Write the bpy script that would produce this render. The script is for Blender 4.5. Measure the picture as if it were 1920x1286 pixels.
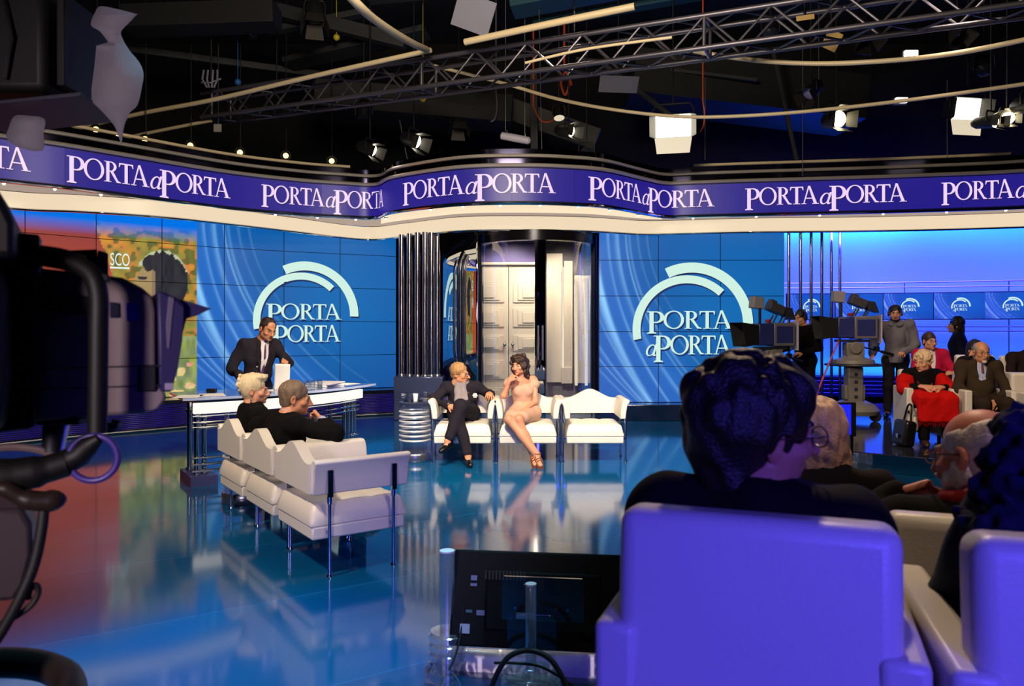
import bpy, math, random
import numpy as np
from mathutils import Vector, Matrix
from mathutils.geometry import tessellate_polygon

for _o in list(bpy.data.objects):
    bpy.data.objects.remove(_o)
SC = bpy.context.scene
COL = SC.collection
R = math.radians
PI = math.pi
rnd = random.Random(7)

# ------------------------------------------------------------------ camera
EYE, FPX, CX, HY = 1.55, 1450.0, 960.0, 618.0       # eye height, focal length and horizon in 1920x1286 pixels
cam_data = bpy.data.cameras.new('camera')
cam = bpy.data.objects.new('camera', cam_data)
COL.objects.link(cam)
cam.location = (0, 0, EYE)
cam.rotation_euler = (R(90), 0, 0)
cam_data.sensor_width = 36
cam_data.lens = 36 * FPX / 1920
cam_data.shift_y = -(643 - HY) / 1920
cam_data.clip_start = 0.05
cam_data.clip_end = 100
cam_data.dof.use_dof = True
cam_data.dof.focus_distance = 9.0
cam_data.dof.aperture_fstop = 4.5
SC.camera = cam

# ------------------------------------------------------------------ world, exposure
wd = bpy.data.worlds.new('world')
SC.world = wd
wd.use_nodes = True
wd.node_tree.nodes['Background'].inputs[0].default_value = (0.25, 0.35, 0.6, 1)
wd.node_tree.nodes['Background'].inputs[1].default_value = 0.0
SC.view_settings.view_transform = 'Standard'
SC.view_settings.look = 'None'
SC.view_settings.exposure = 0.0
SC.view_settings.gamma = 1.0
SC.view_settings.use_curve_mapping = False
try:
    SC.cycles.max_bounces = 8
    SC.cycles.transparent_max_bounces = 12
    SC.cycles.caustics_reflective = False
    SC.cycles.caustics_refractive = False
    SC.cycles.sample_clamp_indirect = 4.0
except Exception:
    pass

def lamp(name, kind, loc, target, energy, color, size=0.3, size_y=None, cone=None, blend=0.5):
    """a studio lamp or an added fill: hangs in the grid above the frame or stands behind the camera"""
    d = bpy.data.lights.new(name, kind)
    d.energy = energy
    d.color = color
    if kind == 'AREA':
        d.size = size
        if size_y:
            d.shape = 'RECTANGLE'
            d.size_y = size_y
    elif kind == 'SPOT':
        d.shadow_soft_size = size
        d.spot_size = R(cone)
        d.spot_blend = blend
    o = bpy.data.objects.new(name, d)
    COL.objects.link(o)
    o.location = loc
    v = Vector(target) - Vector(loc)
    o.rotation_euler = v.to_track_quat('-Z', 'Y').to_euler()
    return o

WARM = (1.0, 0.80, 0.58)
# key lights over the front of the stage
lamp('key_spot', 'SPOT', (-0.5, 3.0, 6.0), (0.2, 9.2, 0.5), 2800, WARM, 0.25, cone=42, blend=0.6)
lamp('key_spot', 'SPOT', (3.2, 4.0, 6.2), (0.3, 9.3, 0.6), 1400, WARM, 0.25, cone=38, blend=0.6)
lamp('key_spot', 'SPOT', (1.8, 4.6, 6.0), (-2.8, 9.0, 1.1), 1700, WARM, 0.2, cone=30, blend=0.6)
lamp('key_spot', 'SPOT', (-3.6, 2.2, 6.0), (-1.5, 5.9, 0.5), 1300, WARM, 0.25, cone=34, blend=0.6)
lamp('back_spot', 'SPOT', (1.0, 11.0, 6.0), (-1.6, 6.0, 0.9), 700, WARM, 0.2, cone=36, blend=0.6)
# right hand audience, softer
lamp('audience_spot', 'SPOT', (2.6, 4.6, 5.6), (4.9, 9.2, 0.9), 900, (1.0, 0.74, 0.5), 0.3, cone=36, blend=0.7)
lamp('audience_spot', 'SPOT', (5.2, 8.6, 6.0), (5.5, 11.5, 0.9), 420, (1.0, 0.82, 0.66), 0.3, cone=38, blend=0.7)
# top light that catches the arms of the near seats and the hair of the near rows
lamp('rim_spot', 'SPOT', (2.3, 6.3, 5.6), (1.15, 1.9, 1.0), 620, (1.0, 0.72, 0.48), 0.15, cone=26, blend=0.6)
lamp('top_spot', 'SPOT', (1.7, 0.9, 5.8), (1.3, 2.4, 1.1), 260, (1.0, 0.74, 0.50), 0.15, cone=24, blend=0.6)
lamp('chair_fill', 'SPOT', (3.2, 1.2, 5.4), (-1.0, 5.4, 0.5), 330, (1.0, 0.82, 0.76), 0.4, cone=26, blend=0.6)  # added fill that lifts the outer sides of the left chairs
# blue flood behind the near seats
lamp('blue_flood', 'SPOT', (0.9, -2.6, 2.3), (0.75, 1.35, 0.9), 760, (0.10, 0.075, 1.0), 0.6, cone=34, blend=0.35)
# added fill that brightens the near camera and the hanging spot
lamp('near_camera_fill', 'SPOT', (-1.6, -2.6, 2.2), (-1.25, 2.3, 1.75), 520, (1.0, 0.82, 0.86), 0.35, cone=34, blend=0.5)
# cool wash on the open floor
lamp('floor_wash', 'SPOT', (0.2, 4.2, 5.8), (-1.3, 3.2, 0), 2000, (0.34, 0.78, 1.0), 0.4, cone=33, blend=0.9)
# added area light, stands in for spill and bounce on the truss and rails
lamp('truss_fill', 'AREA', (-0.5, 4.2, 4.9), (0.0, 11.0, 6.2), 420, (1.0, 0.84, 0.64), 1.6)
# wash on the entrance door, hidden in the head of the glass drum
lamp('door_wash', 'SPOT', (0.0, 13.45, 3.42), (-0.06, 14.5, 1.2), 190, (1.0, 0.86, 0.68), 0.10, cone=100, blend=0.5)
lamp('door_wash', 'SPOT', (1.0, 13.4, 3.42), (1.0, 14.4, 1.2), 190, (1.0, 0.86, 0.68), 0.10, cone=100, blend=0.5)

def at(px, py, y):
    """a point of the place at distance y in front of the lens"""
    return Vector(((px - CX) / FPX * y, y, EYE - (py - HY) / FPX * y))

def lin(c):
    c = c / 255.0
    return c / 12.92 if c <= 0.04045 else ((c + 0.055) / 1.055) ** 2.4

def rgb(r, g, b):
    return (lin(r), lin(g), lin(b), 1.0)

# ------------------------------------------------------------------ materials
MATS = {}

def mat(name, col, rough=0.5, metal=0.0, emit=0.0, trans=0.0, coat=0.0, spec=0.5, scale=8.0, vary=0.06, bump=0.0,
        bscale=60.0, alpha=1.0, sheen=0.0, sub=0.0, ecol=None, rvary=0.0, glass_mix=None):
    if name in MATS:
        return MATS[name]
    m = bpy.data.materials.new(name)
    m.use_nodes = True
    nt = m.node_tree
    p = nt.nodes['Principled BSDF']
    p.inputs['Base Color'].default_value = col
    p.inputs['Roughness'].default_value = rough
    p.inputs['Metallic'].default_value = metal
    p.inputs['Transmission Weight'].default_value = trans
    p.inputs['Coat Weight'].default_value = coat
    p.inputs['Coat Roughness'].default_value = 0.08
    p.inputs['Specular IOR Level'].default_value = spec
    p.inputs['Sheen Weight'].default_value = sheen
    p.inputs['Subsurface Weight'].default_value = sub
    if sub:
        p.inputs['Subsurface Radius'].default_value = (0.012, 0.005, 0.003)
    p.inputs['Alpha'].default_value = alpha
    tc = nt.nodes.new('ShaderNodeTexCoord')
    if vary > 0 or rvary > 0:
        n = nt.nodes.new('ShaderNodeTexNoise')
        n.inputs['Scale'].default_value = scale
        n.inputs['Detail'].default_value = 4
        nt.links.new(tc.outputs['Object'], n.inputs['Vector'])
        mx = nt.nodes.new('ShaderNodeMix')
        mx.data_type = 'RGBA'
        mx.inputs[6].default_value = tuple(c * (1 - vary) for c in col[:3]) + (1,)
        mx.inputs[7].default_value = tuple(min(1, c * (1 + vary)) for c in col[:3]) + (1,)
        nt.links.new(n.outputs['Fac'], mx.inputs[0])
        nt.links.new(mx.outputs[2], p.inputs['Base Color'])
        if rvary > 0:
            mr = nt.nodes.new('ShaderNodeMapRange')
            mr.inputs[3].default_value = max(0.0, rough - rvary)
            mr.inputs[4].default_value = rough + rvary
            nt.links.new(n.outputs['Fac'], mr.inputs[0])
            nt.links.new(mr.outputs[0], p.inputs['Roughness'])
    if bump > 0:
        b = nt.nodes.new('ShaderNodeTexNoise')
        b.inputs['Scale'].default_value = bscale
        b.inputs['Detail'].default_value = 3
        nt.links.new(tc.outputs['Object'], b.inputs['Vector'])
        bp = nt.nodes.new('ShaderNodeBump')
        bp.inputs['Strength'].default_value = bump
        bp.inputs['Distance'].default_value = 0.01
        nt.links.new(b.outputs['Fac'], bp.inputs['Height'])
        nt.links.new(bp.outputs['Normal'], p.inputs['Normal'])
    if emit > 0:
        p.inputs['Emission Color'].default_value = ecol or col
        p.inputs['Emission Strength'].default_value = emit
    MATS[name] = m
    return m

def glow(name, col, strength=1.0):
    """a lit surface: lamp, screen pixel or backlit plexiglass"""
    if name in MATS:
        return MATS[name]
    m = bpy.data.materials.new(name)
    m.use_nodes = True
    nt = m.node_tree
    p = nt.nodes['Principled BSDF']
    p.inputs['Base Color'].default_value = (0.02, 0.02, 0.02, 1)
    p.inputs['Roughness'].default_value = 0.4
    p.inputs['Emission Color'].default_value = col
    p.inputs['Emission Strength'].default_value = strength
    MATS[name] = m
    return m

def pixel_glow(name, strength=1.0):
    """a video screen: every mesh point carries the colour that its pixel gives off"""
    if name in MATS:
        return MATS[name]
    m = bpy.data.materials.new(name)
    m.use_nodes = True
    nt = m.node_tree
    p = nt.nodes['Principled BSDF']
    p.inputs['Base Color'].default_value = (0.01, 0.01, 0.015, 1)
    p.inputs['Roughness'].default_value = 0.35
    a = nt.nodes.new('ShaderNodeVertexColor')
    a.layer_name = 'pixels'
    nt.links.new(a.outputs['Color'], p.inputs['Emission Color'])
    p.inputs['Emission Strength'].default_value = strength
    MATS[name] = m
    return m

def clear(name, tint=(0.9, 0.95, 1.0, 1), base=0.06, rough=0.03, milk=0.0):
    """thin clear plexiglass or glass: lets light through, mirrors at grazing angles"""
    if name in MATS:
        return MATS[name]
    m = bpy.data.materials.new(name)
    m.use_nodes = True
    nt = m.node_tree
    nt.nodes.remove(nt.nodes['Principled BSDF'])
    out = nt.nodes['Material Output']
    t = nt.nodes.new('ShaderNodeBsdfTransparent')
    t.inputs[0].default_value = tint
    g = nt.nodes.new('ShaderNodeBsdfGlossy')
    g.inputs['Roughness'].default_value = rough
    g.inputs['Color'].default_value = (1, 1, 1, 1)
    lw = nt.nodes.new('ShaderNodeLayerWeight')
    lw.inputs[0].default_value = 0.35
    mr = nt.nodes.new('ShaderNodeMapRange')
    mr.inputs[3].default_value = base
    mr.inputs[4].default_value = 0.75
    mx = nt.nodes.new('ShaderNodeMixShader')
    nt.links.new(lw.outputs['Facing'], mr.inputs[0])
    nt.links.new(mr.outputs[0], mx.inputs[0])
    nt.links.new(t.outputs[0], mx.inputs[1])
    nt.links.new(g.outputs[0], mx.inputs[2])
    if milk:
        df = nt.nodes.new('ShaderNodeBsdfTranslucent')
        df2 = nt.nodes.new('ShaderNodeBsdfDiffuse')
        df.inputs[0].default_value = df2.inputs[0].default_value = (0.9, 0.92, 0.98, 1)
        m1, m2 = nt.nodes.new('ShaderNodeMixShader'), nt.nodes.new('ShaderNodeMixShader')
        nt.links.new(df.outputs[0], m1.inputs[1])
        nt.links.new(df2.outputs[0], m1.inputs[2])
        m2.inputs[0].default_value = milk
        nt.links.new(mx.outputs[0], m2.inputs[1])
        nt.links.new(m1.outputs[0], m2.inputs[2])
        nt.links.new(m2.outputs[0], out.inputs[0])
    else:
        nt.links.new(mx.outputs[0], out.inputs[0])
    MATS[name] = m
    return m

CHROME = mat('chrome', rgb(205, 208, 215), 0.10, 1.0, vary=0.02)
SATIN = mat('satin_steel', rgb(150, 152, 160), 0.32, 1.0, vary=0.04)
DARKMETAL = mat('dark_metal', rgb(40, 42, 48), 0.35, 0.8)
MIRROR = mat('mirror', rgb(215, 218, 225), 0.03, 1.0, vary=0.0)
BLACK = mat('black_paint', rgb(14, 14, 16), 0.6)
BLACKPLASTIC = mat('black_plastic', rgb(18, 18, 21), 0.4)
RUBBER = mat('black_rubber', rgb(16, 15, 16), 0.55)
LEATHER = mat('white_leather', rgb(232, 226, 214), 0.42, bump=0.06, bscale=180, scale=3, vary=0.03)
SEATLEATHER = mat('ivory_leather', rgb(222, 214, 205), 0.40, bump=0.08, bscale=140, scale=4, vary=0.05)
ACRYLIC = clear('clear_acrylic', base=0.03)
ACRYLICFROST = clear('thick_acrylic', (0.80, 0.88, 0.95, 1), 0.16, 0.08)
PAPER = mat('white_paper', rgb(240, 238, 235), 0.7, vary=0.02)
CREAMGLOW = glow('cream_lightbox', (1.0, 0.80, 0.55, 1), 0.86)
TUBECREAM = mat('cream_tube', rgb(225, 205, 165), 0.35, vary=0.03)
TRUSSMETAL = mat('truss_aluminium', rgb(112, 108, 118), 0.42, 0.75, vary=0.08)

# ------------------------------------------------------------------ mesh helpers
def frame_of(d):
    d = Vector(d).normalized()
    u = d.cross(Vector((0, 0, 1)))
    if u.length < 1e-4:
        u = d.cross(Vector((0, 1, 0)))
    u.normalize()
    return u, d.cross(u).normalized()

def rot(rx=0, ry=0, rz=0):
    return Matrix.Rotation(R(rz), 3, 'Z') @ Matrix.Rotation(R(ry), 3, 'Y') @ Matrix.Rotation(R(rx), 3, 'X')

class MB:
    """collects shapes; build() links them as ONE mesh object"""
    def __init__(s):
        s.v, s.f, s.m = [], [], []
        s.mi = 0

    def add(s, vs, fs, M=None, t=(0, 0, 0)):
        o = len(s.v)
        t = Vector(t)
        for p in vs:
            p = Vector(p)
            s.v.append(tuple((M @ p if M is not None else p) + t))
        for f in fs:
            s.f.append(tuple(i + o for i in f))
            s.m.append(s.mi)
        return s

    def box(s, c, size, M=None):
        x, y, z = size[0] / 2, size[1] / 2, size[2] / 2
        vs = [(-x, -y, -z), (x, -y, -z), (x, y, -z), (-x, y, -z), (-x, -y, z), (x, -y, z), (x, y, z), (-x, y, z)]
        fs = [(3, 2, 1, 0), (4, 5, 6, 7), (0, 1, 5, 4), (1, 2, 6, 5), (2, 3, 7, 6), (3, 0, 4, 7)]
        return s.add(vs, fs, M, c)

    def cyl(s, a, b, r0, r1=None, n=16, cap=True):
        a, b = Vector(a), Vector(b)
        r1 = r0 if r1 is None else r1
        u, w = frame_of(b - a)
        vs, fs = [], []
        for i in range(n):
            t = 2 * PI * i / n
            d = u * math.cos(t) + w * math.sin(t)
            vs.append(a + d * r0)
            vs.append(b + d * r1)
        for i in range(n):
            j = (i + 1) % n
            fs.append((2 * i, 2 * j, 2 * j + 1, 2 * i + 1))
        if cap:
            fs.append(tuple(2 * i for i in range(n))[::-1])
            fs.append(tuple(2 * i + 1 for i in range(n)))
        return s.add(vs, fs)

    def tube(s, pts, r, n=8, closed=False, cap=True):
        pts = [Vector(p) for p in pts]
        k = len(pts)
        rr = r if isinstance(r, (list, tuple)) else [r] * k
        vs, fs = [], []
        pu = None
        for i, p in enumerate(pts):
            a = pts[(i - 1) % k] if (i > 0 or closed) else p
            b = pts[(i + 1) % k] if (i < k - 1 or closed) else p
            d = (b - a).normalized()
            if pu is None:
                u, w = frame_of(d)
            else:
                u = (pu - d * pu.dot(d))
                u = u.normalized() if u.length > 1e-6 else frame_of(d)[0]
                w = d.cross(u)
            pu = u
            for j in range(n):
                t = 2 * PI * j / n
                vs.append(p + (u * math.cos(t) + w * math.sin(t)) * rr[i])
        for i in range(k if closed else k - 1):
            o, q = i * n, ((i + 1) % k) * n
            for j in range(n):
                h = (j + 1) % n
                fs.append((o + j, o + h, q + h, q + j))
        if cap and not closed:
            fs.append(tuple(range(n))[::-1])
            fs.append(tuple((k - 1) * n + j for j in range(n)))
        return s.add(vs, fs)

    def lathe(s, prof, c=(0, 0, 0), n=32, M=None):
        vs, fs = [], []
        k = len(prof)
        for i in range(n):
            t = 2 * PI * i / n
            for (r, z) in prof:
                vs.append((r * math.cos(t), r * math.sin(t), z))
        for i in range(n):
            a, b = i * k, ((i + 1) % n) * k
            for j in range(k - 1):
                fs.append((a + j, b + j, b + j + 1, a + j + 1))
        return s.add(vs, fs, M, c)

    def prism(s, poly, h, M=None, t=(0, 0, 0)):
        """polygon in local XY pushed from z=0 to z=h"""
        n = len(poly)
        vs = [(x, y, 0) for x, y in poly] + [(x, y, h) for x, y in poly]
        fs = []
        tri = tessellate_polygon([[Vector((x, y, 0)) for x, y in poly]])
        for a, b, c in tri:
            fs.append((a, b, c))
            fs.append((a + n, b + n, c + n))
        for i in range(n):
            j = (i + 1) % n
            fs.append((i, j, j + n, i + n))
        return s.add(vs, fs, M, t)

    def ring(s, c, r, rt, n=40, m=8, M=None):
        pts = [Vector((r * math.cos(2 * PI * i / n), r * math.sin(2 * PI * i / n), 0)) for i in range(n)]
        if M is not None:
            pts = [M @ p for p in pts]
        return s.tube([p + Vector(c) for p in pts], rt, m, closed=True)

    def sphere(s, c, r, n=16, m=10, M=None):
        rx, ry, rz = r if isinstance(r, (tuple, list)) else (r, r, r)
        vs, fs = [], []
        for i in range(m + 1):
            a = PI * i / m
            for j in range(n):
                t = 2 * PI * j / n
                vs.append((rx * math.sin(a) * math.cos(t), ry * math.sin(a) * math.sin(t), rz * math.cos(a)))
        for i in range(m):
            for j in range(n):
                h = (j + 1) % n
                fs.append((i * n + j, (i + 1) * n + j, (i + 1) * n + h, i * n + h))
        return s.add(vs, fs, M, c)

    def sheet(s, fn, nu, nv):
        """grid of points fn(u, v), u and v in 0..1"""
        vs = [fn(i / nu, j / nv) for j in range(nv + 1) for i in range(nu + 1)]
        fs = [(j * (nu + 1) + i, j * (nu + 1) + i + 1, (j + 1) * (nu + 1) + i + 1, (j + 1) * (nu + 1) + i)
              for j in range(nv) for i in range(nu)]
        return s.add(vs, fs)

    def build(s, name, mats, parent=None, bevel=0.0, smooth=True, angle=40, seg=2, solid=0.0, subsurf=0, recalc=True):
        me = bpy.data.meshes.new(name)
        me.from_pydata(s.v, [], s.f)
        mats = mats if isinstance(mats, (list, tuple)) else [mats]
        for m in mats:
            me.materials.append(m)
        if len(mats) > 1:
            me.polygons.foreach_set('material_index', s.m)
        if recalc:
            import bmesh
            bm = bmesh.new()
            bm.from_mesh(me)
            bmesh.ops.recalc_face_normals(bm, faces=bm.faces)
            bm.to_mesh(me)
            bm.free()
        if smooth:
            me.polygons.foreach_set('use_smooth', [True] * len(me.polygons))
            me.set_sharp_from_angle(angle=R(angle))
        me.update()
        o = bpy.data.objects.new(name, me)
        COL.objects.link(o)
        if parent is not None:
            o.parent = parent
        if solid:
            md = o.modifiers.new('thickness', 'SOLIDIFY')
            md.thickness = solid
            md.offset = 0
        if bevel:
            md = o.modifiers.new('bevel', 'BEVEL')
            md.width = bevel
            md.segments = seg
            md.limit_method = 'ANGLE'
            md.angle_limit = R(35)
        if subsurf:
            md = o.modifiers.new('subdivision', 'SUBSURF')
            md.levels = md.render_levels = subsurf
        return o

def thing(name, label, cat, loc=(0, 0, 0), rz=0.0, group=None):
    o = bpy.data.objects.new(name, None)
    COL.objects.link(o)
    o.location = loc
    o.rotation_euler = (0, 0, rz)
    o.empty_display_size = 0.1
    return tag(o, label, cat, group)

def tag(o, label, cat, group=None):
    o['label'] = label
    o['category'] = cat
    if group:
        o['group'] = group
    return o

def structure(o):
    o['kind'] = 'structure'
    return o

def copy_tree(o, loc=None, rz=None, label=None, parent=None):
    c = o.copy()
    COL.objects.link(c)
    if parent is not None:
        c.parent = parent
    for ch in [x for x in bpy.data.objects if x.parent == o]:
        copy_tree(ch, parent=c)
    if loc is not None:
        c.location = loc
    if rz is not None:
        c.rotation_euler = (0, 0, rz)
    if label:
        c['label'] = label
    return c

def catmull(pts, k=8, closed=False):
    pts = [Vector(p) for p in pts]
    n = len(pts)
    out = []
    for i in range(n if closed else n - 1):
        g = (lambda j: pts[j % n]) if closed else (lambda j: pts[min(max(j, 0), n - 1)])
        p0, p1, p2, p3 = g(i - 1), g(i), g(i + 1), g(i + 2)
        for j in range(k):
            t = j / k
            out.append(0.5 * ((2 * p1) + (p2 - p0) * t + (2 * p0 - 5 * p1 + 4 * p2 - p3) * t * t
                              + (3 * p1 - p0 - 3 * p2 + p3) * t ** 3))
    if not closed:
        out.append(pts[-1])
    return out

# ------------------------------------------------------------------ roman capitals for the programme title
def _ell(cx, cy, rx, ry, a0=0, a1=360, n=28):
    return [(cx + rx * math.cos(R(a0 + (a1 - a0) * i / n)), cy + ry * math.sin(R(a0 + (a1 - a0) * i / n))) for i in range(n + 1)]

def glyph(ch):
    """pieces of a letter one unit tall: list of (outline, holes), and its advance width"""
    S = 0.035
    if ch in 'Pp':
        st = 0.155
        pc = [([(0.09, 0), (0.09 + st, 0), (0.09 + st, 1), (0.09, 1)], []),
              ([(0, 0), (0.335, 0), (0.335, S), (0.09 + st + .02, S + .03), (0.07, S + .03), (0, S)], []),
              ([(0, 1 - S), (0.3, 1 - S), (0.3, 1), (0, 1)], [])]
        out = [(0.22, 1.0)] + _ell(0.34, 0.74, 0.285, 0.26, 90, -90, 22) + [(0.22, 0.48)]
        hole = [(0.22, 0.955)] + _ell(0.31, 0.74, 0.175, 0.215, 90, -90, 22) + [(0.22, 0.525)]
        pc.append((out + hole[::-1], []))
        return pc, 0.64
    if ch == 'O':
        o = _ell(0.47, 0.5, 0.47, 0.52, 0, 360, 44)[:-1]
        h = _ell(0.47, 0.5, 0.335, 0.465, 0, 360, 44)[:-1]
        return [(o, [h])], 0.97
    if ch == 'R':
        pc, _ = glyph('P')
        pc = pc[:1] + [([(0, 0), (0.335, 0), (0.335, S), (0, S)], [])] + pc[2:3]
        out = [(0.22, 1.0)] + _ell(0.32, 0.755, 0.265, 0.245, 90, -90, 22) + [(0.22, 0.51)]
        hole = [(0.22, 0.955)] + _ell(0.29, 0.755, 0.16, 0.2, 90, -90, 22) + [(0.22, 0.555)]
        pc.append((out + hole[::-1], []))
        pc.append(([(0.27, 0.53), (0.42, 0.54), (0.66, 0.10), (0.80, 0.03), (0.80, 0), (0.60, 0)], []))
        return pc, 0.78
    if ch == 'T':
        return [([(0.28, 0), (0.435, 0), (0.435, 1), (0.28, 1)], []),
                ([(0.17, 0), (0.545, 0), (0.545, S), (0.17, S)], []),
                ([(0, 0.79), (0.03, 0.79), (0.09, 0.935), (0.625, 0.935), (0.685, 0.79), (0.715, 0.79), (0.70, 1), (0.015, 1)], [])], 0.71
    if ch == 'A':
        return [([(0.36, 1.04), (0.46, 1.04), (0.84, 0.0), (0.665, 0.0)], []),
                ([(0.36, 1.04), (0.41, 0.93), (0.155, 0.0), (0.095, 0.0)], []),
                ([(0.17, 0.30), (0.63, 0.30), (0.61, 0.355), (0.19, 0.355)], []),
                ([(0, 0), (0.26, 0), (0.26, S), (0, S)], []),
                ([(0.57, 0), (0.93, 0), (0.93, S), (0.57, S)], [])], 0.90
    if ch == 'a':      # slanted lower case
        def sl(p):
            return [(x + 0.30 * y, y) for x, y in p]
        o = sl(_ell(0.22, 0.31, 0.24, 0.33, 0, 360, 30)[:-1])
        h = sl(_ell(0.245, 0.31, 0.155, 0.275, 0, 360, 30)[:-1])
        return [(o, [h]), (sl([(0.37, 0.66), (0.49, 0.66), (0.49, 0.12), (0.55, 0.05), (0.62, 0.10), (0.63, 0.07), (0.53, -0.02), (0.42, 0.0), (0.38, 0.08)]), [])], 0.60
    return [], 0.3

def word(spec):
    """spec: list of (letter, height, baseline, kern). returns polygons and total width"""
    x, out = 0.0, []
    for ch, h, base, kern in spec:
        pc, adv = glyph(ch)
        w = h * 0.94
        for o, hs in pc:
            out.append(([(x + px * w, base + py * h) for px, py in o], [[(x + px * w, base + py * h) for px, py in q] for q in hs]))
        x += adv * w + kern
    return out, x

TITLE_TOP = [('P', 1.26, -0.28, -0.05), ('O', 1, 0, -0.02), ('R', 1, 0, -0.08), ('T', 1, 0, -0.10), ('A', 1, 0, 0)]
def small_a(h):
    return [('a', h, 0.0, -0.10)]
TITLE_LINE = TITLE_TOP[:-1] + [('A', 1, 0, 0.02), ('a', 1.0, -0.02, -0.05), ('P', 1.42, -0.42, -0.05), ('O', 1, 0, -0.06),
                               ('R', 1, 0, -0.10), ('T', 1, 0, -0.10), ('A', 1, 0, 0)]
TITLE_LOW = [('a', 0.95, -0.08, -0.12), ('P', 1.42, -0.42, -0.06), ('O', 1, 0, -0.06), ('R', 1, 0, -0.10), ('T', 1, 0, -0.10), ('A', 1, 0, 0)]

def add_polys(mb, polys, fn):
    """triangulate flat outlines (with holes) and place each corner by fn(x, y)"""
    for o, hs in polys:
        loops = [[Vector((x, y, 0)) for x, y in o]] + [[Vector((x, y, 0)) for x, y in h] for h in hs]
        flat = [p for l in loops for p in l]
        tri = tessellate_polygon(loops)
        mb.add([fn(p.x, p.y) for p in flat], [tuple(t) for t in tri])

def arc_band(cx, cy, r0, r1, a0, a1, n=40, square=0.0):
    o = [(cx + r1 * math.cos(R(a0 + (a1 - a0) * i / n)), cy + r1 * math.sin(R(a0 + (a1 - a0) * i / n))) for i in range(n + 1)]
    q = [(cx + r0 * math.cos(R(a0 + (a1 - a0) * i / n)), cy + r0 * math.sin(R(a0 + (a1 - a0) * i / n))) for i in range(n + 1)]
    return (o + q[::-1], [])
# ================================================================== ROOM
XL, XR, YB, YF, ZC = -11.5, 13.0, -5.0, 18.0, 8.2

def floor_material():
    m = bpy.data.materials.new('blue_resin_floor')
    m.use_nodes = True
    nt = m.node_tree
    p = nt.nodes['Principled BSDF']
    tc = nt.nodes.new('ShaderNodeTexCoord')
    mp = nt.nodes.new('ShaderNodeMapping')
    mp.inputs['Rotation'].default_value = (0, 0, R(-33))
    mp.inputs['Location'].default_value = (0.25, 0.35, 0)
    nt.links.new(tc.outputs['Object'], mp.inputs['Vector'])
    br = nt.nodes.new('ShaderNodeTexBrick')
    br.offset = 0.0
    br.inputs['Color1'].default_value = rgb(8, 94, 152)
    br.inputs['Color2'].default_value = rgb(6, 86, 142)
    br.inputs['Mortar'].default_value = rgb(40, 116, 176)
    br.inputs['Scale'].default_value = 1.0
    br.inputs['Brick Width'].default_value = 2.4
    br.inputs['Row Height'].default_value = 1.2
    br.inputs['Mortar Size'].default_value = 0.004
    br.inputs['Mortar Smooth'].default_value = 0.2
    nt.links.new(mp.outputs[0], br.inputs['Vector'])
    nz = nt.nodes.new('ShaderNodeTexNoise')
    nz.inputs['Scale'].default_value = 1.3
    nz.inputs['Detail'].default_value = 6
    nt.links.new(tc.outputs['Object'], nz.inputs['Vector'])
    mx = nt.nodes.new('ShaderNodeMix')
    mx.data_type = 'RGBA'
    mx.blend_type = 'MULTIPLY'
    mx.inputs[0].default_value = 0.35
    nt.links.new(br.outputs['Color'], mx.inputs[6])
    nt.links.new(nz.outputs['Color'], mx.inputs[7])
    nt.links.new(mx.outputs[2], p.inputs['Base Color'])
    mr = nt.nodes.new('ShaderNodeMapRange')
    mr.inputs[3].default_value = 0.045
    mr.inputs[4].default_value = 0.14
    nt.links.new(nz.outputs['Fac'], mr.inputs[0])
    nt.links.new(mr.outputs[0], p.inputs['Roughness'])
    p.inputs['Specular IOR Level'].default_value = 0.55
    return m

FLOORMAT = floor_material()
structure(MB().box(((XL + XR) / 2, (YB + YF) / 2, -0.05), (XR - XL, YF - YB, 0.1)).build('floor', FLOORMAT, smooth=False))
DARKWALL = mat('black_drape_wall', rgb(12, 12, 15), 0.9, bump=0.1, bscale=4)
CEILM = mat('black_ceiling', rgb(17, 18, 20), 0.9)
structure(MB().box(((XL + XR) / 2, YF + 0.1, ZC / 2), (XR - XL, 0.2, ZC)).build('wall_back', DARKWALL, smooth=False))
structure(MB().box(((XL + XR) / 2, YB - 0.1, ZC / 2), (XR - XL, 0.2, ZC)).build('wall_front', DARKWALL, smooth=False))
structure(MB().box((XL - 0.1, (YB + YF) / 2, ZC / 2), (0.2, YF - YB, ZC)).build('wall_left', DARKWALL, smooth=False))
structure(MB().box((XR + 0.1, (YB + YF) / 2, ZC / 2), (0.2, YF - YB, ZC)).build('wall_right', DARKWALL, smooth=False))
structure(MB().box(((XL + XR) / 2, (YB + YF) / 2, ZC + 0.1), (XR - XL, YF - YB, 0.2)).build('ceiling', CEILM, smooth=False))

# tiers under the near seats
TIER = mat('grey_tier_carpet', rgb(46, 46, 60), 0.8)
AF, AD = Vector((0.356, 0.934, 0)), Vector((0.934, -0.356, 0))      # the near rows face AF and run along AD
def tier(c0, c1, t0, t1):
    return [tuple((AF * c + AD * t)[:2]) for c, t in ((c0, t0), (c0, t1), (c1, t1), (c1, t0))]
TZ1, TZ2 = 0.36, 0.22
structure(MB().prism(tier(-2.2, 2.04, -0.5, 7.0), TZ1).build('floor_near_tier', TIER, bevel=0.01))
structure(MB().prism(tier(2.045, 2.88, 0.0, 7.0), TZ2).build('floor_low_tier', TIER, bevel=0.01))

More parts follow.
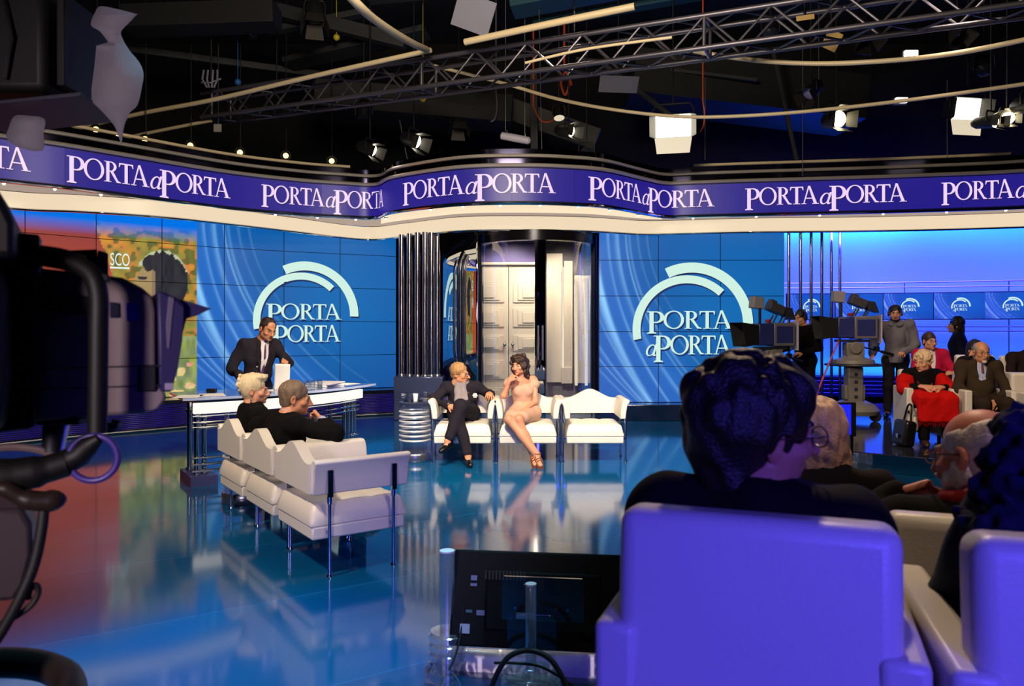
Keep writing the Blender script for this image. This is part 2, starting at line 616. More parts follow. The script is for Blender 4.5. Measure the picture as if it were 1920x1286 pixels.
# right platform with a bright metal edge
PLATTOP = mat('dark_gloss_platform', rgb(40, 40, 52), 0.10, spec=0.7, rvary=0.05)
PA, PB = Vector((3.62, 8.68, 0)), Vector((9.6, 4.5, 0))
mb = MB()
mb.prism([(PA.x, PA.y), (PB.x, PB.y), (12.6, 4.5), (12.6, 14.2), (3.62, 14.2)], 0.20)
structure(mb.build('floor_right_platform', PLATTOP, smooth=False))
mb = MB()
dd = (PB - PA).normalized()
nn = Vector((-dd.y, dd.x, 0)) * -1
mb.box((PA + PB) / 2 + nn * 0.012 + Vector((0, 0, 0.1)), ((PB - PA).length, 0.02, 0.19), Matrix.Rotation(math.atan2(dd.y, dd.x), 3, 'Z'))
structure(mb.build('trim_1', MIRROR, bevel=0.003))
# second tier of the platform stands only behind the front row
mb = MB().prism([(6.0, 9.75), (9.5, 8.35), (12.5, 8.35), (12.5, 11.4), (6.0, 11.4)], 0.15, t=(0, 0, 0.20))
structure(mb.build('floor_right_riser', PLATTOP, smooth=False))

# ================================================================== RING: LED ticker, lit soffit, chrome
ZLB, ZLT = 3.47, 3.985
_led = [(-7.9, 8.2), (-7.2, 9.0), (-6.51, 9.84), (-5.96, 10.35), (-5.39, 11.0), (-4.43, 12.1), (-3.5, 12.75), (-2.83, 13.02),
        (-2.31, 13.13), (-1.89, 12.48), (-0.83, 11.75), (0.12, 11.6), (0.92, 11.72), (1.49, 11.98), (2.16, 12.65), (2.60, 13.02),
        (3.05, 12.95), (3.87, 12.80), (5.53, 12.54), (6.8, 12.3), (7.94, 12.0), (9.6, 11.2), (11.5, 9.9)]
LED = catmull([(x, y, 0) for x, y in _led], 10)
def offset(path, d):
    out = []
    for i, p in enumerate(path):
        a, b = path[max(0, i - 1)], path[min(len(path) - 1, i + 1)]
        t = (b - a).normalized()
        out.append(p + Vector((-t.y, t.x, 0)) * d)
    return out
_low = [(0, 386, -8.2), (150, 394), (300, 404), (441, 419), (560, 433), (640, 443), (700, 447), (760, 441), (857, 431), (950, 429),
        (1074, 430), (1141, 433), (1208, 437), (1280, 436), (1400, 433), (1600, 431), (1760, 428), (1920, 423)]
ZSB, ZST = 3.22, 3.43
LOWP = []
for t in _low:
    y = (ZSB - EYE) * FPX / (HY - t[1])
    LOWP.append(Vector(((t[0] - CX) / FPX * y, y, 0)))
LOWP = [Vector((-8.4, 8.6, 0))] + LOWP + [Vector((9.8, 11.9, 0)), Vector((11.7, 10.4, 0))]
LOW = catmull(LOWP, 12)

def arclen(path):
    s = [0.0]
    for a, b in zip(path, path[1:]):
        s.append(s[-1] + (b - a).length)
    return s
LEDS = arclen(LED)
def on_led(s, z, off=0.0):
    i = 0
    s = min(max(s, 0), LEDS[-1] - 1e-4)
    lo, hi = 0, len(LEDS) - 1
    while hi - lo > 1:
        md = (lo + hi) // 2
        if LEDS[md] <= s:
            lo = md
        else:
            hi = md
    f = (s - LEDS[lo]) / (LEDS[lo + 1] - LEDS[lo])
    p = LED[lo].lerp(LED[lo + 1], f)
    t = (LED[lo + 1] - LED[lo]).normalized()
    return Vector((p.x + t.y * off, p.y - t.x * off, z))
def led_at_px(px):
    for i in range(len(LED) - 1):
        a = CX + FPX * LED[i].x / LED[i].y
        b = CX + FPX * LED[i + 1].x / LED[i + 1].y
        if a <= px <= b:
            return LEDS[i] + (px - a) / (b - a) * (LEDS[i + 1] - LEDS[i])
    return 0.0

def wall_strip(path, z0, z1, closed_back=0.0):
    """vertical band along a plan path; closed_back gives it depth"""
    mb = MB()
    n = len(path)
    vs = [(p.x, p.y, z0) for p in path] + [(p.x, p.y, z1) for p in path]
    fs = [(i, i + 1, n + i + 1, n + i) for i in range(n - 1)]
    if closed_back:
        q = offset(path, closed_back)
        vs += [(p.x, p.y, z0) for p in q] + [(p.x, p.y, z1) for p in q]
        fs += [(2 * n + i, 3 * n + i, 3 * n + i + 1, 2 * n + i + 1) for i in range(n - 1)]
        fs += [(n + i, n + i + 1, 3 * n + i + 1, 3 * n + i) for i in range(n - 1)]
        fs += [(i, 2 * n + i, 2 * n + i + 1, i + 1) for i in range(n - 1)]
        fs += [(0, n, 3 * n, 2 * n), (n - 1, 3 * n - 1, 4 * n - 1, 2 * n - 1)]
    return mb.add(vs, fs)

led = thing('led_ticker', 'long curved violet-blue LED band carrying the repeated white programme title', 'led screen')
LEDBLUE = glow('led_blue', rgb(30, 20, 132), 1.0)
LEDTEXT = glow('led_letters', rgb(236, 208, 250), 1.05)
LEDSHADE = glow('led_letter_shade', rgb(10, 8, 60), 1.0)
LEDFRAME = mat('led_seam', rgb(10, 10, 26), 0.5)
wall_strip(offset(LED, 0.004), ZLB, ZLT, 0.10).build('backing', LEDFRAME, led, angle=50)
# cabinets of the ticker, 0.96 m each
s0, seg = 0.0, 0.96
while s0 < LEDS[-1] - 0.05:
    s1 = min(s0 + seg, LEDS[-1])
    mb = MB().sheet(lambda u, v: on_led(s0 + 0.002 + u * (s1 - s0 - 0.004), ZLB + 0.012 + v * (ZLT - ZLB - 0.024), 0.0), 8, 1)
    mb.build('screen_panel', LEDBLUE, led, recalc=False)
    s0 = s1

polys, TW = word(TITLE_LINE)
for a, b in [(-245, 56), (125, 431), (490, 719), (756, 1041), (1103, 1339), (1397, 1699), (1765, 2076)]:
    sa, sb = led_at_px(a), led_at_px(b)
    if a < -200:
        sb = led_at_px(56)
        sa = sb - 2.45
    sc = (sb - sa) / TW
    hh = 0.285
    zb = ZLB + 0.135
    mb = MB()
    add_polys(mb, polys, lambda x, y: on_led(sa + x * sc + 0.012, zb + y * hh - 0.012, 0.003))
    mb.build('lettering_shadow', LEDSHADE, led, smooth=False)
    mb = MB()
    add_polys(mb, polys, lambda x, y: on_led(sa + x * sc, zb + y * hh, 0.006))
    mb.build('lettering', LEDTEXT, led, smooth=False)

# chrome cornice above the ticker: two rolls and a recessed dark band
mb = MB()
mb.tube([Vector((p.x, p.y, ZLT + 0.03)) for p in offset(LED, -0.02)], 0.03, 8)
mb.tube([Vector((p.x, p.y, ZLT + 0.19)) for p in offset(LED, 0.05)], 0.028, 8)
structure(mb.build('trim_2', mat('cornice_metal', rgb(214, 204, 190), 0.38, 0.6)))
structure(wall_strip(offset(LED, 0.09), ZLT + 0.0, ZLT + 0.30, 0.05).build('trim_3', mat('smoked_chrome', rgb(70, 68, 92), 0.12, 1.0), angle=50))
# chrome lip under the ticker
mb = MB()
mb.tube([Vector((p.x, p.y, ZLB - 0.025)) for p in offset(LED, -0.01)], 0.026, 8)
structure(mb.build('trim_4', CHROME))
# cream lit rail running above the ticker on both sides
for nm, a, b in (('left', 10, 660), ('right', 1300, 1900)):
    pts = [Vector((p.x, p.y, ZLT + 0.34)) for p in offset(LED, 0.12) if a < CX + FPX * p.x / p.y < b]
    o = MB().tube(pts, 0.024, 8).build('handrail', TUBECREAM)
    tag(o, 'cream tube rail running along the top of the %s wing of the ring' % nm, 'rail')

# underside between the ticker and the lit soffit
def nearest_low(p):
    best, bp = 1e9, None
    for q in LOW:
        ang = abs(math.atan2(q.x, q.y) - math.atan2(p.x, p.y))
        if ang < best:
            best, bp = ang, q
    return bp
n = len(LED)
mbc, mbm = MB(), MB()
for i in range(n - 1):
    a, b = LED[i], LED[i + 1]
    qa, qb = nearest_low(a), nearest_low(b)
    f = (lambda p, q, t, z: Vector((p.x + (q.x - p.x) * t, p.y + (q.y - p.y) * t, z)))
    z0, z1 = ZLB - 0.004, ZST + 0.012
    center = -2.2 < a.x < 2.5
    cuts = [(0.0, 0.10, mbm), (0.10, 0.78, mbc if center else mbm), (0.78, 1.06, mbm)] if center else [(0.0, 0.35, mbm), (0.35, 0.7, mbm), (0.7, 1.06, mbm)]
    for t0, t1, tgt in cuts:
        zz0, zz1 = z0 + (z1 - z0) * t0, z0 + (z1 - z0) * t1
        tgt.add([f(a, qa, t0, zz0), f(b, qb, t0, zz0), f(b, qb, t1, zz1), f(a, qa, t1, zz1)], [(0, 1, 2, 3)])
structure(mbm.build('trim_6', mat('soffit_chrome', rgb(120, 112, 150), 0.14, 1.0), angle=60))
soff = mbc.build('lit_soffit', CREAMGLOW, angle=60)
tag(soff, 'cream lit panel under the bulge of the ring above the glass entrance', 'light panel')
# lit cream band
n = len(LOW)
o = wall_strip(LOW, ZSB, ZST, 0.07).build('light_band', CREAMGLOW, bevel=0.0, angle=60)
tag(o, 'long cream lit band curving round the set just above the video walls', 'light band')
mb = MB()
mb.tube([Vector((p.x, p.y, ZSB - 0.015)) for p in offset(LOW, 0.03)], 0.022, 8)
structure(mb.build('trim_5', CHROME))
# fascia that closes the ring against the dark wall above the screens
structure(wall_strip(offset(LOW, 0.30), ZSB + 0.02, ZLT + 0.25, 0.05).build('wall_ring_fascia', DARKWALL, angle=60))

# row of small bulbs in the soffit
BULB = glow('warm_bulb', (1.0, 0.86, 0.62, 1), 7.0)
for px in (12, 107, 196, 282, 365, 443, 520, 597, 670, 712, 798, 862, 937, 1015, 1089, 1155, 1208, 1300, 1420, 1540, 1660, 1780, 1890):
    s = led_at_px(px)
    p = on_led(s, ZLB - 0.035, -0.12)
    t = thing('downlight', 'small round warm bulb in the chrome soffit under the ticker', 'bulb', p, group='bulbs in the ring soffit')
    MB().sphere((0, 0, 0), 0.021, 10, 8).build('bulb', BULB, t)
    MB().lathe([(0.024, 0.0), (0.036, 0.012), (0.036, 0.022)], n=14).build('collar', CHROME, t)

# ================================================================== VIDEO WALLS
SCREENBLACK = mat('screen_backing', rgb(4, 5, 9), 0.5)
PIX = pixel_glow('video_pixels', 1.0)

STREAKS = [(-0.02, 0.00, 0.30, 0.030, 0.95), (0.05, 0.02, 0.31, 0.010, 0.45), (0.10, 0.02, 0.36, 0.016, 0.40), (0.145, 0.03, 0.40, 0.006, 0.55),
           (0.165, 0.03, 0.42, 0.010, 0.35), (0.21, 0.04, 0.50, 0.008, 0.22), (-0.20, 0.02, 0.42, 0.012, 0.55), (-0.28, 0.03, 0.47, 0.006, 0.50),
           (-0.35, 0.05, 0.48, 0.010, 0.40), (-0.10, 0.02, 0.36, 0.006, 0.35), (0.26, 0.02, 0.62, 0.006, 0.16)]

def wallpaper(u, v):
    """blue title card: u to the right, v up; arrays in, linear rgb out"""
    base = np.stack([0.004 + 0 * u, 0.070 + 0.035 * v, 0.31 + 0.08 * v], -1)
    lift = np.exp(-((u - 0.70) / 0.40) ** 2 - ((v - 0.45) / 0.5) ** 2)[..., None]
    base = base + lift * np.array([0.0, 0.055, 0.10])
    w = 1 - v
    lead = np.clip(1.0 - np.maximum(0, (u - (0.02 + 0.02 * w + 0.50 * w * w)) / 0.22), 0, 1)[..., None]
    base = base + lead * np.array([0.012, 0.045, 0.17])
    for u0, a, b, wd, br in STREAKS:
        d = u - (u0 + a * w + b * w * w)
        g = np.where(d > 0, np.exp(-(d / (wd * 0.40)) ** 2), np.exp(-(d / (wd * 1.0)) ** 2))
        g = g * br * (0.55 + 0.45 * np.sin(3.0 * v + u0 * 20) ** 2)
        base = base + g[..., None] * np.array([0.26, 0.50, 0.52])
    return np.clip(base, 0, 1)

def screen_panel(fn_pos, fn_col, nx, ny, parent, name='screen_panel', pad=0.003):
    """one display of a wall: a fine grid whose points give off the picture's colours; boxed at the back"""
    U, V = np.meshgrid(np.linspace(0, 1, nx + 1), np.linspace(0, 1, ny + 1))
    col = fn_col(U, V).reshape(-1, 3)
    mb = MB()
    mb.sheet(lambda u, v: fn_pos(u, v), nx, ny)
    o = mb.build(name, PIX, parent, smooth=False, recalc=False)
    at_ = o.data.color_attributes.new('pixels', 'FLOAT_COLOR', 'POINT')
    buf = np.ones((len(col), 4), dtype=np.float32)
    buf[:, :3] = col
    at_.data.foreach_set('color', buf.ravel())
    return o

LOGOCOL = glow('title_white', rgb(206, 240, 226), 1.0)
LOGOSH = glow('title_shadow', rgb(6, 34, 92), 1.0)

def logo_polys():
    """title mark; 1 unit = 1 m on the right wall, origin at the centre of the ring"""
    k = 0.00931
    arcs = [arc_band(0, 0, 96 * k, 115 * k, -1, 116), arc_band(-9 * k, -11 * k, 87 * k, 102 * k, 47, 191)]
    p1, w1 = word(TITLE_TOP)
    p2, w2 = word(TITLE_LOW)
    def place(polys, w, x0, x1, yb, h):
        s = (x1 - x0) / w
        f = lambda pts: [(x0 + x * s, yb + y * h) for x, y in pts]
        return [(f(o), [f(q) for q in hs]) for o, hs in polys]
    t1 = place(p1, w1, -84 * k, 76 * k, -9 * k, 33 * k)
    t2 = place(p2, w2, -88 * k, 74 * k, -57 * k, 35 * k)
    return arcs, t1 + t2

ARCS, TITLES = logo_polys()

# right wall: 3 x 5 displays facing the stage
YRS = 13.5
vw = thing('video_wall', 'right video wall showing the white title in a ring on blue', 'video wall', (0, 0, 0))
xs = [1.518, 2.555, 3.640, 4.755]
zs = [0.285, 0.905, 1.515, 2.137, 2.762, 3.385]
MB().box((sum(xs[::3]) / 2, YRS + 0.08, (zs[0] + zs[-1]) / 2), (xs[-1] - xs[0], 0.14, zs[-1] - zs[0])).build('backing', SCREENBLACK, vw)
for i in range(3):
    for j in range(5):
        x0, x1, z0, z1 = xs[i] + 0.006, xs[i + 1] - 0.006, zs[j] + 0.005, zs[j + 1] - 0.005
        screen_panel(lambda u, v: (x0 + u * (x1 - x0), YRS, z0 + v * (z1 - z0)),
                     lambda U, V: wallpaper((x0 + U * (x1 - x0) - xs[0]) / (xs[3] - xs[0]), (z0 + V * (z1 - z0) - zs[0]) / (3.25 - zs[0])), 72, 28, vw)
LC = Vector((3.137, 0, 1.652))
mb = MB()
add_polys(mb, ARCS + TITLES, lambda x, y: (LC.x + x + 0.02, YRS - 0.003, LC.z + y - 0.03))
mb.build('title_shadow', LOGOSH, vw, smooth=False)
mb = MB()
add_polys(mb, ARCS, lambda x, y: (LC.x + x, YRS - 0.005, LC.z + y))
mb.build('ring_mark', LOGOCOL, vw, smooth=False)
mb = MB()
add_polys(mb, TITLES, lambda x, y: (LC.x + x, YRS - 0.006, LC.z + y))
mb.build('lettering', LOGOCOL, vw, smooth=False)

# left wall: seven columns on a shallow curve
LW = [Vector((x, y, 0)) for x, y in [(-2.20, 14.70), (-3.155, 14.20), (-4.04, 13.70), (-4.90, 13.17), (-5.63, 12.44), (-6.34, 11.79), (-6.97, 11.07), (-7.58, 10.25)]]
LWS = arclen(LW)
def on_left(s, z, off=0.0):
    i = 0
    while i < len(LW) - 2 and s > LWS[i + 1]:
        i += 1
    f = (s - LWS[i]) / (LWS[i + 1] - LWS[i])
    p = LW[i].lerp(LW[i + 1], f)
    t = (LW[i + 1] - LW[i]).normalized()      # walking to the left
    return Vector((p.x + t.y * off, p.y - t.x * off, z))      # off > 0 lies behind the picture
zl = [0.46, 1.08, 1.70, 2.315, 2.94, 3.56]
SPIC = 3.10 + 0.46 * 1.03
def vnoise(x, y, seed=0):
    r = np.random.RandomState(seed)
    g = r.rand(64, 64)
    xi, yi = np.floor(x).astype(int), np.floor(y).astype(int)
    fx, fy = x - xi, y - yi
    fx, fy = fx * fx * (3 - 2 * fx), fy * fy * (3 - 2 * fy)
    G = lambda a, b: g[a % 64, b % 64]
    return (G(xi, yi) * (1 - fx) + G(xi + 1, yi) * fx) * (1 - fy) + (G(xi, yi + 1) * (1 - fx) + G(xi + 1, yi + 1) * fx) * fy

def cover_picture(s, z):
    """still of a book cover: red field, orange flowers, a dark haired profile. s metres to the left, z up"""
    q = s - SPIC
    x = -q
    o = np.zeros(s.shape + (3,))
    n1 = vnoise(x * 8 + 40, z * 8 + 9, 3)
    n2 = vnoise(x * 12 + 80, z * 12 + 30, 5)
    n3 = vnoise(x * 20 + 90, z * 6 + 30, 8)
    flow = np.stack([0.16 + 0.55 * n1, 0.12 + 0.20 * n2, 0.025 + 0.03 * n3], -1)
    dark = (n2 < 0.38)[..., None]
    flow = np.where(dark, np.stack([0.08 + 0.1 * n1, 0.10 + 0.08 * n3, 0.03 + 0 * n1], -1), flow)
    low = (z < 1.45)[..., None]
    grass = np.stack([0.14 + 0.25 * n3, 0.20 + 0.25 * n3, 0.05 + 0.10 * n2], -1)
    fl = np.stack([0.75 + 0 * n1, 0.22 + 0.5 * n2, 0.06 + 0.25 * n1], -1)
    grass = np.where(((n1 > 0.58) & (z < 1.0))[..., None], fl, grass)
    o = np.where(low, grass, flow)
    red = np.stack([0.30 + 0.28 * np.clip(2.9 - z, 0, 1), 0.045 + 0.05 * np.clip(2.9 - z, 0, 1), 0.035 + 0 * z], -1)
    edge = 1.20 + 0.30 * np.maximum(0, z - 2.0) ** 1.2
    isred = (q > edge)[..., None]
    o = np.where(isred, red, o)
    # profile facing left: hair and skin
    hx, hz = q - 0.55, z - 2.34
    face = ((q - 0.74) / 0.27) ** 2 + ((z - 2.12) / 0.44) ** 2 < 1
    nose = (np.abs(z - 2.20) < 0.12) & (q < 1.07 - 0.7 * np.abs(z - 2.17)) & (q > 0.6)
    skin = np.stack([0.36 + 0.05 * n1 - 0.10 * (q < 0.72), 0.25 + 0.04 * n1 - 0.08 * (q < 0.72), 0.115 + 0 * z], -1)
    o = np.where((face | nose)[..., None], skin, o)
    hair = ((hx / 0.41) ** 2 + (hz / 0.49) ** 2 < 1 + 0.12 * (n3 - .5)) & ~((q > 0.66) & (z < 2.46 + 0.35 * (q - 0.66) + 0.03 * np.sin(38 * q)))
    o = np.where(hair[..., None], np.stack([0.012 + 0.02 * n3, 0.012 + 0.02 * n3, 0.02 + 0.02 * n3], -1), o)
    rim = hair & ((hx / 0.40) ** 2 + ((hz) / 0.47) ** 2 > 0.93 - 0.45 * (n3 - .5)) & (z > 2.50)
    o = np.where(rim[..., None], np.stack([0.5 + 0 * z, 0.55 + 0 * z, 0.35 + 0 * z], -1), o)
    eye = ((q - 0.86) / 0.075) ** 2 + ((z - 2.37) / 0.025) ** 2 < 1
    o = np.where(eye[..., None], 0.03, o)
    top = np.clip((z - 2.98) / 0.24, 0, 1)[..., None]
    o = o * (1 - top) + top * np.array([0.0, 0.17, 0.80])
    return np.clip(o, 0, 1)

def left_colour(s, z):
    u = 1 - s / SPIC
    a = wallpaper(0.02 + 0.98 * u, (z - 0.46) / 3.0)
    b = cover_picture(s, z)
    return np.where((s < SPIC)[..., None], a, b)

vl = thing('video_wall', 'left curved video wall with a book cover picture and the white title on blue', 'video wall', (0, 0, 0))
mb = MB()
mb.add([tuple(on_left(s, z, o)) for o in (0.02, 0.14) for z in (zl[0], zl[-1]) for s in LWS],
       [(k, k + 1, 8 + k + 1, 8 + k) for k in range(7)] + [(16 + k, 24 + k, 25 + k, 17 + k) for k in range(7)]
       + [(8 + k, 9 + k, 25 + k, 24 + k) for k in range(7)] + [(k, 16 + k, 17 + k, k + 1) for k in range(7)])
mb.build('backing', SCREENBLACK, vl, smooth=False)
for i in range(7):
    for j in range(5):
        s0, s1, z0, z1 = LWS[i] + 0.006, LWS[i + 1] - 0.006, zl[j] + 0.005, zl[j + 1] - 0.005
        fine = (54, 40) if i in (3, 4) else (54, 26)
        screen_panel(lambda u, v: on_left(s1 - u * (s1 - s0), z0 + v * (z1 - z0)),
                     lambda U, V: left_colour(s1 - U * (s1 - s0), z0 + V * (z1 - z0)), fine[0], fine[1], vl)
LS, LZ, LK = 1.70, 1.81, 0.90
for nm, pl, off, dx, dz, mt in (('title_shadow', ARCS + TITLES, -0.003, 0.02, -0.03, LOGOSH), ('ring_mark', ARCS, -0.005, 0, 0, LOGOCOL),
                                ('lettering', TITLES, -0.006, 0, 0, LOGOCOL)):
    mb = MB()
    add_polys(mb, pl, lambda x, y: on_left(LS - x * LK * 1.0 - dx, LZ + y * LK + dz, off * 1.0))
    mb.build(nm, mt, vl, smooth=False)

def block_text(txt, size):
    """flat outline text taken from the built-in typeface: vertices and faces"""
    cu = bpy.data.curves.new('letters', 'FONT')
    cu.body = txt
    cu.size = size
    ob = bpy.data.objects.new('letters', cu)
    COL.objects.link(ob)
    bpy.context.view_layer.update()
    me = bpy.data.meshes.new_from_object(ob.evaluated_get(bpy.context.evaluated_depsgraph_get()))
    vs = [tuple(v.co) for v in me.vertices]
    fs = [tuple(p.vertices) for p in me.polygons]
    bpy.data.objects.remove(ob)
    bpy.data.meshes.remove(me)
    bpy.data.curves.remove(cu)
    return vs, fs

def px_to_left(px, zz):
    for i in range(len(LW) - 1):
        a, b = CX + FPX * LW[i].x / LW[i].y, CX + FPX * LW[i + 1].x / LW[i + 1].y
        if b <= px <= a:
            return LWS[i] + (a - px) / (a - b) * (LWS[i + 1] - LWS[i])
    return LWS[-1]
WHITEPIX = glow('caption_white', rgb(225, 240, 235), 1.0)
for txt, px0, px1, z0, hgt in (('SCO', 205, 241, 2.545, 0.20), ('IIA', 196, 242, 2.08, 0.27)):
    vs, fs = block_text(txt, 1.0)
    w = max(v[0] for v in vs)
    sa, sb = px_to_left(px0, 0), px_to_left(px1, 0)
    mb = MB()
    mb.add([on_left(sa + (sb - sa) * x / w, z0 + y * hgt / 0.72, -0.006) for x, y, _ in vs], fs)
    if txt == 'SCO':
        mb.add([on_left(sa, z0 - 0.05, -0.006), on_left(sb, z0 - 0.05, -0.006), on_left(sb, z0 - 0.022, -0.006), on_left(sa, z0 - 0.022, -0.006)], [(0, 1, 2, 3)])
    mb.build('caption', WHITEPIX, vl, smooth=False)

# louvred plinth under the left wall, violet light behind the slats
pl = [p.copy() for p in LW]
def off_path(path, d):       # toward the room
    out = []
    for i, p in enumerate(path):
        a, b = path[max(0, i - 1)], path[min(len(path) - 1, i + 1)]
        t = (b - a).normalized()
        out.append(p + Vector((t.y, -t.x, 0)) * -d)
    return out
PLF = off_path([Vector((-1.35, 14.9, 0))] + LW, 0.55)
PLB = off_path([Vector((-1.35, 14.9, 0))] + LW, 0.42)
plinth = thing('louvred_plinth', 'low violet-lit louvred plinth under the left video wall', 'plinth')
n = len(PLB)
VIOLET = glow('violet_backlight', rgb(42, 26, 150), 0.8)
mb = MB().add([(p.x, p.y, z) for z in (0.04, 0.40) for p in PLB], [(i, i + 1, n + i + 1, n + i) for i in range(n - 1)])
mb.build('light_panel', VIOLET, plinth, smooth=False)
mb = MB()
for k in range(13):
    z = 0.05 + k * 0.028
    for a, b in zip(PLF, PLF[1:]):
        a2, b2 = a.lerp(b, 0.0), b
        qa, qb = PLB[PLF.index(a)], PLB[PLF.index(b)]
        fa, fb = a.lerp(qa, 0.25), b.lerp(qb, 0.25)
        mb.add([(a.x, a.y, z), (b.x, b.y, z), (fb.x, fb.y, z + 0.016), (fa.x, fa.y, z + 0.016)], [(0, 1, 2, 3)])
mb.build('louvres', mat('louvre_metal', rgb(60, 58, 92), 0.35, 0.6), plinth, solid=0.003)
mb = MB()
vs = [(p.x, p.y, z) for z in (0.40, 0.455) for p in PLF] + [(p.x, p.y, z) for z in (0.40, 0.455) for p in ([Vector((-1.35, 14.95, 0))] + LW)]
n = len(PLF)
fs = [(i, i + 1, n + i + 1, n + i) for i in range(n - 1)] + [(n + i, n + i + 1, 3 * n + i + 1, 3 * n + i) for i in range(n - 1)] + [(i, 2 * n + i, 2 * n + i + 1, i + 1) for i in range(n - 1)]
mb.add(vs, fs)
mb.build('top_ledge', mat('plinth_ledge', rgb(70, 70, 92), 0.15, 0.8), plinth, smooth=False)
mb = MB().tube([(p.x, p.y, 0.022) for p in off_path(PLF, 0.02)], 0.022, 8)
mb.build('kick_rail', SATIN, plinth)

# mirror plinth under the right wall
mb = MB().box((3.2, 13.28, 0.14), (3.6, 0.40, 0.28))
o = mb.build('mirror_plinth', mat('brushed_plinth', rgb(150, 152, 165), 0.16, 1.0, rvary=0.08, scale=3), bevel=0.01)
tag(o, 'low polished metal plinth under the right video wall', 'plinth')
# ================================================================== GLASS ENTRANCE
DCX, DCY, DR = 0.43, 13.75, 1.02
WARMWHITE = mat('warm_white_lacquer', rgb(206, 196, 180), 0.28, vary=0.03)
GLASS = clear('entrance_glass', (0.93, 0.94, 0.95, 1), 0.05, 0.02)
drum = thing('glass_entrance', 'curved glass entrance drum with dark steel posts under the ring', 'glass entrance', (DCX, DCY, 0))
def arcpt(a, r, z=0):
    return Vector((r * math.sin(R(a)), -r * math.cos(R(a)), z))
for a0, a1 in ((-84, -3), (7, 84)):
    MB().sheet(lambda u, v: arcpt(a0 + (a1 - a0) * u, DR, 0.02 + v * 3.1), 18, 1).build('glass_pane', GLASS, drum, recalc=False)
for a in (-86, 86):
    mb = MB().cyl(arcpt(a, DR, 0), arcpt(a, DR, 3.2), 0.05, n=14)
    mb.build('post', DARKMETAL, drum)
MB().sheet(lambda u, v: arcpt(-3 + 10 * u, DR - 0.005, 0.02 + v * 3.1), 6, 1).build('mirror_stile', MIRROR, drum, recalc=False)
for a in (0, 4):
    mb = MB().cyl(arcpt(a, DR + 0.05, 1.05), arcpt(a, DR + 0.05, 1.62), 0.018, n=10)
    for z in (1.09, 1.58):
        mb.cyl(arcpt(a, DR, z), arcpt(a, DR + 0.05, z), 0.012, n=8)
    mb.build('pull_handle', SATIN, drum)
mb = MB()
mb.sheet(lambda u, v: arcpt(-88 + 176 * u, DR + 0.02, 3.03 + 0.17 * v), 26, 1)
mb.sheet(lambda u, v: arcpt(-88 + 176 * u, DR + 0.02 - 0.14 * v, 3.03), 26, 1)
mb.build('header', mat('dark_header', rgb(34, 34, 40), 0.2, 0.7), drum, recalc=False)
mb = MB()
mb.sheet(lambda u, v: arcpt(-88 + 176 * u, DR + 0.03 - 0.08 * v, 0.02), 26, 1)
mb.build('sill_track', SATIN, drum, recalc=False)

# double door with stepped panels, seen through the glass
door = thing('door_1', 'tall white double door with stepped panels behind the entrance glass', 'door', (0, 14.55, 0))
structure(door)
for x0, x1, sgn in ((-0.56, -0.068, -1), (-0.058, 0.44, 1)):
    mb = MB().box(((x0 + x1) / 2, 0.03, 1.39), (x1 - x0, 0.06, 2.74))
    lf = mb.build('door_leaf', WARMWHITE, door, bevel=0.004)
    mb = MB()
    w = x1 - x0
    xo = x0 if sgn < 0 else x1              # outer edge
    for zc, hh in ((0.28, 0.36), (0.80, 0.36), (1.30, 0.30), (1.78, 0.36), (2.26, 0.40)):
        for st, (fw, fh) in enumerate(((0.80, 1.0), (0.62, 0.78), (0.44, 0.56))):
            ww = w * fw
            xc = xo - sgn * (ww / 2 + 0.02)
            zz = zc if st == 0 else zc
            mb.box((xc, -0.010 - 0.018 * st, zz), (ww, 0.022, hh * fh))
    mb.build('stepped_panel', WARMWHITE, lf, bevel=0.006)
    MB().sphere((-0.063 + sgn * 0.075, -0.06, 1.27), 0.033, 14, 10).cyl((-0.063 + sgn * 0.075, -0.05, 1.27), (-0.063 + sgn * 0.075, 0.0, 1.27), 0.014).build('door_knob', CHROME, lf)
mb = MB().box((-0.06, 0.08, 3.05), (1.06, 0.10, 0.54))
structure(mb.build('transom', mat('transom_violet_light', rgb(120, 110, 170), 0.3), door, bevel=0.005))  # violet light on the transom is put into its base colour
mb = MB().box((-0.06, -0.02, 2.79), (1.08, 0.10, 0.05))
structure(mb.build('lintel', WARMWHITE, door, bevel=0.006))

# stepped lit pillars right of the door
pil = thing('stepped_pillars', 'group of pale stepped pillars with lit edges right of the white double door', 'pillar', (0, 14.45, 0))
STRIPGLOW = glow('pillar_strip', (1.0, 0.86, 0.66, 1), 0.95)
for x, w, top, y in ((0.80, 0.30, 2.98, 0.14), (1.05, 0.16, 2.83, 0.02), (1.30, 0.30, 2.55, -0.10)):
    MB().box((x, y, top / 2 + 0.28), (w, 0.14, top - 0.56)).build('pillar', WARMWHITE, pil, bevel=0.008)
for x, z0, z1, y in ((0.955, 0.70, 2.72, -0.03), (1.185, 0.52, 2.45, -0.19), (1.37, 0.52, 2.50, -0.19)):
    MB().box((x, y, (z0 + z1) / 2), (0.05, 0.03, z1 - z0)).build('light_strip', STRIPGLOW, pil, bevel=0.004)
MB().box((1.06, 0.04, 0.14), (1.0, 0.5, 0.28)).build('plinth', WARMWHITE, pil, bevel=0.01)
MB().box((1.02, -0.05, 0.70), (0.20, 0.12, 0.30)).build('socle', WARMWHITE, pil, bevel=0.008)
# pale wall behind pillars and door
structure(MB().box((0.45, 14.75, 1.7), (2.3, 0.1, 3.4)).build('wall_entrance', mat('pale_grey_wall', rgb(120, 116, 122), 0.5), smooth=False))

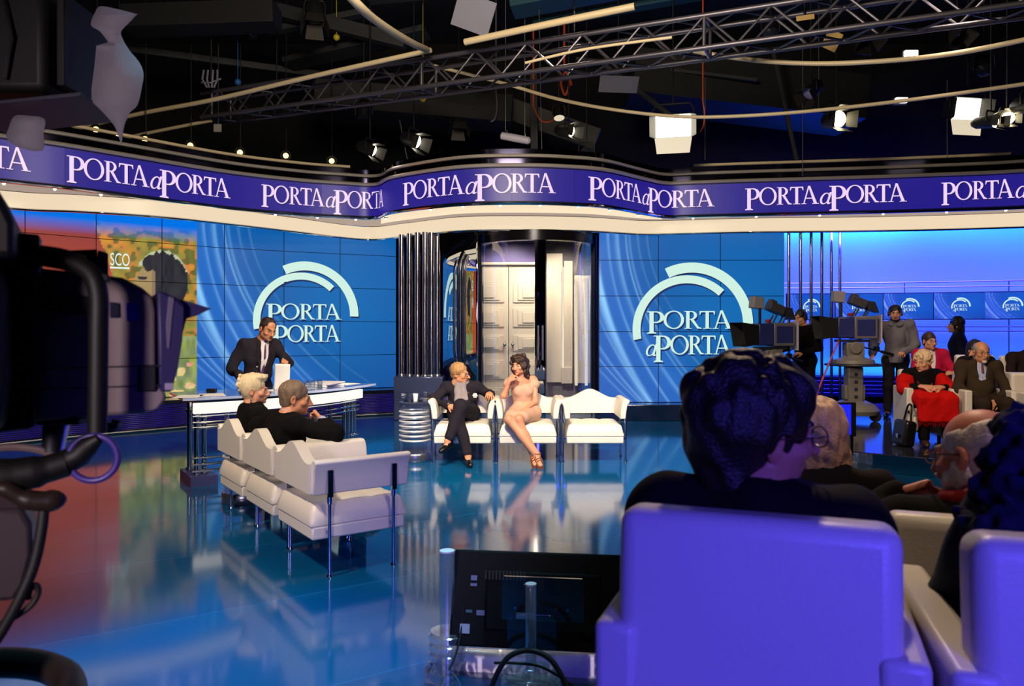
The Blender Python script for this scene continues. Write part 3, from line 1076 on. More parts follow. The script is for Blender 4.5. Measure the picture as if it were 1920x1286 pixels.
# bowed mirror panel left of the entrance, turned toward the left video wall
mir = thing('mirror_screen', 'bowed mirror panel between the chrome tubes and the glass entrance', 'mirror', (1.04, 15.40, 0))
def onmir(u, z):
    a = R(215.8 + 18.8 * u)
    return Vector((2.8 * math.cos(a), 2.8 * math.sin(a), z))
MB().sheet(lambda u, v: onmir(u, 0.55 + 2.65 * v), 30, 4).build('panel', mat('wavy_mirror', rgb(215, 220, 228), 0.02, 1.0, vary=0.0, bump=0.04, bscale=2.2), mir, solid=0.02, recalc=False)
MB().sheet(lambda u, v: onmir(u, 0.0 + 0.54 * v), 30, 1).build('base', DARKMETAL, mir, solid=0.03, recalc=False)
MB().tube([onmir(i / 20, 0.56) for i in range(21)], 0.02, 8).build('lower_edge', CHROME, mir)

# bundle of tall chrome tubes
for k, (px, yy) in enumerate(((753, 13.6), (768, 13.45), (783, 13.3), (797, 13.25), (809, 13.3), (820, 13.4))):
    x = (px - CX) / FPX * yy
    t = thing('chrome_tube', ['leftmost', 'second', 'third', 'fourth', 'fifth', 'sixth'][k] + ' chrome tube of the bundle, counted from the left video wall', 'tube', (x, yy, 0.75), 0, 'chrome tubes by the entrance')
    MB().cyl((0, 0, 0), (0, 0, 2.47), 0.052, n=20).build('tube', mat('brushed_chrome', rgb(158, 156, 164), 0.2, 1.0, rvary=.06), t)
    MB().lathe([(0.0, 0.03), (0.06, 0.03), (0.065, 0.0), (0.0, 0.0)], n=20).build('foot', SATIN, t)
o = MB().box((-1.60, 13.42, 0.375), (0.84, 0.46, 0.75)).build('plinth', mat('tube_base_gloss', rgb(84, 94, 132), 0.18, 0.5), bevel=0.02)
tag(o, 'dark glossy block that carries the chrome tubes', 'plinth')

# ================================================================== BLUE LIT WALL, MONITORS, POLES
BLUEWALL = mat('blue_cyclorama', rgb(132, 146, 246), 0.55, vary=0.01)
BW = [(5.0, 16.0), (5.8, 15.95), (7.2, 15.75), (8.8, 15.3), (10.4, 14.6), (12.2, 13.4)]
BWP = catmull([(x, y, 0) for x, y in BW], 8)
structure(wall_strip(BWP, 0.62, 3.9, 0.1).build('wall_blue', BLUEWALL, angle=60))
bplin = thing('blue_plinth', 'dark blue slatted plinth below the lit blue wall', 'plinth')
q = offset(BWP, -0.25)
wall_strip(q, 0.2, 0.62, 0.2).build('body', mat('blue_plinth_paint', rgb(20, 22, 84), 0.25), bplin, angle=60)
mb = MB()
for z in (0.28, 0.36, 0.44, 0.52, 0.60):
    mb.tube([(p.x, p.y, z) for p in offset(BWP, -0.28)], 0.007, 6)
mb.build('slats', mat('blue_slats', rgb(110, 110, 190), 0.25, 0.7), bplin)

def strip_light(name, i0, i1, back, z, aim, energy, col, h=0.08):
    a, b = BWP[i0], BWP[i1]
    pa = offset(BWP, back)
    p0, p1 = pa[i0], pa[i1]
    c = (p0 + p1) / 2
    mid = (BWP[i0] + BWP[i1]) / 2
    d = bpy.data.lights.new(name, 'AREA')
    d.shape = 'RECTANGLE'
    d.size = (p1 - p0).length
    d.size_y = h
    d.energy = energy
    d.color = col
    o = bpy.data.objects.new(name, d)
    COL.objects.link(o)
    t = (p1 - p0).normalized()
    nrm = Vector((-t.y, t.x, 0))
    dirv = (nrm * 1.0 + Vector((0, 0, aim))).normalized()
    zax = -dirv
    xax = t
    yax = zax.cross(xax)
    m = Matrix((xax, yax, zax)).transposed().to_4x4()
    m.translation = Vector((c.x, c.y, z))
    o.matrix_world = m
    return o
NB = len(BWP) - 1
for i0, i1 in ((0, NB // 2), (NB // 2, NB)):
    strip_light('wall_strip_top', i0, i1, -0.16, 3.78, -2.2, 100, (0.0, 0.34, 1.0))
    strip_light('wall_strip_bottom', i0, i1, -0.16, 0.65, 3.0, 26, (0.0, 0.36, 1.0))
    strip_light('wall_flood', i0, i1, -1.5, 3.35, -0.9, 260, (0.075, 0.05, 1.0), 0.3)
    strip_light('wall_halo', i0, i1, -0.45, 2.02, 0.0, 12, (0.22, 0.45, 1.0), 0.30)

# rails across the wall
RAILP = offset(BWP, -0.75)
for z, side in ((2.46, 'top'), (2.365, 'second'), (1.61, 'third'), (1.525, 'lowest')):
    o = MB().tube([(p.x, p.y, z) for p in RAILP], 0.013, 8).build('wall_rail', SATIN)
    tag(o, side + ' of the thin steel rails crossing the blue wall' + (', above the monitors' if z > 2 else ', below the monitors'), 'rail')
def rail_at(px):
    for a, b in zip(RAILP, RAILP[1:]):
        pa, pb = CX + FPX * a.x / a.y, CX + FPX * b.x / b.y
        if pa <= px <= pb:
            return a.lerp(b, (px - pa) / (pb - pa)), (b - a).normalized()
    return RAILP[-1], Vector((1, 0, 0))
for k, px in enumerate((1518, 1697, 1893)):
    p, _ = rail_at(px)
    o = MB().cyl((p.x, p.y + 0.02, 0.64), (p.x, p.y + 0.02, 2.47), 0.011, n=8).build('rail_post', SATIN)
    tag(o, ['thin steel post of the wall rails behind the chrome poles', 'thin steel post of the wall rails by the hooded man',
            'thin steel post of the wall rails at the far right monitor'][k], 'post')

# five monitors in a row
MONW, MONH = 0.862, 0.488
def monitor_picture():
    U, V = np.meshgrid(np.linspace(0, 1, 61), np.linspace(0, 1, 37))
    c = wallpaper(U, V)
    c[..., 2] = np.clip(c[..., 2] * 1.25, 0, 1)
    c[..., 1] *= 0.70
    return c.reshape(-1, 3)
mon = None
names = ['monitor behind the chrome poles at the left end of the wall row', 'wall monitor half hidden by the pedestal camera', 'wall monitor beside the head of the hooded man',
         'wall monitor above the long-haired walking figure', 'wall monitor at the right end of the row above the bearded man']
for k, px in enumerate((1517, 1609, 1701, 1796, 1893)):
    p, t = rail_at(px)
    a = math.atan2(t.y, t.x)
    loc = (p.x - t.y * -0.04, p.y - 0.06, 2.0)
    if mon is None:
        mon = thing('monitor', names[k], 'monitor', loc, a, 'monitors on the blue wall')
        mb = MB().box((0, 0.035, 0), (MONW + 0.036, 0.06, MONH + 0.036))
        mb.build('housing', BLACKPLASTIC, mon, bevel=0.008)
        mb = MB().sheet(lambda u, v: ((u - 0.5) * MONW, 0.003, (v - 0.5) * MONH), 60, 36)
        o = mb.build('screen', PIX, mon, smooth=False, recalc=False)
        ca = o.data.color_attributes.new('pixels', 'FLOAT_COLOR', 'POINT')
        buf = np.ones((61 * 37, 4), dtype=np.float32)
        buf[:, :3] = monitor_picture()
        ca.data.foreach_set('color', buf.ravel())
        mb = MB()
        add_polys(mb, ARCS + TITLES, lambda x, y: (0.03 + x * 0.155, 0.0, -0.01 + y * 0.155))
        mb.build('title_mark', LOGOCOL, mon, smooth=False)
        MB().box((0, 0.10, -0.02), (0.12, 0.08, 0.30)).build('bracket', DARKMETAL, mon)
    else:
        copy_tree(mon, loc, a, names[k])

# six chrome poles in front of the wall
for k, (px, yy) in enumerate(((1479, 13.2), (1501, 13.5), (1521, 13.8), (1541, 14.1), (1559, 14.4), (1575, 14.7))):
    t = thing('chrome_pole', ['first', 'second', 'third', 'fourth', 'fifth', 'sixth'][k] + ' slender chrome pole counted from the right video wall', 'pole',
              ((px - CX) / FPX * yy, yy, 0.2 if yy < 14.2 else 0.0), 0, 'chrome poles before the blue wall')
    MB().cyl((0, 0, 0), (0, 0, 3.25 if yy < 14.2 else 3.45), 0.026, n=14).build('pole', MATS['brushed_chrome'], t)
    MB().lathe([(0.0, 0.015), (0.05, 0.015), (0.055, 0.0), (0.0, 0.0)], n=18).build('foot', SATIN, t)

# ================================================================== CEILING GEAR
# box truss from the upper right to the left
TA, TB = at(395, 226, 13.2), at(1960, 14, 8.3)
def truss(name, A, B, w, h, label, tube_r=0.034):
    t = thing(name, label, 'truss')
    d = (B - A).normalized()
    side = Vector((-d.y, d.x, 0)).normalized()
    up = side.cross(d) * -1
    if up.z < 0:
        up = -up
    L = (B - A).length
    cor = [(-w / 2, 0), (w / 2, 0), (-w / 2, h), (w / 2, h)]
    for cx, cz in cor:
        o = side * cx + up * cz
        MB().cyl(A + o, B + o, tube_r, n=12).build('chord', TRUSSMETAL, t)
    def brace(c0, c1):
        mb = MB()
        nseg = int(L / (h * 1.9))
        for i in range(nseg):
            p0, p1 = A + d * (L * i / nseg), A + d * (L * (i + 1) / nseg)
            m = (p0 + p1) / 2
            o0, o1 = side * c0[0] + up * c0[1], side * c1[0] + up * c1[1]
            mb.cyl(p0 + o0, m + o1, 0.016, n=8)
            mb.cyl(m + o1, p1 + o0, 0.016, n=8)
        mb.build('bracing', TRUSSMETAL, t)
    brace(cor[0], cor[2]); brace(cor[1], cor[3]); brace(cor[0], cor[1]); brace(cor[2], cor[3])
    for f in (0.02, 0.36, 0.70):
        mb = MB()
        p = A + d * (L * f)
        for c0, c1 in ((0, 1), (2, 3), (0, 2), (1, 3)):
            a_, b_ = side * cor[c0][0] + up * cor[c0][1], side * cor[c1][0] + up * cor[c1][1]
            mb.cyl(p + a_, p + b_, 0.024, n=10)
        mb.build('joint_frame', TRUSSMETAL, t)
    return t, d, side, up
tr, TD, TS, TU = truss('lighting_truss', TA, TB, 0.42, 0.40, 'grey aluminium box truss slanting across the top of the studio')
# hangers that carry the truss
for k, f in enumerate((0.12, 0.55, 0.92)):
    p = TA.lerp(TB, f) + TU * 0.40
    o = MB().cyl(p, Vector((p.x, p.y, ZC)), 0.012, n=8).build('truss_hanger', DARKMETAL)
    tag(o, ['far', 'middle', 'near'][k] + ' steel hanger holding the box truss', 'hanger', 'truss hangers')

# cream curtain rails
def rail(name, label, pts, r, mat_=TUBECREAM, k=14):
    o = MB().tube(catmull(pts, k), r, 10).build(name, mat_)
    return tag(o, label, 'rail')
rail('curtain_rail', 'straight cream rail that lies along the truss and ends at its middle', [at(60, 262, 13.4), at(250, 216, 12.9), at(400, 187, 12.3), at(600, 140, 11.5), at(808, 94, 10.8)], 0.036)
rail('curtain_rail', 'short straight cream rail on top of the truss, right of the grey panel', [at(872, 79, 10.4), at(1030, 45, 9.9), at(1190, 12, 9.5)], 0.046)
rail('curtain_rail', 'thin cream rail running out from the left end of the truss', [at(150, 277, 13.9), at(280, 249, 13.5), at(396, 226, 13.1)], 0.03)
rail('curtain_rail', 'curved cream rail dropping from the top of the picture to the truss', [at(640, -25, 7.0), at(672, 10, 7.4), at(700, 35, 8.0), at(740, 62, 8.9), at(775, 82, 9.8), at(800, 93, 10.7)], 0.045)
rail('curtain_rail', 'long low cream rail arching over the bulge of the ring', [at(800, 120, 12.2), at(940, 155, 12.2), at(1040, 184, 12.0), at(1140, 204, 11.8), at(1250, 217, 11.5), at(1350, 219, 11.2), at(1500, 210, 10.8), at(1700, 188, 10.3), at(1960, 152, 9.6)], 0.026)
rail('curtain_rail', 'upper cream rail arching at the right under the truss', [at(1300, 95, 10.4), at(1360, 106, 10.3), at(1450, 116, 10.0), at(1560, 119, 9.7), at(1700, 111, 9.3), at(1820, 95, 9.0), at(1960, 66, 8.6)], 0.03)
rail('curtain_rail', 'thin cream rail along the underside of the truss', [at(985, 118, 9.9), at(1100, 92, 9.6), at(1260, 70, 9.2)], 0.018)

# dark beams and ducts of the roof
ROOFMETAL = mat('roof_metal', rgb(44, 46, 50), 0.6, 0.4)
TEALLITDUCT = mat('teal_lit_duct', rgb(40, 84, 100), 0.5, 0.4)  # teal light falling on the roof ducts, painted into their colour
for k, (a, b, w, h, m, lb) in enumerate((
        ((960, 18, 12.6), (1420, -70, 12.0), 0.55, 0.12, TEALLITDUCT, 'teal-lit roof duct behind the truss at the top'),
        ((1000, 45, 13.5), (1320, -10, 13.0), 0.25, 0.1, TEALLITDUCT, 'narrow teal-lit roof duct just behind the truss'),
        ((540, 120, 14.0), (800, 60, 13.6), 0.50, 0.10, ROOFMETAL, 'dark grey roof duct above the left half of the truss'),
        ((480, 10, 13.0), (760, 80, 13.0), 0.20, 0.22, ROOFMETAL, 'dark roof beam near the curved cream rail'),
        ((915, 190, 15.0), (1120, 262, 14.6), 0.12, 0.42, mat('gantry_grey', rgb(58, 58, 58), 0.6), 'grey gantry beam behind the arching rail'),
        ((600, 185, 14.5), (960, 215, 14.5), 0.9, 0.5, mat('duct_black', rgb(12, 13, 16), 0.7), 'wide black air duct under the middle of the truss'),
        ((1180, 150, 14.5), (1600, 200, 14.5), 1.3, 0.8, mat('duct_black', rgb(12, 13, 16), 0.7), 'wide black air duct at the right behind the rails'),
        ((0, 60, 12.5), (600, 140, 14.5), 0.12, 0.12, ROOFMETAL, 'long thin roof pipe at the upper left'),
        ((240, 40, 12.0), (520, 30, 12.0), 0.5, 0.35, mat('duct_black', rgb(12, 13, 16), 0.7), 'black box beam at the upper left'))):
    A, B = at(*a), at(*b)
    d = (B - A).normalized()
    xa, ya = d, Vector((-d.y, d.x, 0)).normalized()
    za = xa.cross(ya)
    M3 = Matrix((xa, ya, za)).transposed()
    o = MB().box((A + B) / 2, ((B - A).length, w, h), M3).build('roof_beam', m, bevel=0.01)
    tag(o, lb, 'beam')

# hanging cables and suspension wires
WIRE = mat('steel_wire', rgb(120, 120, 120), 0.5, 0.5)
ORANGE = mat('orange_cable', rgb(190, 70, 20), 0.5)
BLACKCABLE = mat('black_cable', rgb(22, 22, 24), 0.6)
for k, (px, y0, y1, yy, lb) in enumerate(((984, 60, 255, 13.0, 'thin wire holding the white tube lamp'), (1010, 60, 292, 12.6, 'thin wire ending on the ring right of the white tube lamp'),
                                      (948, 60, 246, 13.0, 'left thin wire of the white tube lamp'), (1505, 150, 330, 12.6, 'thin wire near the bright round lamp'),
                                      (1322, 225, 300, 12.6, 'thin wire beside the bright flood'), (1776, 230, 296, 12.0, 'thin wire under the large flood at the right'),
                                      (1520, 60, 200, 13.2, 'loose cable hanging at the right of the yellow board'), (1535, 90, 205, 13.2, 'second loose cable right of the yellow board'))):
    o = MB().cyl(at(px, y0 - 80, yy), at(px + (6 if k == 1 else 0), y1, yy), 0.006, n=6).build('hanging_wire', WIRE)
    tag(o, lb, 'wire')
def cable(name, label, pts, r, m, cat='cable'):
    up = Vector((pts[0].x, pts[0].y, ZC - 0.002))
    return tag(MB().tube([up] + catmull(pts, 8), r, 8).build(name, m), label, cat)
cable('hanging_cable', 'orange cable coil beside the gantry beam', [at(1058, 130, 13.6), at(1068, 150, 13.6), at(1060, 178, 13.6), at(1052, 155, 13.6), at(1062, 135, 13.6), at(1072, 160, 13.6)], 0.02, ORANGE)
cable('hanging_cable', 'slack orange cable in front of the gantry beam', [at(1000, 200, 13.6), at(1015, 226, 13.6), at(1035, 226, 13.6), at(1050, 205, 13.6)], 0.014, ORANGE)
cable('hanging_cable', 'short orange cable beside the bright flood', [at(1318, 190, 12.0), at(1321, 215, 12.0), at(1319, 235, 12.0), at(1313, 247, 12.0)], 0.012, ORANGE)
cable('hanging_cable', 'grey cable hanging from the gantry beam', [at(930, 170, 13.9), at(932, 200, 13.9), at(928, 222, 13.9), at(920, 228, 13.9)], 0.014, WIRE)

# lamps
HOUS = mat('lamp_housing', rgb(30, 30, 33), 0.5, 0.4)
FLOODGLOW = glow('flood_glow', (1.0, 0.92, 0.72, 1), 7.0)
FLOODSOFT = glow('flood_soft', (1.0, 0.86, 0.62, 1), 0.75)
SPOTGLOW = glow('spot_glow', (1.0, 0.85, 0.50, 1), 14.0)
DICHRO = glow('dichroic_glow', (1.0, 0.70, 0.25, 1), 3.0)
BARN = mat('barn_door', rgb(56, 54, 52), 0.5, 0.5)

def yoke(t, w, h, m=HOUS):
    top = ZC - t.location.z - 0.002
    mb = MB().tube([(-w, 0, 0), (-w, 0, h * 0.7), (-w * 0.8, 0, h), (w * 0.8, 0, h), (w, 0, h * 0.7), (w, 0, 0)], 0.014, 8)
    mb.cyl((0, 0, h), (0, 0, top), 0.012, n=8)
    mb.build('yoke', m, t)

def softlight(px, py, yy, w, label, rz, tilt):
    """square flood with an open reflector front (local -Y) and a pale skirt"""
    t = thing('softlight', label, 'lamp', at(px, py, yy), rz)
    Mx = rot(tilt, 0, 0)
    mb = MB()
    h = w * 0.62
    mb.add([(-w / 2, 0, -h / 2), (w / 2, 0, -h / 2), (w / 2, 0, h / 2), (-w / 2, 0, h / 2), (-w * .35, .28, -h * .35), (w * .35, .28, -h * .35), (w * .35, .28, h * .35), (-w * .35, .28, h * .35)],
           [(0, 1, 5, 4), (1, 2, 6, 5), (2, 3, 7, 6), (3, 0, 4, 7), (4, 5, 6, 7)], Mx)
    mb.build('housing', HOUS, t, smooth=False, solid=0.006)
    mb = MB().sheet(lambda u, v: Mx @ Vector(((u - .5) * w * .94, 0.05, (v - .5) * h * .94)), 2, 2)
    mb.build('lit_reflector', FLOODGLOW, t, recalc=False)
    for sx in (-1, 1):
        mb = MB().add([(sx * w / 2, 0, -h / 2), (sx * w / 2, 0, h / 2), (sx * w * .62, -w * .28, h * .42), (sx * w * .62, -w * .28, -h * .42)], [(0, 1, 2, 3)], Mx)
        mb.build('barn_door', BARN, t, smooth=False, solid=0.004)
    mb = MB().add([(-w / 2, 0, -h / 2), (w / 2, 0, -h / 2), (w * .44, -w * .1, -h * .5 - w * .42), (-w * .44, -w * .1, -h * .5 - w * .42)], [(0, 1, 2, 3)], Mx)
    mb.build('diffuser_skirt', FLOODSOFT, t, smooth=False, solid=0.004)
    yoke(t, w * 0.56, w * 0.6)
    return t
softlight(1262, 236, 11.8, 0.56, 'bright square flood lamp with pale skirt hanging above the ring', R(-14), 12)
softlight(1815, 204, 11.0, 0.50, 'bright square flood lamp hanging at the far right', R(10), 12)

def fresnel(px, py, yy, r, label, rz, tilt, gl, doors=True, group=None):
    """round spot: can, lens facing local -Y, barn doors, yoke"""
    t = thing('spot_lamp', label, 'lamp', at(px, py, yy), rz, group)
    Mx = rot(tilt, 0, 0) @ rot(90, 0, 0)
    MB().lathe([(0.0, -0.26), (r * .6, -0.26), (r * .95, -0.20), (r, -0.05), (r * 1.02, 0.06), (r * .96, 0.06)], n=24, M=Mx).build('housing', HOUS, t)
    MB().lathe([(0.0, 0.085), (r * .5, 0.08), (r * .95, 0.055)], n=24, M=Mx).build('lens', gl, t)
    if doors:
        for a in (0, 90, 180, 270):
            Ma = Mx @ Matrix.Rotation(R(a), 3, 'Z')
            MB().add([(r * .98, -r * .8, .06), (r * .98, r * .8, .06), (r * 1.5, r * 1.0, .06 + r * 1.5), (r * 1.5, -r * 1.0, .06 + r * 1.5)], [(0, 1, 2, 3)], Ma).build('barn_door', BARN, t, smooth=False, solid=0.004)
    yoke(t, r * 1.12, r * 1.7)
    return t
fresnel(1568, 224, 11.0, 0.12, 'brightest round spot lamp with barn doors right of the middle', R(12), 10, SPOTGLOW)
fresnel(1858, 228, 10.6, 0.085, 'left of two round spot lamps beside the far right flood', R(25), 8, SPOTGLOW)
fresnel(1888, 222, 10.6, 0.085, 'right of two round spot lamps beside the far right flood', R(-15), 10, SPOTGLOW)
fresnel(1930, 196, 10.2, 0.11, 'round spot lamp cut by the right edge of the picture', R(10), 10, SPOTGLOW)
fresnel(694, 280, 12.7, 0.10, 'tilted spot lamp above the left end of the bulge, lit in profile', R(62), 24, FLOODGLOW)
fresnel(776, 264, 12.7, 0.115, 'larger tilted spot lamp beside the steel pole over the bulge', R(58), 22, FLOODGLOW)
fresnel(1066, 245, 13.0, 0.10, 'spot lamp hanging before the gantry beam, half turned away', R(50), 12, FLOODGLOW)
fresnel(1048, 216, 13.0, 0.095, 'round dark lamp with a faintly lit rim above the gantry beam', R(10), 70, FLOODSOFT, False)
fresnel(682, 216, 13.2, 0.13, 'dark downlight can hanging below the truss at the left', R(0), 80, HOUS, False)
fresnel(1520, 172, 11.8, 0.10, 'unlit slim lamp with pale lens right of the wide black duct', R(-60), 40, mat('pale_lens', rgb(150, 145, 190), 0.3), True)
fresnel(1100, 290, 13.2, 0.12, 'unlit lamp standing behind the ring near the bulge', R(5), 0, mat('dark_lens', rgb(34, 36, 42), 0.15), False)
for k, (px, py, yy, r, rz, tl, lb) in enumerate(((1795, 52, 10.5, 0.11, 20, 60, 'unlit round lamp at the upper right above the upper cream rail'), (1845, 128, 11.2, 0.12, -20, 50, 'unlit round lamp hanging between the two arching rails at the right'),
        (1625, 60, 11.5, 0.13, 10, 65, 'unlit round lamp hanging beside the small amber board'), (1445, 60, 12.2, 0.12, -15, 55, 'unlit round lamp behind the right part of the truss'),
        (590, 30, 11.8, 0.14, 15, 70, 'unlit round lamp hanging left of the curved cream rail'), (470, 60, 12.5, 0.12, -20, 60, 'unlit round lamp hanging in the dark at the upper left'),
        (860, 230, 14.2, 0.13, 10, 70, 'unlit round lamp under the wide black duct'))):
    fresnel(px, py, yy, r, lb, R(rz), tl, MATS['dark_lens'] if 'dark_lens' in MATS else HOUS, k % 2 == 0)
# row of small dichroic spots along the left of the ring
for k, (px, py) in enumerate(((135, 231), (180, 243), (222, 255), (272, 261), (357, 273), (450, 286), (536, 292), (622, 302))):
    yy = 11.8 + 1.9 * k / 7
    t = thing('dichroic_spot', 'small amber spot lamp in the row above the left wing of the ring', 'lamp', at(px, py, yy), R(10), 'amber spots above the left wing')
    M9 = rot(90, 0, 0)
    r = 0.085 if k not in (0, 2) else 0.06
    MB().lathe([(0, -0.12), (r * .7, -0.10), (r, 0.0), (r * 1.05, 0.02), (r * .92, 0.02)], n=16, M=M9).build('housing', HOUS, t)
    MB().lathe([(0, 0.0), (r * .55, 0.004), (r * .56, 0.008)], n=14, M=M9).build('lamp_face', DICHRO, t)
    MB().cyl((0, 0.05, r), (0, 0.05, ZC - t.location.z - 0.002), 0.008, n=8).build('stem', HOUS, t)
# white tube lamp on two wires
t = thing('tube_lamp', 'white capsule shaped lamp hanging on wires over the ring', 'lamp', at(967, 259, 13.0), R(-8))
MB().tube([Vector((-0.26, 0, 0.055)), Vector((-0.24, 0, 0.05)), Vector((0, 0, 0)), Vector((0.22, 0, -0.05)), Vector((0.25, 0, -0.055))], [0.03, 0.062, 0.066, 0.062, 0.03], 14).build('body', mat('white_lamp_body', rgb(185, 182, 200), 0.35), t)
MB().cyl((-0.15, 0, 0.09), (-0.15, 0, 0.13), 0.012).cyl((0.16, 0, 0.02), (0.16, 0, 0.07), 0.012).build('clip', SATIN, t)
# small glare lamps on the right
for k, (px, py, yy) in enumerate(((1708, 100, 9.6), (1690, 188, 10.6))):
    o = MB().box((0, 0, 0), (0.16, 0.06, 0.07)).build('rail_lamp', glow('rail_lamp_glow', (1, .95, .9, 1), 3.0 if k == 0 else 0.6), bevel=0.01)
    o.location = at(px, py, yy)
    tag(o, ['small white lamp sitting on the upper right cream rail', 'dim lamp sitting on the long low cream rail'][k], 'lamp')
    m2 = MB().box((0, 0.05, 0), (0.19, 0.05, 0.10)).build('housing', HOUS, o)
# cable trays and pipes of the roof grid
for k, (a, b, w, h, lb) in enumerate((((690, 0, 12.6), (1000, -30, 12.4), 0.30, 0.06, 'flat cable tray at the top, right of the curved rail'), ((500, 60, 13.4), (700, 20, 13.2), 0.20, 0.10, 'short cable tray at the top left of the curved rail'),
        ((1130, 120, 14.0), (1300, 250, 13.6), 0.08, 0.08, 'slanting roof pipe behind the bright square flood'), ((1450, 100, 13.0), (1500, 330, 13.0), 0.06, 0.06, 'upright roof pipe left of the brightest round lamp'),
        ((1000, 140, 14.6), (1002, 300, 14.6), 0.14, 0.14, 'upright grey post crossing the gantry beam'), ((1080, 110, 14.2), (1420, 150, 13.6), 0.06, 0.06, 'thin roof pipe above the arching rail'))):
    A, B = at(*a), at(*b)
    d = (B - A).normalized()
    ya = Vector((0, 1, 0)).cross(d).normalized()
    M3 = Matrix((d, d.cross(ya) * -1, ya)).transposed()
    o = MB().box((A + B) / 2, ((B - A).length, w, h), M3).build('roof_pipe', mat('pipe_grey', rgb(50, 52, 54), 0.6, 0.3), bevel=0.008)
    tag(o, lb, 'pipe')
# boards and reflectors in the grid
def board(px, py, yy, w, h, label, m, ry, rx=0, rz=0):
    t = thing('reflector_board', label, 'board', at(px, py, yy), R(rz))
    MB().box((0, 0, 0), (w, 0.015, h), rot(rx, ry, 0)).build('panel', m, t, bevel=0.003)
    MB().cyl((0, 0.03, 0), (0, 0.03, ZC - t.location.z - 0.002), 0.012, n=8).build('arm', HOUS, t)
    return t
board(888, 26, 10.2, 0.52, 0.44, 'tilted grey reflector board beside the truss at the top', mat('grey_board', rgb(118, 118, 136), 0.6), 20, 25)
board(1160, 158, 12.4, 0.62, 0.30, 'grey stepped reflector board under the truss right of the middle', mat('grey_board', rgb(118, 118, 136), 0.6), 2, 50)
board(1560, 76, 10.0, 0.20, 0.24, 'small yellow-white board hanging at the right below the truss', mat('amber_board', rgb(205, 170, 105), 0.6), 25, 10)
board(1510, 33, 9.4, 0.22, 0.06, 'narrow amber flag clipped inside the truss at the right', mat('amber_board', rgb(205, 170, 105), 0.6), -8, 10)
board(408, 240, 12.9, 0.13, 0.13, 'small pale box hanging under the left end of the truss', mat('pale_box', rgb(150, 145, 140), 0.6), 0)
# bright thin tripod pole behind the ring
o = MB().cyl(at(749, 225, 12.95), at(765, 306, 12.95), 0.012, n=8).build('steel_pole', SATIN)
tag(o, 'slanting bright steel pole beside the two lit lamps over the bulge', 'pole')
# coloured marks of rigging far up
for k, (px, py, col, lb) in enumerate(((402, 42, rgb(190, 160, 20), 'small yellow rigging knob at the upper left'), (420, 8, rgb(190, 50, 20), 'small red rigging knob at the top left'),
                                      (631, 70, rgb(190, 175, 30), 'small yellow rigging knob left of the curved rail'), (793, 185, rgb(170, 150, 10), 'small yellow rigging knob under the truss'),
                                      (446, 154, rgb(40, 100, 170), 'small blue rigging knob above the truss'))):
    o = MB().sphere((0, 0, 0), 0.055, 12, 8).cyl((0, 0, 0.04), (0, 0, ZC - at(px, py, 13.0).z - 0.002), 0.006, n=6).build('rigging_knob', mat('knob_%d' % k, col, 0.5))
    o.location = at(px, py, 13.0)
    tag(o, lb, 'knob')
# small white chairlike bracket lamp at upper left
t = thing('bracket_lamp', 'pale ribbed bracket lamp in the dark at the upper left', 'lamp', at(396, 150, 12.5))
mb = MB()
for x in (-0.12, -0.05, 0.03, 0.10):
    mb.tube([(x, 0, 0.16), (x * 1.1, -0.03, 0.0), (x * 0.5, -0.02, -0.13)], 0.016, 8)
mb.tube([(-0.16, 0, -0.04), (0, -0.05, -0.06), (0.16, 0, 0.02)], 0.012, 8)
mb.build('ribs', mat('pale_bracket', rgb(118, 114, 136), 0.5), t)
MB().cyl((0, 0, 0), (0, 0, 0.7), 0.014).build('stem', HOUS, t)

# near hanging spot at the upper left with diffusion paper clipped on
hs = thing('studio_spot', 'large black studio spot hanging close by at the upper left', 'lamp', at(85, 110, 3.2))
Mx = Matrix.Identity(3)
MB().box((-0.12, 0, 0.02), (0.50, 0.44, 0.44)).build('housing', BLACK, hs, bevel=0.03)
MB().box((0.19, -0.02, 0.0), (0.03, 0.40, 0.36)).build('barn_door', BLACK, hs, bevel=0.004)
MB().box((0.02, -0.06, -0.245), (0.52, 0.36, 0.016), rot(0, -6, 0)).build('lower_barn_door', mat('worn_barn_door', rgb(70, 68, 84), 0.45, 0.5), hs, bevel=0.003)
MB().cyl((-0.1, 0, 0.2), (-0.1, 0, 1.4), 0.03).build('hanger', BLACK, hs)
MB().tube([(-0.02, -0.23, 0.16), (0.02, -0.25, 0.0), (-0.01, -0.24, -0.16)], 0.008, 8).build('latch', SATIN, hs)
GEL = mat('diffusion_paper', rgb(146, 140, 154), 0.8, bump=0.6, bscale=9, vary=0.10)
YG = 3.05
def paper(outline, label, bend):
    mb = MB()
    pts = [at(x, y, YG) for x, y in outline]
    c = sum(pts, Vector()) / len(pts)
    poly = catmull(pts, 3, True)
    tri = tessellate_polygon([[Vector((p.x, p.z, 0)) for p in poly]])
    mb.add([(p.x - c.x, (p.y - c.y) + bend * math.sin(6 * (p.z - c.z)) , p.z - c.z) for p in poly], [tuple(t) for t in tri])
    o = mb.build('diffusion_sheet', GEL, solid=0.002, angle=80)
    o.location = c
    return tag(o, label, 'paper')
paper([(182, 6), (172, 16), (164, 42), (182, 55), (199, 76), (199, 77), (178, 84), (178, 85), (178, 130), (178, 188), (196, 210), (222, 240), (233, 270), (235, 270), (240, 240), (250, 215), (264, 200), (270, 165), (271, 140), (262, 118), (240, 92), (226, 70), (222, 55), (236, 38), (249, 23), (249, 21), (215, 12)],
      'long curled sheet of pale diffusion paper hanging from the near black spot', 0.03)
paper([(25, 217), (16, 240), (14, 260), (40, 278), (82, 283), (82, 250), (82, 222), (50, 216)], 'small square of pale diffusion paper under the near black spot', 0.02)
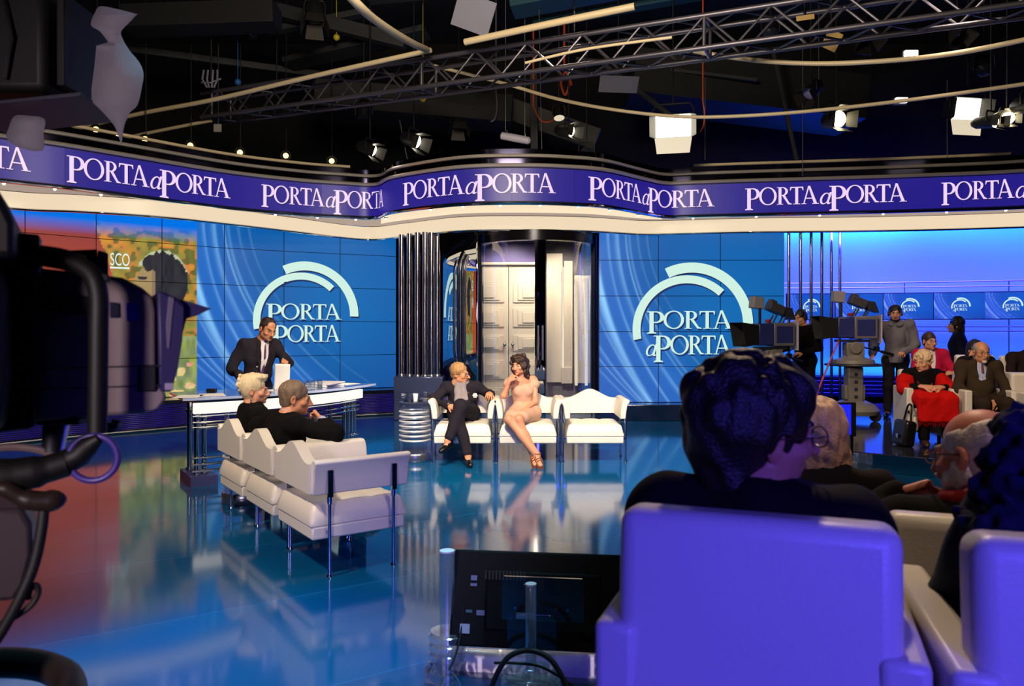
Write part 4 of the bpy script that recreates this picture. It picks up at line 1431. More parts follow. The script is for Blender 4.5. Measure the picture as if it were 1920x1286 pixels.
# ================================================================== GUEST CHAIRS
def rounded_rect(w, h, r, n=6):
    pts = []
    for cx, cy, a0 in ((w / 2 - r, h / 2 - r, 0), (-w / 2 + r, h / 2 - r, 90), (-w / 2 + r, -h / 2 + r, 180), (w / 2 - r, -h / 2 + r, 270)):
        for i in range(n + 1):
            a = R(a0 + 90 * i / n)
            pts.append((cx + r * math.cos(a), cy + r * math.sin(a)))
    return pts
LEGM = mat('chrome_leg', rgb(150, 165, 190), 0.16, 1.0, vary=0.02)

def guest_chair(label, loc, rz):
    t = thing('guest_armchair', label, 'armchair', loc, rz, 'white guest armchairs on the stage')
    MB().box((0, 0, 0.272), (0.66, 0.64, 0.085)).build('seat_frame', LEATHER, t, bevel=0.012)
    # cushion with soft quilting
    def cush(u, v):
        x, y = (u - .5), (v - .5)
        ex = 1 - min(1, max(0, (abs(x) - 0.42) / 0.08)) ** 2
        ey = 1 - min(1, max(0, (abs(y) - 0.42) / 0.08)) ** 2
        q = 0.010 * (abs(math.sin(PI * u * 3)) * abs(math.sin(PI * v * 3))) ** 0.5
        return Vector((x * 0.66, y * 0.655, 0.318 + (0.125 + q + 0.012 * math.cos(PI * x) * math.cos(PI * y)) * (0.25 + 0.75 * max(0, min(ex, ey)) ** 0.5)))
    mb = MB().sheet(cush, 24, 24)
    N = 25
    rim = [i for i in range(N)] + [N * j + N - 1 for j in range(1, N)] + [N * (N - 1) + i for i in range(N - 2, -1, -1)] + [N * j for j in range(N - 2, 0, -1)]
    o = len(mb.v)
    mb.v += [(mb.v[i][0], mb.v[i][1], 0.318) for i in rim]
    k = len(rim)
    for i in range(k):
        j = (i + 1) % k
        mb.f.append((rim[i], rim[j], o + j, o + i)); mb.m.append(0)
    mb.f.append(tuple(o + i for i in range(k))); mb.m.append(0)
    mb.build('cushion', LEATHER, t, angle=60)
    # back with a peaked top edge
    top = [(-0.335, 0.712), (-0.31, 0.708), (-0.25, 0.714), (-0.18, 0.742), (-0.10, 0.785), (-0.04, 0.812), (0.0, 0.817), (0.04, 0.812), (0.10, 0.785), (0.18, 0.742), (0.25, 0.714), (0.31, 0.708), (0.335, 0.712)]
    cv = catmull([(x, z, 0) for x, z in top], 8)
    poly = [(p.x, p.y) for p in cv] + [(0.335, 0.525), (-0.335, 0.525)]
    MB().prism(poly, 0.075, Matrix(((1, 0, 0), (0, 0, -1), (0, 1, 0))), (0, -0.265, 0)).build('backrest', LEATHER, t, bevel=0.016, angle=50, seg=3)
    for sx in (-1, 1):
        prof = [(0.290, 0.515), (0.350, 0.515), (0.360, 0.60), (0.372, 0.67), (0.402, 0.715), (0.398, 0.735), (0.360, 0.742), (0.330, 0.728), (0.305, 0.68), (0.292, 0.60)]
        poly = [(sx * x, z) for x, z in prof]
        MB().prism(poly, 0.66, Matrix(((1, 0, 0), (0, 0, -1), (0, 1, 0))), (0, 0.335, 0)).build('armrest', LEATHER, t, bevel=0.012, angle=50, seg=2)
        for y in (-0.22, 0.22):
            mb = MB()
            mb.cyl((sx * 0.366, y, 0.012), (sx * 0.366, y, 0.50), 0.011, n=12)
            mb.box((sx * 0.378, y, 0.585), (0.014, 0.034, 0.17))
            mb.cyl((sx * 0.366, y, 0.455), (sx * 0.366, y, 0.50), 0.015, 0.017, n=12)
            mb.lathe([(0.0, 0.018), (0.014, 0.018), (0.018, 0.0), (0.0, 0.0)], (sx * 0.366, y, 0), 12)
            mb.box((sx * 0.345, y, 0.275), (0.045, 0.02, 0.02))
            mb.build('leg', LEGM, t)
    return t
gc = guest_chair('white guest armchair under the man in the grey scarf', (-0.575, 9.28, 0), PI)
copy_tree(gc, (0.185, 9.28, 0), PI, 'white guest armchair under the woman in the pale dress')
copy_tree(gc, (0.965, 9.28, 0), PI, 'empty white guest armchair on the right of the rear row')
GR = R(-55.2)
GF, GS = Vector((0.82, 0.572, 0)), Vector((-0.572, 0.82, 0))
G1 = Vector((-1.173, 5.28, 0))
copy_tree(gc, G1, GR, 'empty white guest armchair nearest to the camera, seen from behind')
copy_tree(gc, G1 + GS * 0.765, GR, 'white guest armchair in the middle of the left row, under the grey-haired man')
copy_tree(gc, G1 + GS * 1.53, GR, 'white guest armchair at the far end of the left row, under the blond woman')

# ================================================================== DESK
dA, dB = Vector((-3.14, 7.62, 0)), Vector((-1.83, 9.50, 0))
dn = Vector((0.82, -0.572, 0))
dM = (dA + dB) / 2 + dn * 0.22
RF = 3.09
dC = dM - dn * RF
dphi = math.atan2(dn.y, dn.x)
DA = 21.7
desk = thing('presenter_desk', 'curved presenter desk with clear top, white lit band and chrome columns', 'desk', (dC.x, dC.y, 0), dphi)
def dp(r, a, z):
    return Vector((r * math.cos(R(a)), r * math.sin(R(a)), z))
def desk_slab(name, r0, r1, z0, z1, a0, a1, m, bevel=0.004, n=30):
    outl = [dp(r1, a0 + (a1 - a0) * i / n, 0) for i in range(n + 1)] + [dp(r0, a1 - (a1 - a0) * i / n, 0) for i in range(n + 1)]
    return MB().prism([(p.x, p.y) for p in outl], z1 - z0, t=(0, 0, z0)).build(name, m, desk, bevel=bevel, angle=50)
desk_slab('desk_top', RF - 0.80, RF + 0.12, 0.862, 0.884, -DA - 2.2, DA + 2.0, mat('tinted_desk_top', rgb(92, 108, 168), 0.08, spec=0.8), 0.006)
desk_slab('top_edge', RF + 0.121, RF + 0.127, 0.860, 0.886, -DA - 2.2, DA + 2.0, mat('acrylic_edge', rgb(170, 185, 225), 0.1), 0.002)
desk_slab('light_band', RF - 0.05, RF, 0.715, 0.822, -DA, DA, glow('desk_light', (1.0, 0.93, 0.80, 1), 1.15), 0.006)
desk_slab('under_shelf', RF - 0.62, RF - 0.06, 0.80, 0.82, -DA + 1, DA - 1, DARKMETAL)
for nm, zz, rr in (('upper_rail', (0.685, 0.625, 0.575), RF - 0.06), ('lower_rail', (0.27, 0.205, 0.14), RF - 0.06)):
    for z in zz:
        if nm == 'lower_rail':
            spans = ((-DA, -DA + 9.0), (DA - 4.0, DA))
        else:
            spans = ((-DA, DA),)
        for a0, a1 in spans:
            MB().tube([dp(rr, a0 + (a1 - a0) * i / 24, z) for i in range(25)], 0.011, 8).build(nm, CHROME, desk)
for a, r in ((-DA + 0.9, RF - 0.10), (-DA + 0.9, RF - 0.42), (-DA + 2.6, RF - 0.16), (DA - 5.5, RF - 0.10), (DA - 3.8, RF - 0.10), (DA - 2.2, RF - 0.10), (DA - 0.8, RF - 0.10), (DA - 0.8, RF - 0.42)):
    mb = MB().cyl(dp(r, a, 0.10), dp(r, a, 0.80), 0.026, n=16)
    for z in (0.105, 0.70):
        mb.cyl(dp(r, a, z), dp(r, a, z + 0.03), 0.038, n=16)
    mb.build('column', CHROME, desk)
desk_slab('foot', RF - 0.55, RF + 0.02, 0.0, 0.10, -DA - 0.6, -DA + 4.2, mat('desk_foot', rgb(62, 68, 120), 0.45, 0.2), 0.01, 8)
desk_slab('foot', RF - 0.55, RF + 0.02, 0.0, 0.10, DA - 6.5, DA + 0.4, MATS['desk_foot'], 0.01, 8)
def on_desk(r, a, z=0.885):
    return Matrix.Rotation(dphi, 3, 'Z') @ dp(r, a, z) + Vector((dC.x, dC.y, 0))
def sheetpaper(r, a, w, h, rz, label, z=0.885, thick=0.003, m=PAPER):
    o = MB().box((0, 0, thick / 2), (w, h, thick)).build('paper_sheet', m, bevel=0.0005)
    o.location = on_desk(r, a, z + 0.0005)
    o.rotation_euler = (0, 0, rz)
    return tag(o, label, 'paper')
sheetpaper(RF - 0.10, -22.2, 0.24, 0.33, R(10), 'white paper lying at the left tip of the desk')
sheetpaper(RF - 0.16, -17.6, 0.24, 0.33, R(25), 'white paper on the desk left of the blond chignon')
sheetpaper(RF - 0.35, -5.5, 0.30, 0.21, R(20), 'white paper on the desk before the standing presenter')
for k, (z, dr) in enumerate(((0.885, 0.0), (0.908, 0.02))):
    o = MB().box((0, 0, 0.010), (0.30, 0.44, 0.018)).build('folder', mat('grey_folder', rgb(205, 200, 205), 0.5) if k else PAPER, bevel=0.002)
    o.location = on_desk(RF - 0.30 + dr, 13.5 + k * 0.5, z)
    o.rotation_euler = (0, 0, R(-18 + 8 * k))
    tag(o, ['lower of two folders stacked at the right end of the desk', 'upper of two folders stacked at the right end of the desk'][k], 'folder')
sheetpaper(RF - 0.18, 20.0, 0.21, 0.30, R(-20), 'white paper at the right tip of the desk')
mbx = MB().box((0, 0, 0.02), (0.10, 0.05, 0.04))
o = mbx.build('desk_microphone_base', BLACKPLASTIC, bevel=0.006)
o.location = on_desk(RF - 0.50, -15.5)
tag(o, 'small black box on the desk left of the presenter', 'device')
TUMBLER = clear('tumbler_glass', (0.9, 0.95, 0.97, 1), 0.10)
for k, a in enumerate((4.5, 6.2, 8.6)):
    o = MB().lathe([(0.0, 0.004), (0.028, 0.004), (0.034, 0.09), (0.031, 0.09), (0.026, 0.012), (0.0, 0.012)], n=20).build('water_glass', TUMBLER)
    o.location = on_desk(RF - 0.16, a)
    tag(o, ['clear water glass on the desk nearest to the grey-haired man', 'middle clear water glass on the desk', 'clear water glass on the desk nearest to the folders'][k], 'glass')

# ================================================================== ROUND ACRYLIC TABLES
def ring_table(label, loc):
    t = thing('ring_table', label, 'side table', loc, 0, 'round acrylic ring tables')
    MB().lathe([(0.0, 0.0), (0.19, 0.0), (0.195, 0.006), (0.195, 0.085), (0.185, 0.097), (0.0, 0.097)], n=40).build('base_drum', mat('brushed_drum', rgb(150, 152, 170), 0.25, 0.9), t)
    mb = MB()
    mb.lathe([(0.172, 0.097), (0.172, 0.80)], n=40)
    mb.build('cylinder', ACRYLIC, t, recalc=False)
    MB().lathe([(0.0, 0.690), (0.175, 0.690), (0.182, 0.697), (0.175, 0.704), (0.0, 0.704)], n=40).build('table_top', ACRYLICFROST, t)
    for k in range(7):
        MB().ring((0, 0, 0.245 + 0.056 * k), 0.178, 0.0125, 40, 8).build('ring', mat('pale_ring_metal', rgb(226, 224, 228), 0.35, 0.45), t)
    return t
tb = ring_table('round clear table with stacked chrome rings, a white cup on it', (-1.155, 9.20, 0))
copy_tree(tb, (-2.424, 7.004, 0), 0, 'round table half hidden behind the far chair of the left row')
o = MB().lathe([(0.0, 0.003), (0.024, 0.0), (0.034, 0.085), (0.031, 0.085), (0.022, 0.008), (0.0, 0.008)], n=24).build('paper_cup', PAPER)
o.location = (-1.145, 9.17, 0.705)
tag(o, 'white cup standing on the round ring table', 'cup')

# ================================================================== AUDIENCE ARMCHAIRS
def audience_chair(label, loc, rz):
    t = thing('audience_armchair', label, 'armchair', loc, rz, 'ivory audience armchairs')
    MB().box((0, 0.02, 0.235), (0.42, 0.56, 0.19)).build('seat_base', SEATLEATHER, t, bevel=0.03, seg=3)
    MB().box((0, 0.04, 0.375), (0.41, 0.53, 0.10)).build('seat_cushion', SEATLEATHER, t, bevel=0.04, seg=4)
    MB().box((0, -0.235, 0.56), (0.475, 0.12, 0.60), rot(-5, 0, 0)).build('backrest', SEATLEATHER, t, bevel=0.034, seg=5)
    for sx in (-1, 1):
        MB().box((sx * 0.236, 0.0, 0.355), (0.078, 0.60, 0.61)).build('armrest', SEATLEATHER, t, bevel=0.016, seg=3)
        for y in (-0.24, 0.24):
            MB().cyl((sx * 0.236, y, 0), (sx * 0.236, y, 0.06), 0.022, n=12).build('foot', DARKMETAL, t)
    return t
AR = R(-20.9)
C1 = Vector((0.409, 1.32, TZ1)) + AF * 0.29
ac = audience_chair('nearest white armchair, its back filling the lower right, lit blue', C1, AR)
C2 = Vector((1.165, 1.86, TZ2)) + AF * 0.29
copy_tree(ac, C2, AR, 'white armchair of the bald man, one row ahead and lower')
C3 = Vector((0.93, 1.135, TZ1)) + AF * 0.29
copy_tree(ac, C3, R(-17), 'white armchair cut by the lower right corner, under the woman in the scarf')
C7 = Vector((1.20, 2.98, 0.0))
copy_tree(ac, C7, R(-10), 'armchair of the long blond haired person, hidden by the man ahead of the camera')
# right hand audience: front row then the row behind it
RA = R(168)
FR = [(at(1733, 700, 9.35).x, 9.35), (at(1841, 700, 9.0).x, 9.0), (at(1952, 700, 8.65).x, 8.65)]
copy_tree(ac, (FR[0][0], FR[0][1], 0.20), RA, 'white armchair under the woman in the red shawl')
copy_tree(ac, (FR[1][0], FR[1][1], 0.20), RA, 'white armchair under the bearded man in the brown suit')
copy_tree(ac, (FR[2][0], FR[2][1], 0.20), RA, 'white armchair in the front row, cut by the right edge of the picture')
BR = [(at(1752, 680, 10.55).x, 10.55), (at(1838, 680, 10.25).x, 10.25), (at(1925, 680, 9.9).x, 9.9)]
copy_tree(ac, (BR[0][0], BR[0][1], 0.35), RA, 'white armchair in the row behind, under the woman in pink')
copy_tree(ac, (BR[1][0], BR[1][1], 0.35), RA, 'white armchair in the row behind, under the woman resting her chin')
copy_tree(ac, (BR[2][0], BR[2][1], 0.35), RA, 'white armchair in the row behind, cut by the right edge of the picture')
# handbag beside the front row
bag = thing('handbag', 'black handbag standing beside the chair of the woman in red', 'bag', (FR[0][0] - 0.42, 9.0, 0.20))
MB().box((0, 0, 0.15), (0.14, 0.30, 0.30), rot(0, 8, 0)).build('body', mat('black_leather', rgb(16, 15, 18), 0.3), bag, bevel=0.04, seg=4)
MB().tube(catmull([(0.03, -0.09, 0.28), (0.06, -0.05, 0.46), (0.07, 0.05, 0.46), (0.04, 0.09, 0.28)], 6), 0.012, 8).build('handle', MATS['black_leather'], bag)
MB().box((-0.09, -0.02, 0.12), (0.015, 0.05, 0.05)).build('buckle', CHROME, bag, bevel=0.004)

# ================================================================== NEAR MONITOR ON ITS ACRYLIC STAND
TVR = R(-7)
tvc = at(1010, 1125, 3.52)
tv = thing('stage_monitor', 'black flat monitor seen from behind on the stage floor, bottom centre', 'monitor', tvc, TVR)
Mt = rot(-20, 0, 0)
tvh = MB().box((0, 0, 0), (0.80, 0.035, 0.42), Mt).build('housing', mat('monitor_back', rgb(10, 10, 12), 0.65, spec=0.2), tv, bevel=0.010)
MB().box(Mt @ Vector((0.02, -0.032, -0.01)), (0.52, 0.035, 0.26), Mt).build('rear_cover', mat('monitor_cover', rgb(11, 11, 13), 0.7, spec=0.15), tv, bevel=0.012)
MB().box(Mt @ Vector((0, 0.0185, 0.0)), (0.76, 0.004, 0.38), Mt).build('screen', mat('monitor_glass', rgb(10, 14, 30), 0.1), tv, bevel=0.001)
mb = MB()
for k in range(12):
    mb.box(Mt @ Vector((-0.24 + 0.016 * k, -0.051, 0.10)), (0.008, 0.004, 0.04), Mt)
mb.build('vent', BLACK, tvh, smooth=False)
LBL = mat('label_print', rgb(120, 124, 160), 0.6)
for x, z, w, h, m in ((-0.30, 0.085, 0.028, 0.022, LBL), (-0.30, 0.055, 0.03, 0.012, LBL), (-0.245, -0.065, 0.07, 0.022, LBL), (-0.315, -0.06, 0.028, 0.012, mat('label_teal', rgb(60, 110, 120), 0.6)),
                      (-0.05, -0.07, 0.09, 0.026, LBL), (-0.33, -0.135, 0.045, 0.04, mat('label_white', rgb(190, 190, 205), 0.6)), (0.30, -0.185, 0.052, 0.034, MATS['label_white'])):
    MB().box(Mt @ Vector((x, -0.0525 if abs(x) < 0.22 else -0.0185, z)), (w, 0.0015, h), Mt).build('label', m, tvh, smooth=False)
st = thing('acrylic_stand', 'clear acrylic stand with round drums carrying the black stage monitor', 'stand', (tvc.x, tvc.y, 0), TVR)
ACR2 = clear('bright_acrylic', (0.93, 0.96, 1.0, 1), 0.22, 0.12, 0.14)
def drum(x, y, r, h, n=4):
    mb = MB()
    for k in range(n):
        z = h * k / n
        mb.lathe([(0.0, z), (r * 0.94, z), (r, z + 0.006), (r, z + h / n * 0.72), (r * 0.93, z + h / n * 0.80), (r * 0.90, z + h / n)], (x, y, 0), 36)
    mb.lathe([(r * 0.90, h), (0.0, h)], (x, y, 0), 36)
    mb.build('drum', ACR2, st)
drum(-0.42, -0.02, 0.085, 0.17)
drum(0.42, -0.02, 0.085, 0.17)
drum(0.0, -0.36, 0.125, 0.15, 3)
for x, y, z1, r in ((-0.42, -0.02, 0.525, 0.034), (0.42, -0.02, 0.525, 0.034), (0.0, -0.36, 0.50, 0.022)):
    mb = MB().lathe([(r, 0.15), (r, z1), (r * 0.9, z1 + 0.004), (0.0, z1 + 0.004)], (x, y, 0), 24)
    pst = mb.build('post', ACR2, st)
    MB().lathe([(0.0, z1 + 0.005), (r * 1.02, z1 + 0.005), (r * 1.02, z1 + 0.012), (0.0, z1 + 0.012)], (x, y, 0), 24).build('post_cap', mat('cap_white', rgb(220, 222, 232), 0.3), pst)
MB().box((0, -0.15, 0.055), (0.92, 0.42, 0.012)).build('base_plate', ACRYLIC, st, bevel=0.003)
MB().prism(rounded_rect(0.36, 0.19, 0.01), 0.008, Matrix(((1, 0, 0), (0, 0, -1), (0, 1, 0))), (0.03, -0.14, 0.375)).build('mount_plate', ACRYLIC, st)
MB().prism(rounded_rect(0.205, 0.24, 0.03), 0.010, Matrix(((1, 0, 0), (0, 0, -1), (0, 1, 0))), (0.0, -0.33, 0.255)).build('clamp_plate', ACRYLIC, st)
mb = MB()
for x in (-0.09, -0.03, 0.09, 0.14):
    mb.cyl((x, -0.155, 0.335), (x, -0.145, 0.335), 0.006, n=10)
mb.build('screws', CHROME, st)
q = Vector((tvc.x, tvc.y, 0))
Mv = Matrix.Rotation(TVR, 3, 'Z')
P3 = lambda x, y, z: Mv @ Vector((x, y, z)) + q
o = MB().tube(catmull([P3(-0.16, -0.50, 0.012), P3(-0.15, -0.46, 0.12), P3(-0.09, -0.43, 0.23), P3(0.0, -0.42, 0.262), P3(0.09, -0.43, 0.23), P3(0.16, -0.46, 0.12), P3(0.19, -0.50, 0.012)], 8), 0.011, 10).build('cable_loop', BLACKCABLE)
tag(o, 'thick black cable looping over the front drum of the acrylic stand', 'cable')
o = MB().tube(catmull([P3(-0.15, -0.36, 0.18), P3(-0.05, -0.40, 0.20), P3(0.06, -0.42, 0.195), P3(0.2, -0.40, 0.10), P3(0.3, -0.45, 0.012)], 8), 0.006, 8).build('cable', BLACKCABLE)
tag(o, 'thin black cable winding round the front drum of the acrylic stand', 'cable')
o = MB().tube(catmull([P3(-0.345, -0.03, -0.0 + 0.30), P3(-0.345, -0.06, 0.20), P3(-0.36, -0.14, 0.10), P3(-0.40, -0.22, 0.03), P3(-0.42, -0.34, 0.012)], 8), 0.005, 8).build('cable', BLACKCABLE)
tag(o, 'thin black cable dropping beside the left drum of the acrylic stand', 'cable')
o = MB().tube(catmull([P3(0.33, -0.05, 0.28), P3(0.33, -0.09, 0.18), P3(0.28, -0.22, 0.07), P3(0.26, -0.34, 0.012)], 8), 0.005, 8).build('cable', BLACKCABLE)
tag(o, 'thin black cable dropping from the right of the stage monitor', 'cable')

# second acrylic stand with a small monitor at the edge of the right platform
P2 = at(1592, 870, 8.15)
s2 = thing('acrylic_stand', 'clear acrylic post stand at the corner of the right platform', 'stand', (P2.x, 8.2, 0))
MB().lathe([(0.0, 0.0), (0.10, 0.0), (0.105, 0.01), (0.105, 0.14), (0.10, 0.15), (0.0, 0.15)], n=30).build('drum', ACR2, s2)
MB().lathe([(0.035, 0.15), (0.035, 0.72), (0.0, 0.724)], n=20).build('post', ACR2, s2)
MB().box((0.05, 0.03, 0.43), (0.05, 0.04, 0.42)).build('clamp', BLACKPLASTIC, s2, bevel=0.006)
m2 = thing('small_monitor', 'small monitor with red and blue picture on the acrylic post at the platform corner', 'monitor', (P2.x - 0.22, 8.16, 0.60), R(4))
MB().box((0, 0.02, 0), (0.62, 0.05, 0.36)).build('housing', BLACKPLASTIC, m2, bevel=0.006)
MB().box((0.18, -0.008, 0.0), (0.14, 0.004, 0.32)).build('screen_blue', glow('screen_pure_blue', rgb(10, 30, 250), 1.0), m2, smooth=False)
MB().box((-0.09, -0.008, 0.0), (0.40, 0.004, 0.32)).build('screen_red', glow('screen_red', rgb(190, 30, 30), 0.9), m2, smooth=False)
# ================================================================== PEDESTAL CAMERAS
CAMGREY = mat('camera_grey', rgb(104, 100, 110), 0.45)
CAMDARK = mat('camera_dark', rgb(34, 34, 46), 0.45)
CAMBLUE = mat('camera_panel_blue', rgb(40, 46, 104), 0.4)
PEDGREY = mat('pedestal_grey', rgb(112, 106, 100), 0.5)

def studio_camera(label, loc, rz):
    """lens looks along local +X; origin on the floor under the column"""
    t = thing('pedestal_camera', label, 'camera', loc, rz)
    pbase = MB().lathe([(0.0, 0.10), (0.34, 0.10), (0.36, 0.16), (0.30, 0.24), (0.17, 0.30), (0.0, 0.30)], n=24).build('pedestal_base', PEDGREY, t)
    for a in (30, 150, 270):
        x, y = 0.30 * math.cos(R(a)), 0.30 * math.sin(R(a))
        MB().cyl((x, y - 0.03, 0.075), (x, y + 0.03, 0.075), 0.075, n=18).build('wheel', RUBBER, pbase)
    mb = MB().box((0, 0, 0.52), (0.22, 0.22, 0.56)).box((0.0, 0, 0.42), (0.30, 0.16, 0.22))
    colm = mb.build('column', PEDGREY, t, bevel=0.02)
    mb = MB()
    for k in range(4):
        mb.box((-0.06 + 0.04 * k, -0.113, 0.36 + 0.11 * k), (0.05, 0.008, 0.05))
        mb.box((0.0, 0.113, 0.36 + 0.11 * k), (0.05, 0.008, 0.05))
    mb.build('column_fittings', CAMDARK, colm, bevel=0.004)
    mb = MB().ring((0, 0, 0.83), 0.39, 0.016, 40, 8)
    for a in (0, 120, 240):
        mb.cyl((0, 0, 0.80), (0.39 * math.cos(R(a)), 0.39 * math.sin(R(a)), 0.83), 0.012)
    mb.build('steering_ring', CAMDARK, t)
    MB().lathe([(0.0, 0.80), (0.10, 0.80), (0.30, 0.85), (0.29, 0.90), (0.16, 0.94), (0.14, 0.97), (0.0, 0.97)], n=30).build('head_plate', PEDGREY, t)
    mb = MB().box((0, 0, 1.06), (0.26, 0.20, 0.20)).cyl((0, -0.13, 1.08), (0, 0.13, 1.08), 0.09, n=20)
    mb.build('pan_head', PEDGREY, t, bevel=0.015)
    MB().box((0.02, 0, 1.185), (0.46, 0.18, 0.04)).build('cradle', CAMDARK, t, bevel=0.006)
    cbody = MB().box((-0.14, 0, 1.38), (0.34, 0.26, 0.34)).build('camera_body', CAMGREY, t, bevel=0.02)
    MB().box((0.14, 0, 1.38), (0.26, 0.25, 0.32)).build('lens_box', CAMBLUE, t, bevel=0.025)
    for s in (-1, 1):
        MB().box((-0.14, s * 0.133, 1.38), (0.26, 0.008, 0.24)).build('side_panel', CAMBLUE, cbody, bevel=0.003)
    # hood: a flared open frame
    a, b = 0.13, 0.19
    vs = [(0.27, -a, 1.38 - a), (0.27, a, 1.38 - a), (0.27, a, 1.38 + a), (0.27, -a, 1.38 + a), (0.50, -b, 1.38 - b * .9), (0.50, b, 1.38 - b * .9), (0.56, b, 1.38 + b * .9), (0.56, -b, 1.38 + b * .9)]
    MB().add(vs, [(0, 1, 5, 4), (1, 2, 6, 5), (2, 3, 7, 6), (3, 0, 4, 7)]).build('lens_hood', BLACK, t, smooth=False, solid=0.008)
    MB().cyl((0.26, 0, 1.38), (0.30, 0, 1.38), 0.10, n=24).build('lens', mat('lens_glass', rgb(12, 14, 26), 0.05), t)
    mb = MB().tube(catmull([(-0.30, -0.15, 1.50), (-0.36, -0.15, 1.50), (-0.37, -0.15, 1.40), (-0.36, -0.15, 1.26), (-0.28, -0.15, 1.24)], 4), 0.016, 8)
    mb.build('grab_handle', CAMDARK, t)
    mb = MB().box((0.05, 0, 1.575), (0.05, 0.10, 0.05))
    mb.build('tally_light', mat('tally_red', rgb(150, 30, 22), 0.4), t, bevel=0.006)
    mb = MB()
    for x in (-0.16, 0.0):
        mb.cyl((x, -0.05, 1.55), (x - 0.06, -0.05, 1.66), 0.012).cyl((x, 0.05, 1.55), (x - 0.06, 0.05, 1.66), 0.012)
    mb.build('viewfinder_arm', CAMDARK, t)
    vfn = MB().box((-0.06, 0, 1.76), (0.24, 0.17, 0.13), rot(0, -22, 0)).box((-0.03, -0.10, 1.76), (0.10, 0.03, 0.07), rot(0, -22, 0)).box((-0.02, 0, 1.85), (0.10, 0.10, 0.06), rot(0, -22, 0)).build('viewfinder', mat('viewfinder_grey', rgb(66, 60, 66), 0.5), t, bevel=0.010)
    a, b = 0.08, 0.10
    V = [(-0.19, -a * .8, 1.65), (-0.19, a * .8, 1.65), (-0.15, a * .8, 1.78), (-0.15, -a * .8, 1.78), (-0.34, -b * .9, 1.60), (-0.34, b * .9, 1.60), (-0.28, b * .9, 1.76), (-0.28, -b * .9, 1.76)]
    MB().add(V, [(0, 1, 5, 4), (1, 2, 6, 5), (2, 3, 7, 6), (3, 0, 4, 7)]).build('viewfinder_hood', CAMDARK, vfn, smooth=False, solid=0.006)
    MB().box((0.20, -0.06, 1.84), (0.17, 0.14, 0.17), rot(0, -6, 4)).build('lamp_unit', mat('camera_lamp', rgb(150, 142, 146), 0.5), t, bevel=0.012)
    MB().box((0.17, -0.02, 1.66), (0.03, 0.03, 0.26)).build('lamp_bracket', CAMDARK, t)
    mb = MB().cyl((-0.14, -0.12, 1.10), (-0.66, -0.30, 0.98), 0.012, n=10)
    mb.cyl((-0.50, -0.245, 1.017), (-0.70, -0.315, 0.97), 0.022, n=12)
    mb.box((-0.42, -0.22, 1.06), (0.08, 0.05, 0.07))
    mb.build('pan_bar', RUBBER, t)
    MB().box((-0.37, 0.0, 1.36), (0.02, 0.20, 0.42)).build('script_board', mat('script_paper', rgb(185, 175, 190), 0.7), t, bevel=0.002)
    mb = MB()
    for k in range(4):
        y = -0.06 + 0.04 * k
        mb.tube(catmull([(-0.10, y, 1.21), (0.06 + 0.03 * k, y - 0.06, 1.10), (0.05, y - 0.08, 0.99), (-0.04, y - 0.10, 0.96)], 5), 0.007, 6)
    mb.build('cables', BLACKCABLE, t)
    return t
pc = studio_camera('pedestal camera standing before the blue wall beside the hooded man', (at(1600, 700, 11.5).x, 11.5, 0.20), R(176))
copy_tree(pc, (at(1446, 700, 11.2).x, 11.2, 0.10), R(192), 'pedestal camera half hidden behind the near man, before the right video wall')
# red cable from the camera to the floor
p0 = at(1572, 640, 11.4)
o = MB().tube(catmull([p0, at(1555, 680, 11.25), at(1535, 730, 11.1), at(1522, 775, 11.0), (at(1515, 800, 11.0).x, 11.0, 0.215)], 8), 0.013, 8).build('camera_cable', mat('red_cable', rgb(170, 60, 80), 0.5))
tag(o, 'reddish cable running from the pedestal camera down to the platform', 'cable')

# ---------------------------------------------------------------- the near camera at the left edge
K = 1.6
PX = K / FPX
NU, NN = Vector((0.88, 0.475, 0)), Vector((-0.475, 0.88, 0))        # the near camera's long side and depth
NP0 = Vector((-0.86, 1.6, 0))
MS = Matrix((NU, Vector((0, 0, 1)), NN)).transposed()               # outline x, outline y, depth
def L3(px, py, dy=0.0):
    r = Vector(((px - CX) / FPX, 1, (HY - py) / FPX))
    t = NN.dot(NP0) / NN.dot(r)
    return Vector((0, 0, EYE)) + r * t + NN * dy
def L2(px, py):
    p = L3(px, py) - NP0
    return (p.dot(NU), p.z)
nc = thing('studio_camera', 'large grey studio camera close by at the left edge of the picture', 'camera', (0, 0, 0))
GREYBODY = mat('near_camera_grey', rgb(146, 130, 134), 0.45, bump=0.02)
NCD = mat('near_camera_dark', rgb(30, 30, 36), 0.5)
# main housing: rounded outline pushed back
outl = [(60, 500), (230, 520), (268, 540), (286, 556), (292, 580), (292, 720), (312, 735), (312, 748), (300, 765), (270, 776), (60, 790)]
nhouse = MB().prism([L2(x, y) for x, y in outl], 0.26, MS, NP0).build('housing', GREYBODY, nc, bevel=0.014, seg=3)
def slab(name, outline, d0, d1, m, bevel=0.004, par=None):
    """outline of the near side as seen in the photograph, solid between depths d0 and d1"""
    return MB().prism([L2(x, y) for x, y in outline], d1 - d0, MS, NP0 + NN * d0).build(name, m, par or nc, bevel=bevel)
slab('rear_housing', [(-60, 470), (70, 480), (70, 800), (-60, 815)], -0.04, 0.24, NCD, 0.012)
slab('switch_panel', [(112, 552), (170, 556), (170, 590), (112, 590)], -0.004, 0.01, NCD, 0.003, nhouse)
slab('badge_panel', [(205, 566), (224, 568), (225, 596), (206, 596)], -0.004, 0.006, mat('badge_dark', rgb(16, 16, 50), 0.4), 0.002, nhouse)
slab('violet_label', [(236, 568), (258, 569), (258, 602), (237, 602)], -0.005, 0.006, mat('violet_label', rgb(84, 30, 226), 0.5), 0.001, nhouse)
slab('vent_block', [(258, 684), (292, 684), (292, 734), (256, 734)], -0.006, 0.02, NCD, 0.003, nhouse)
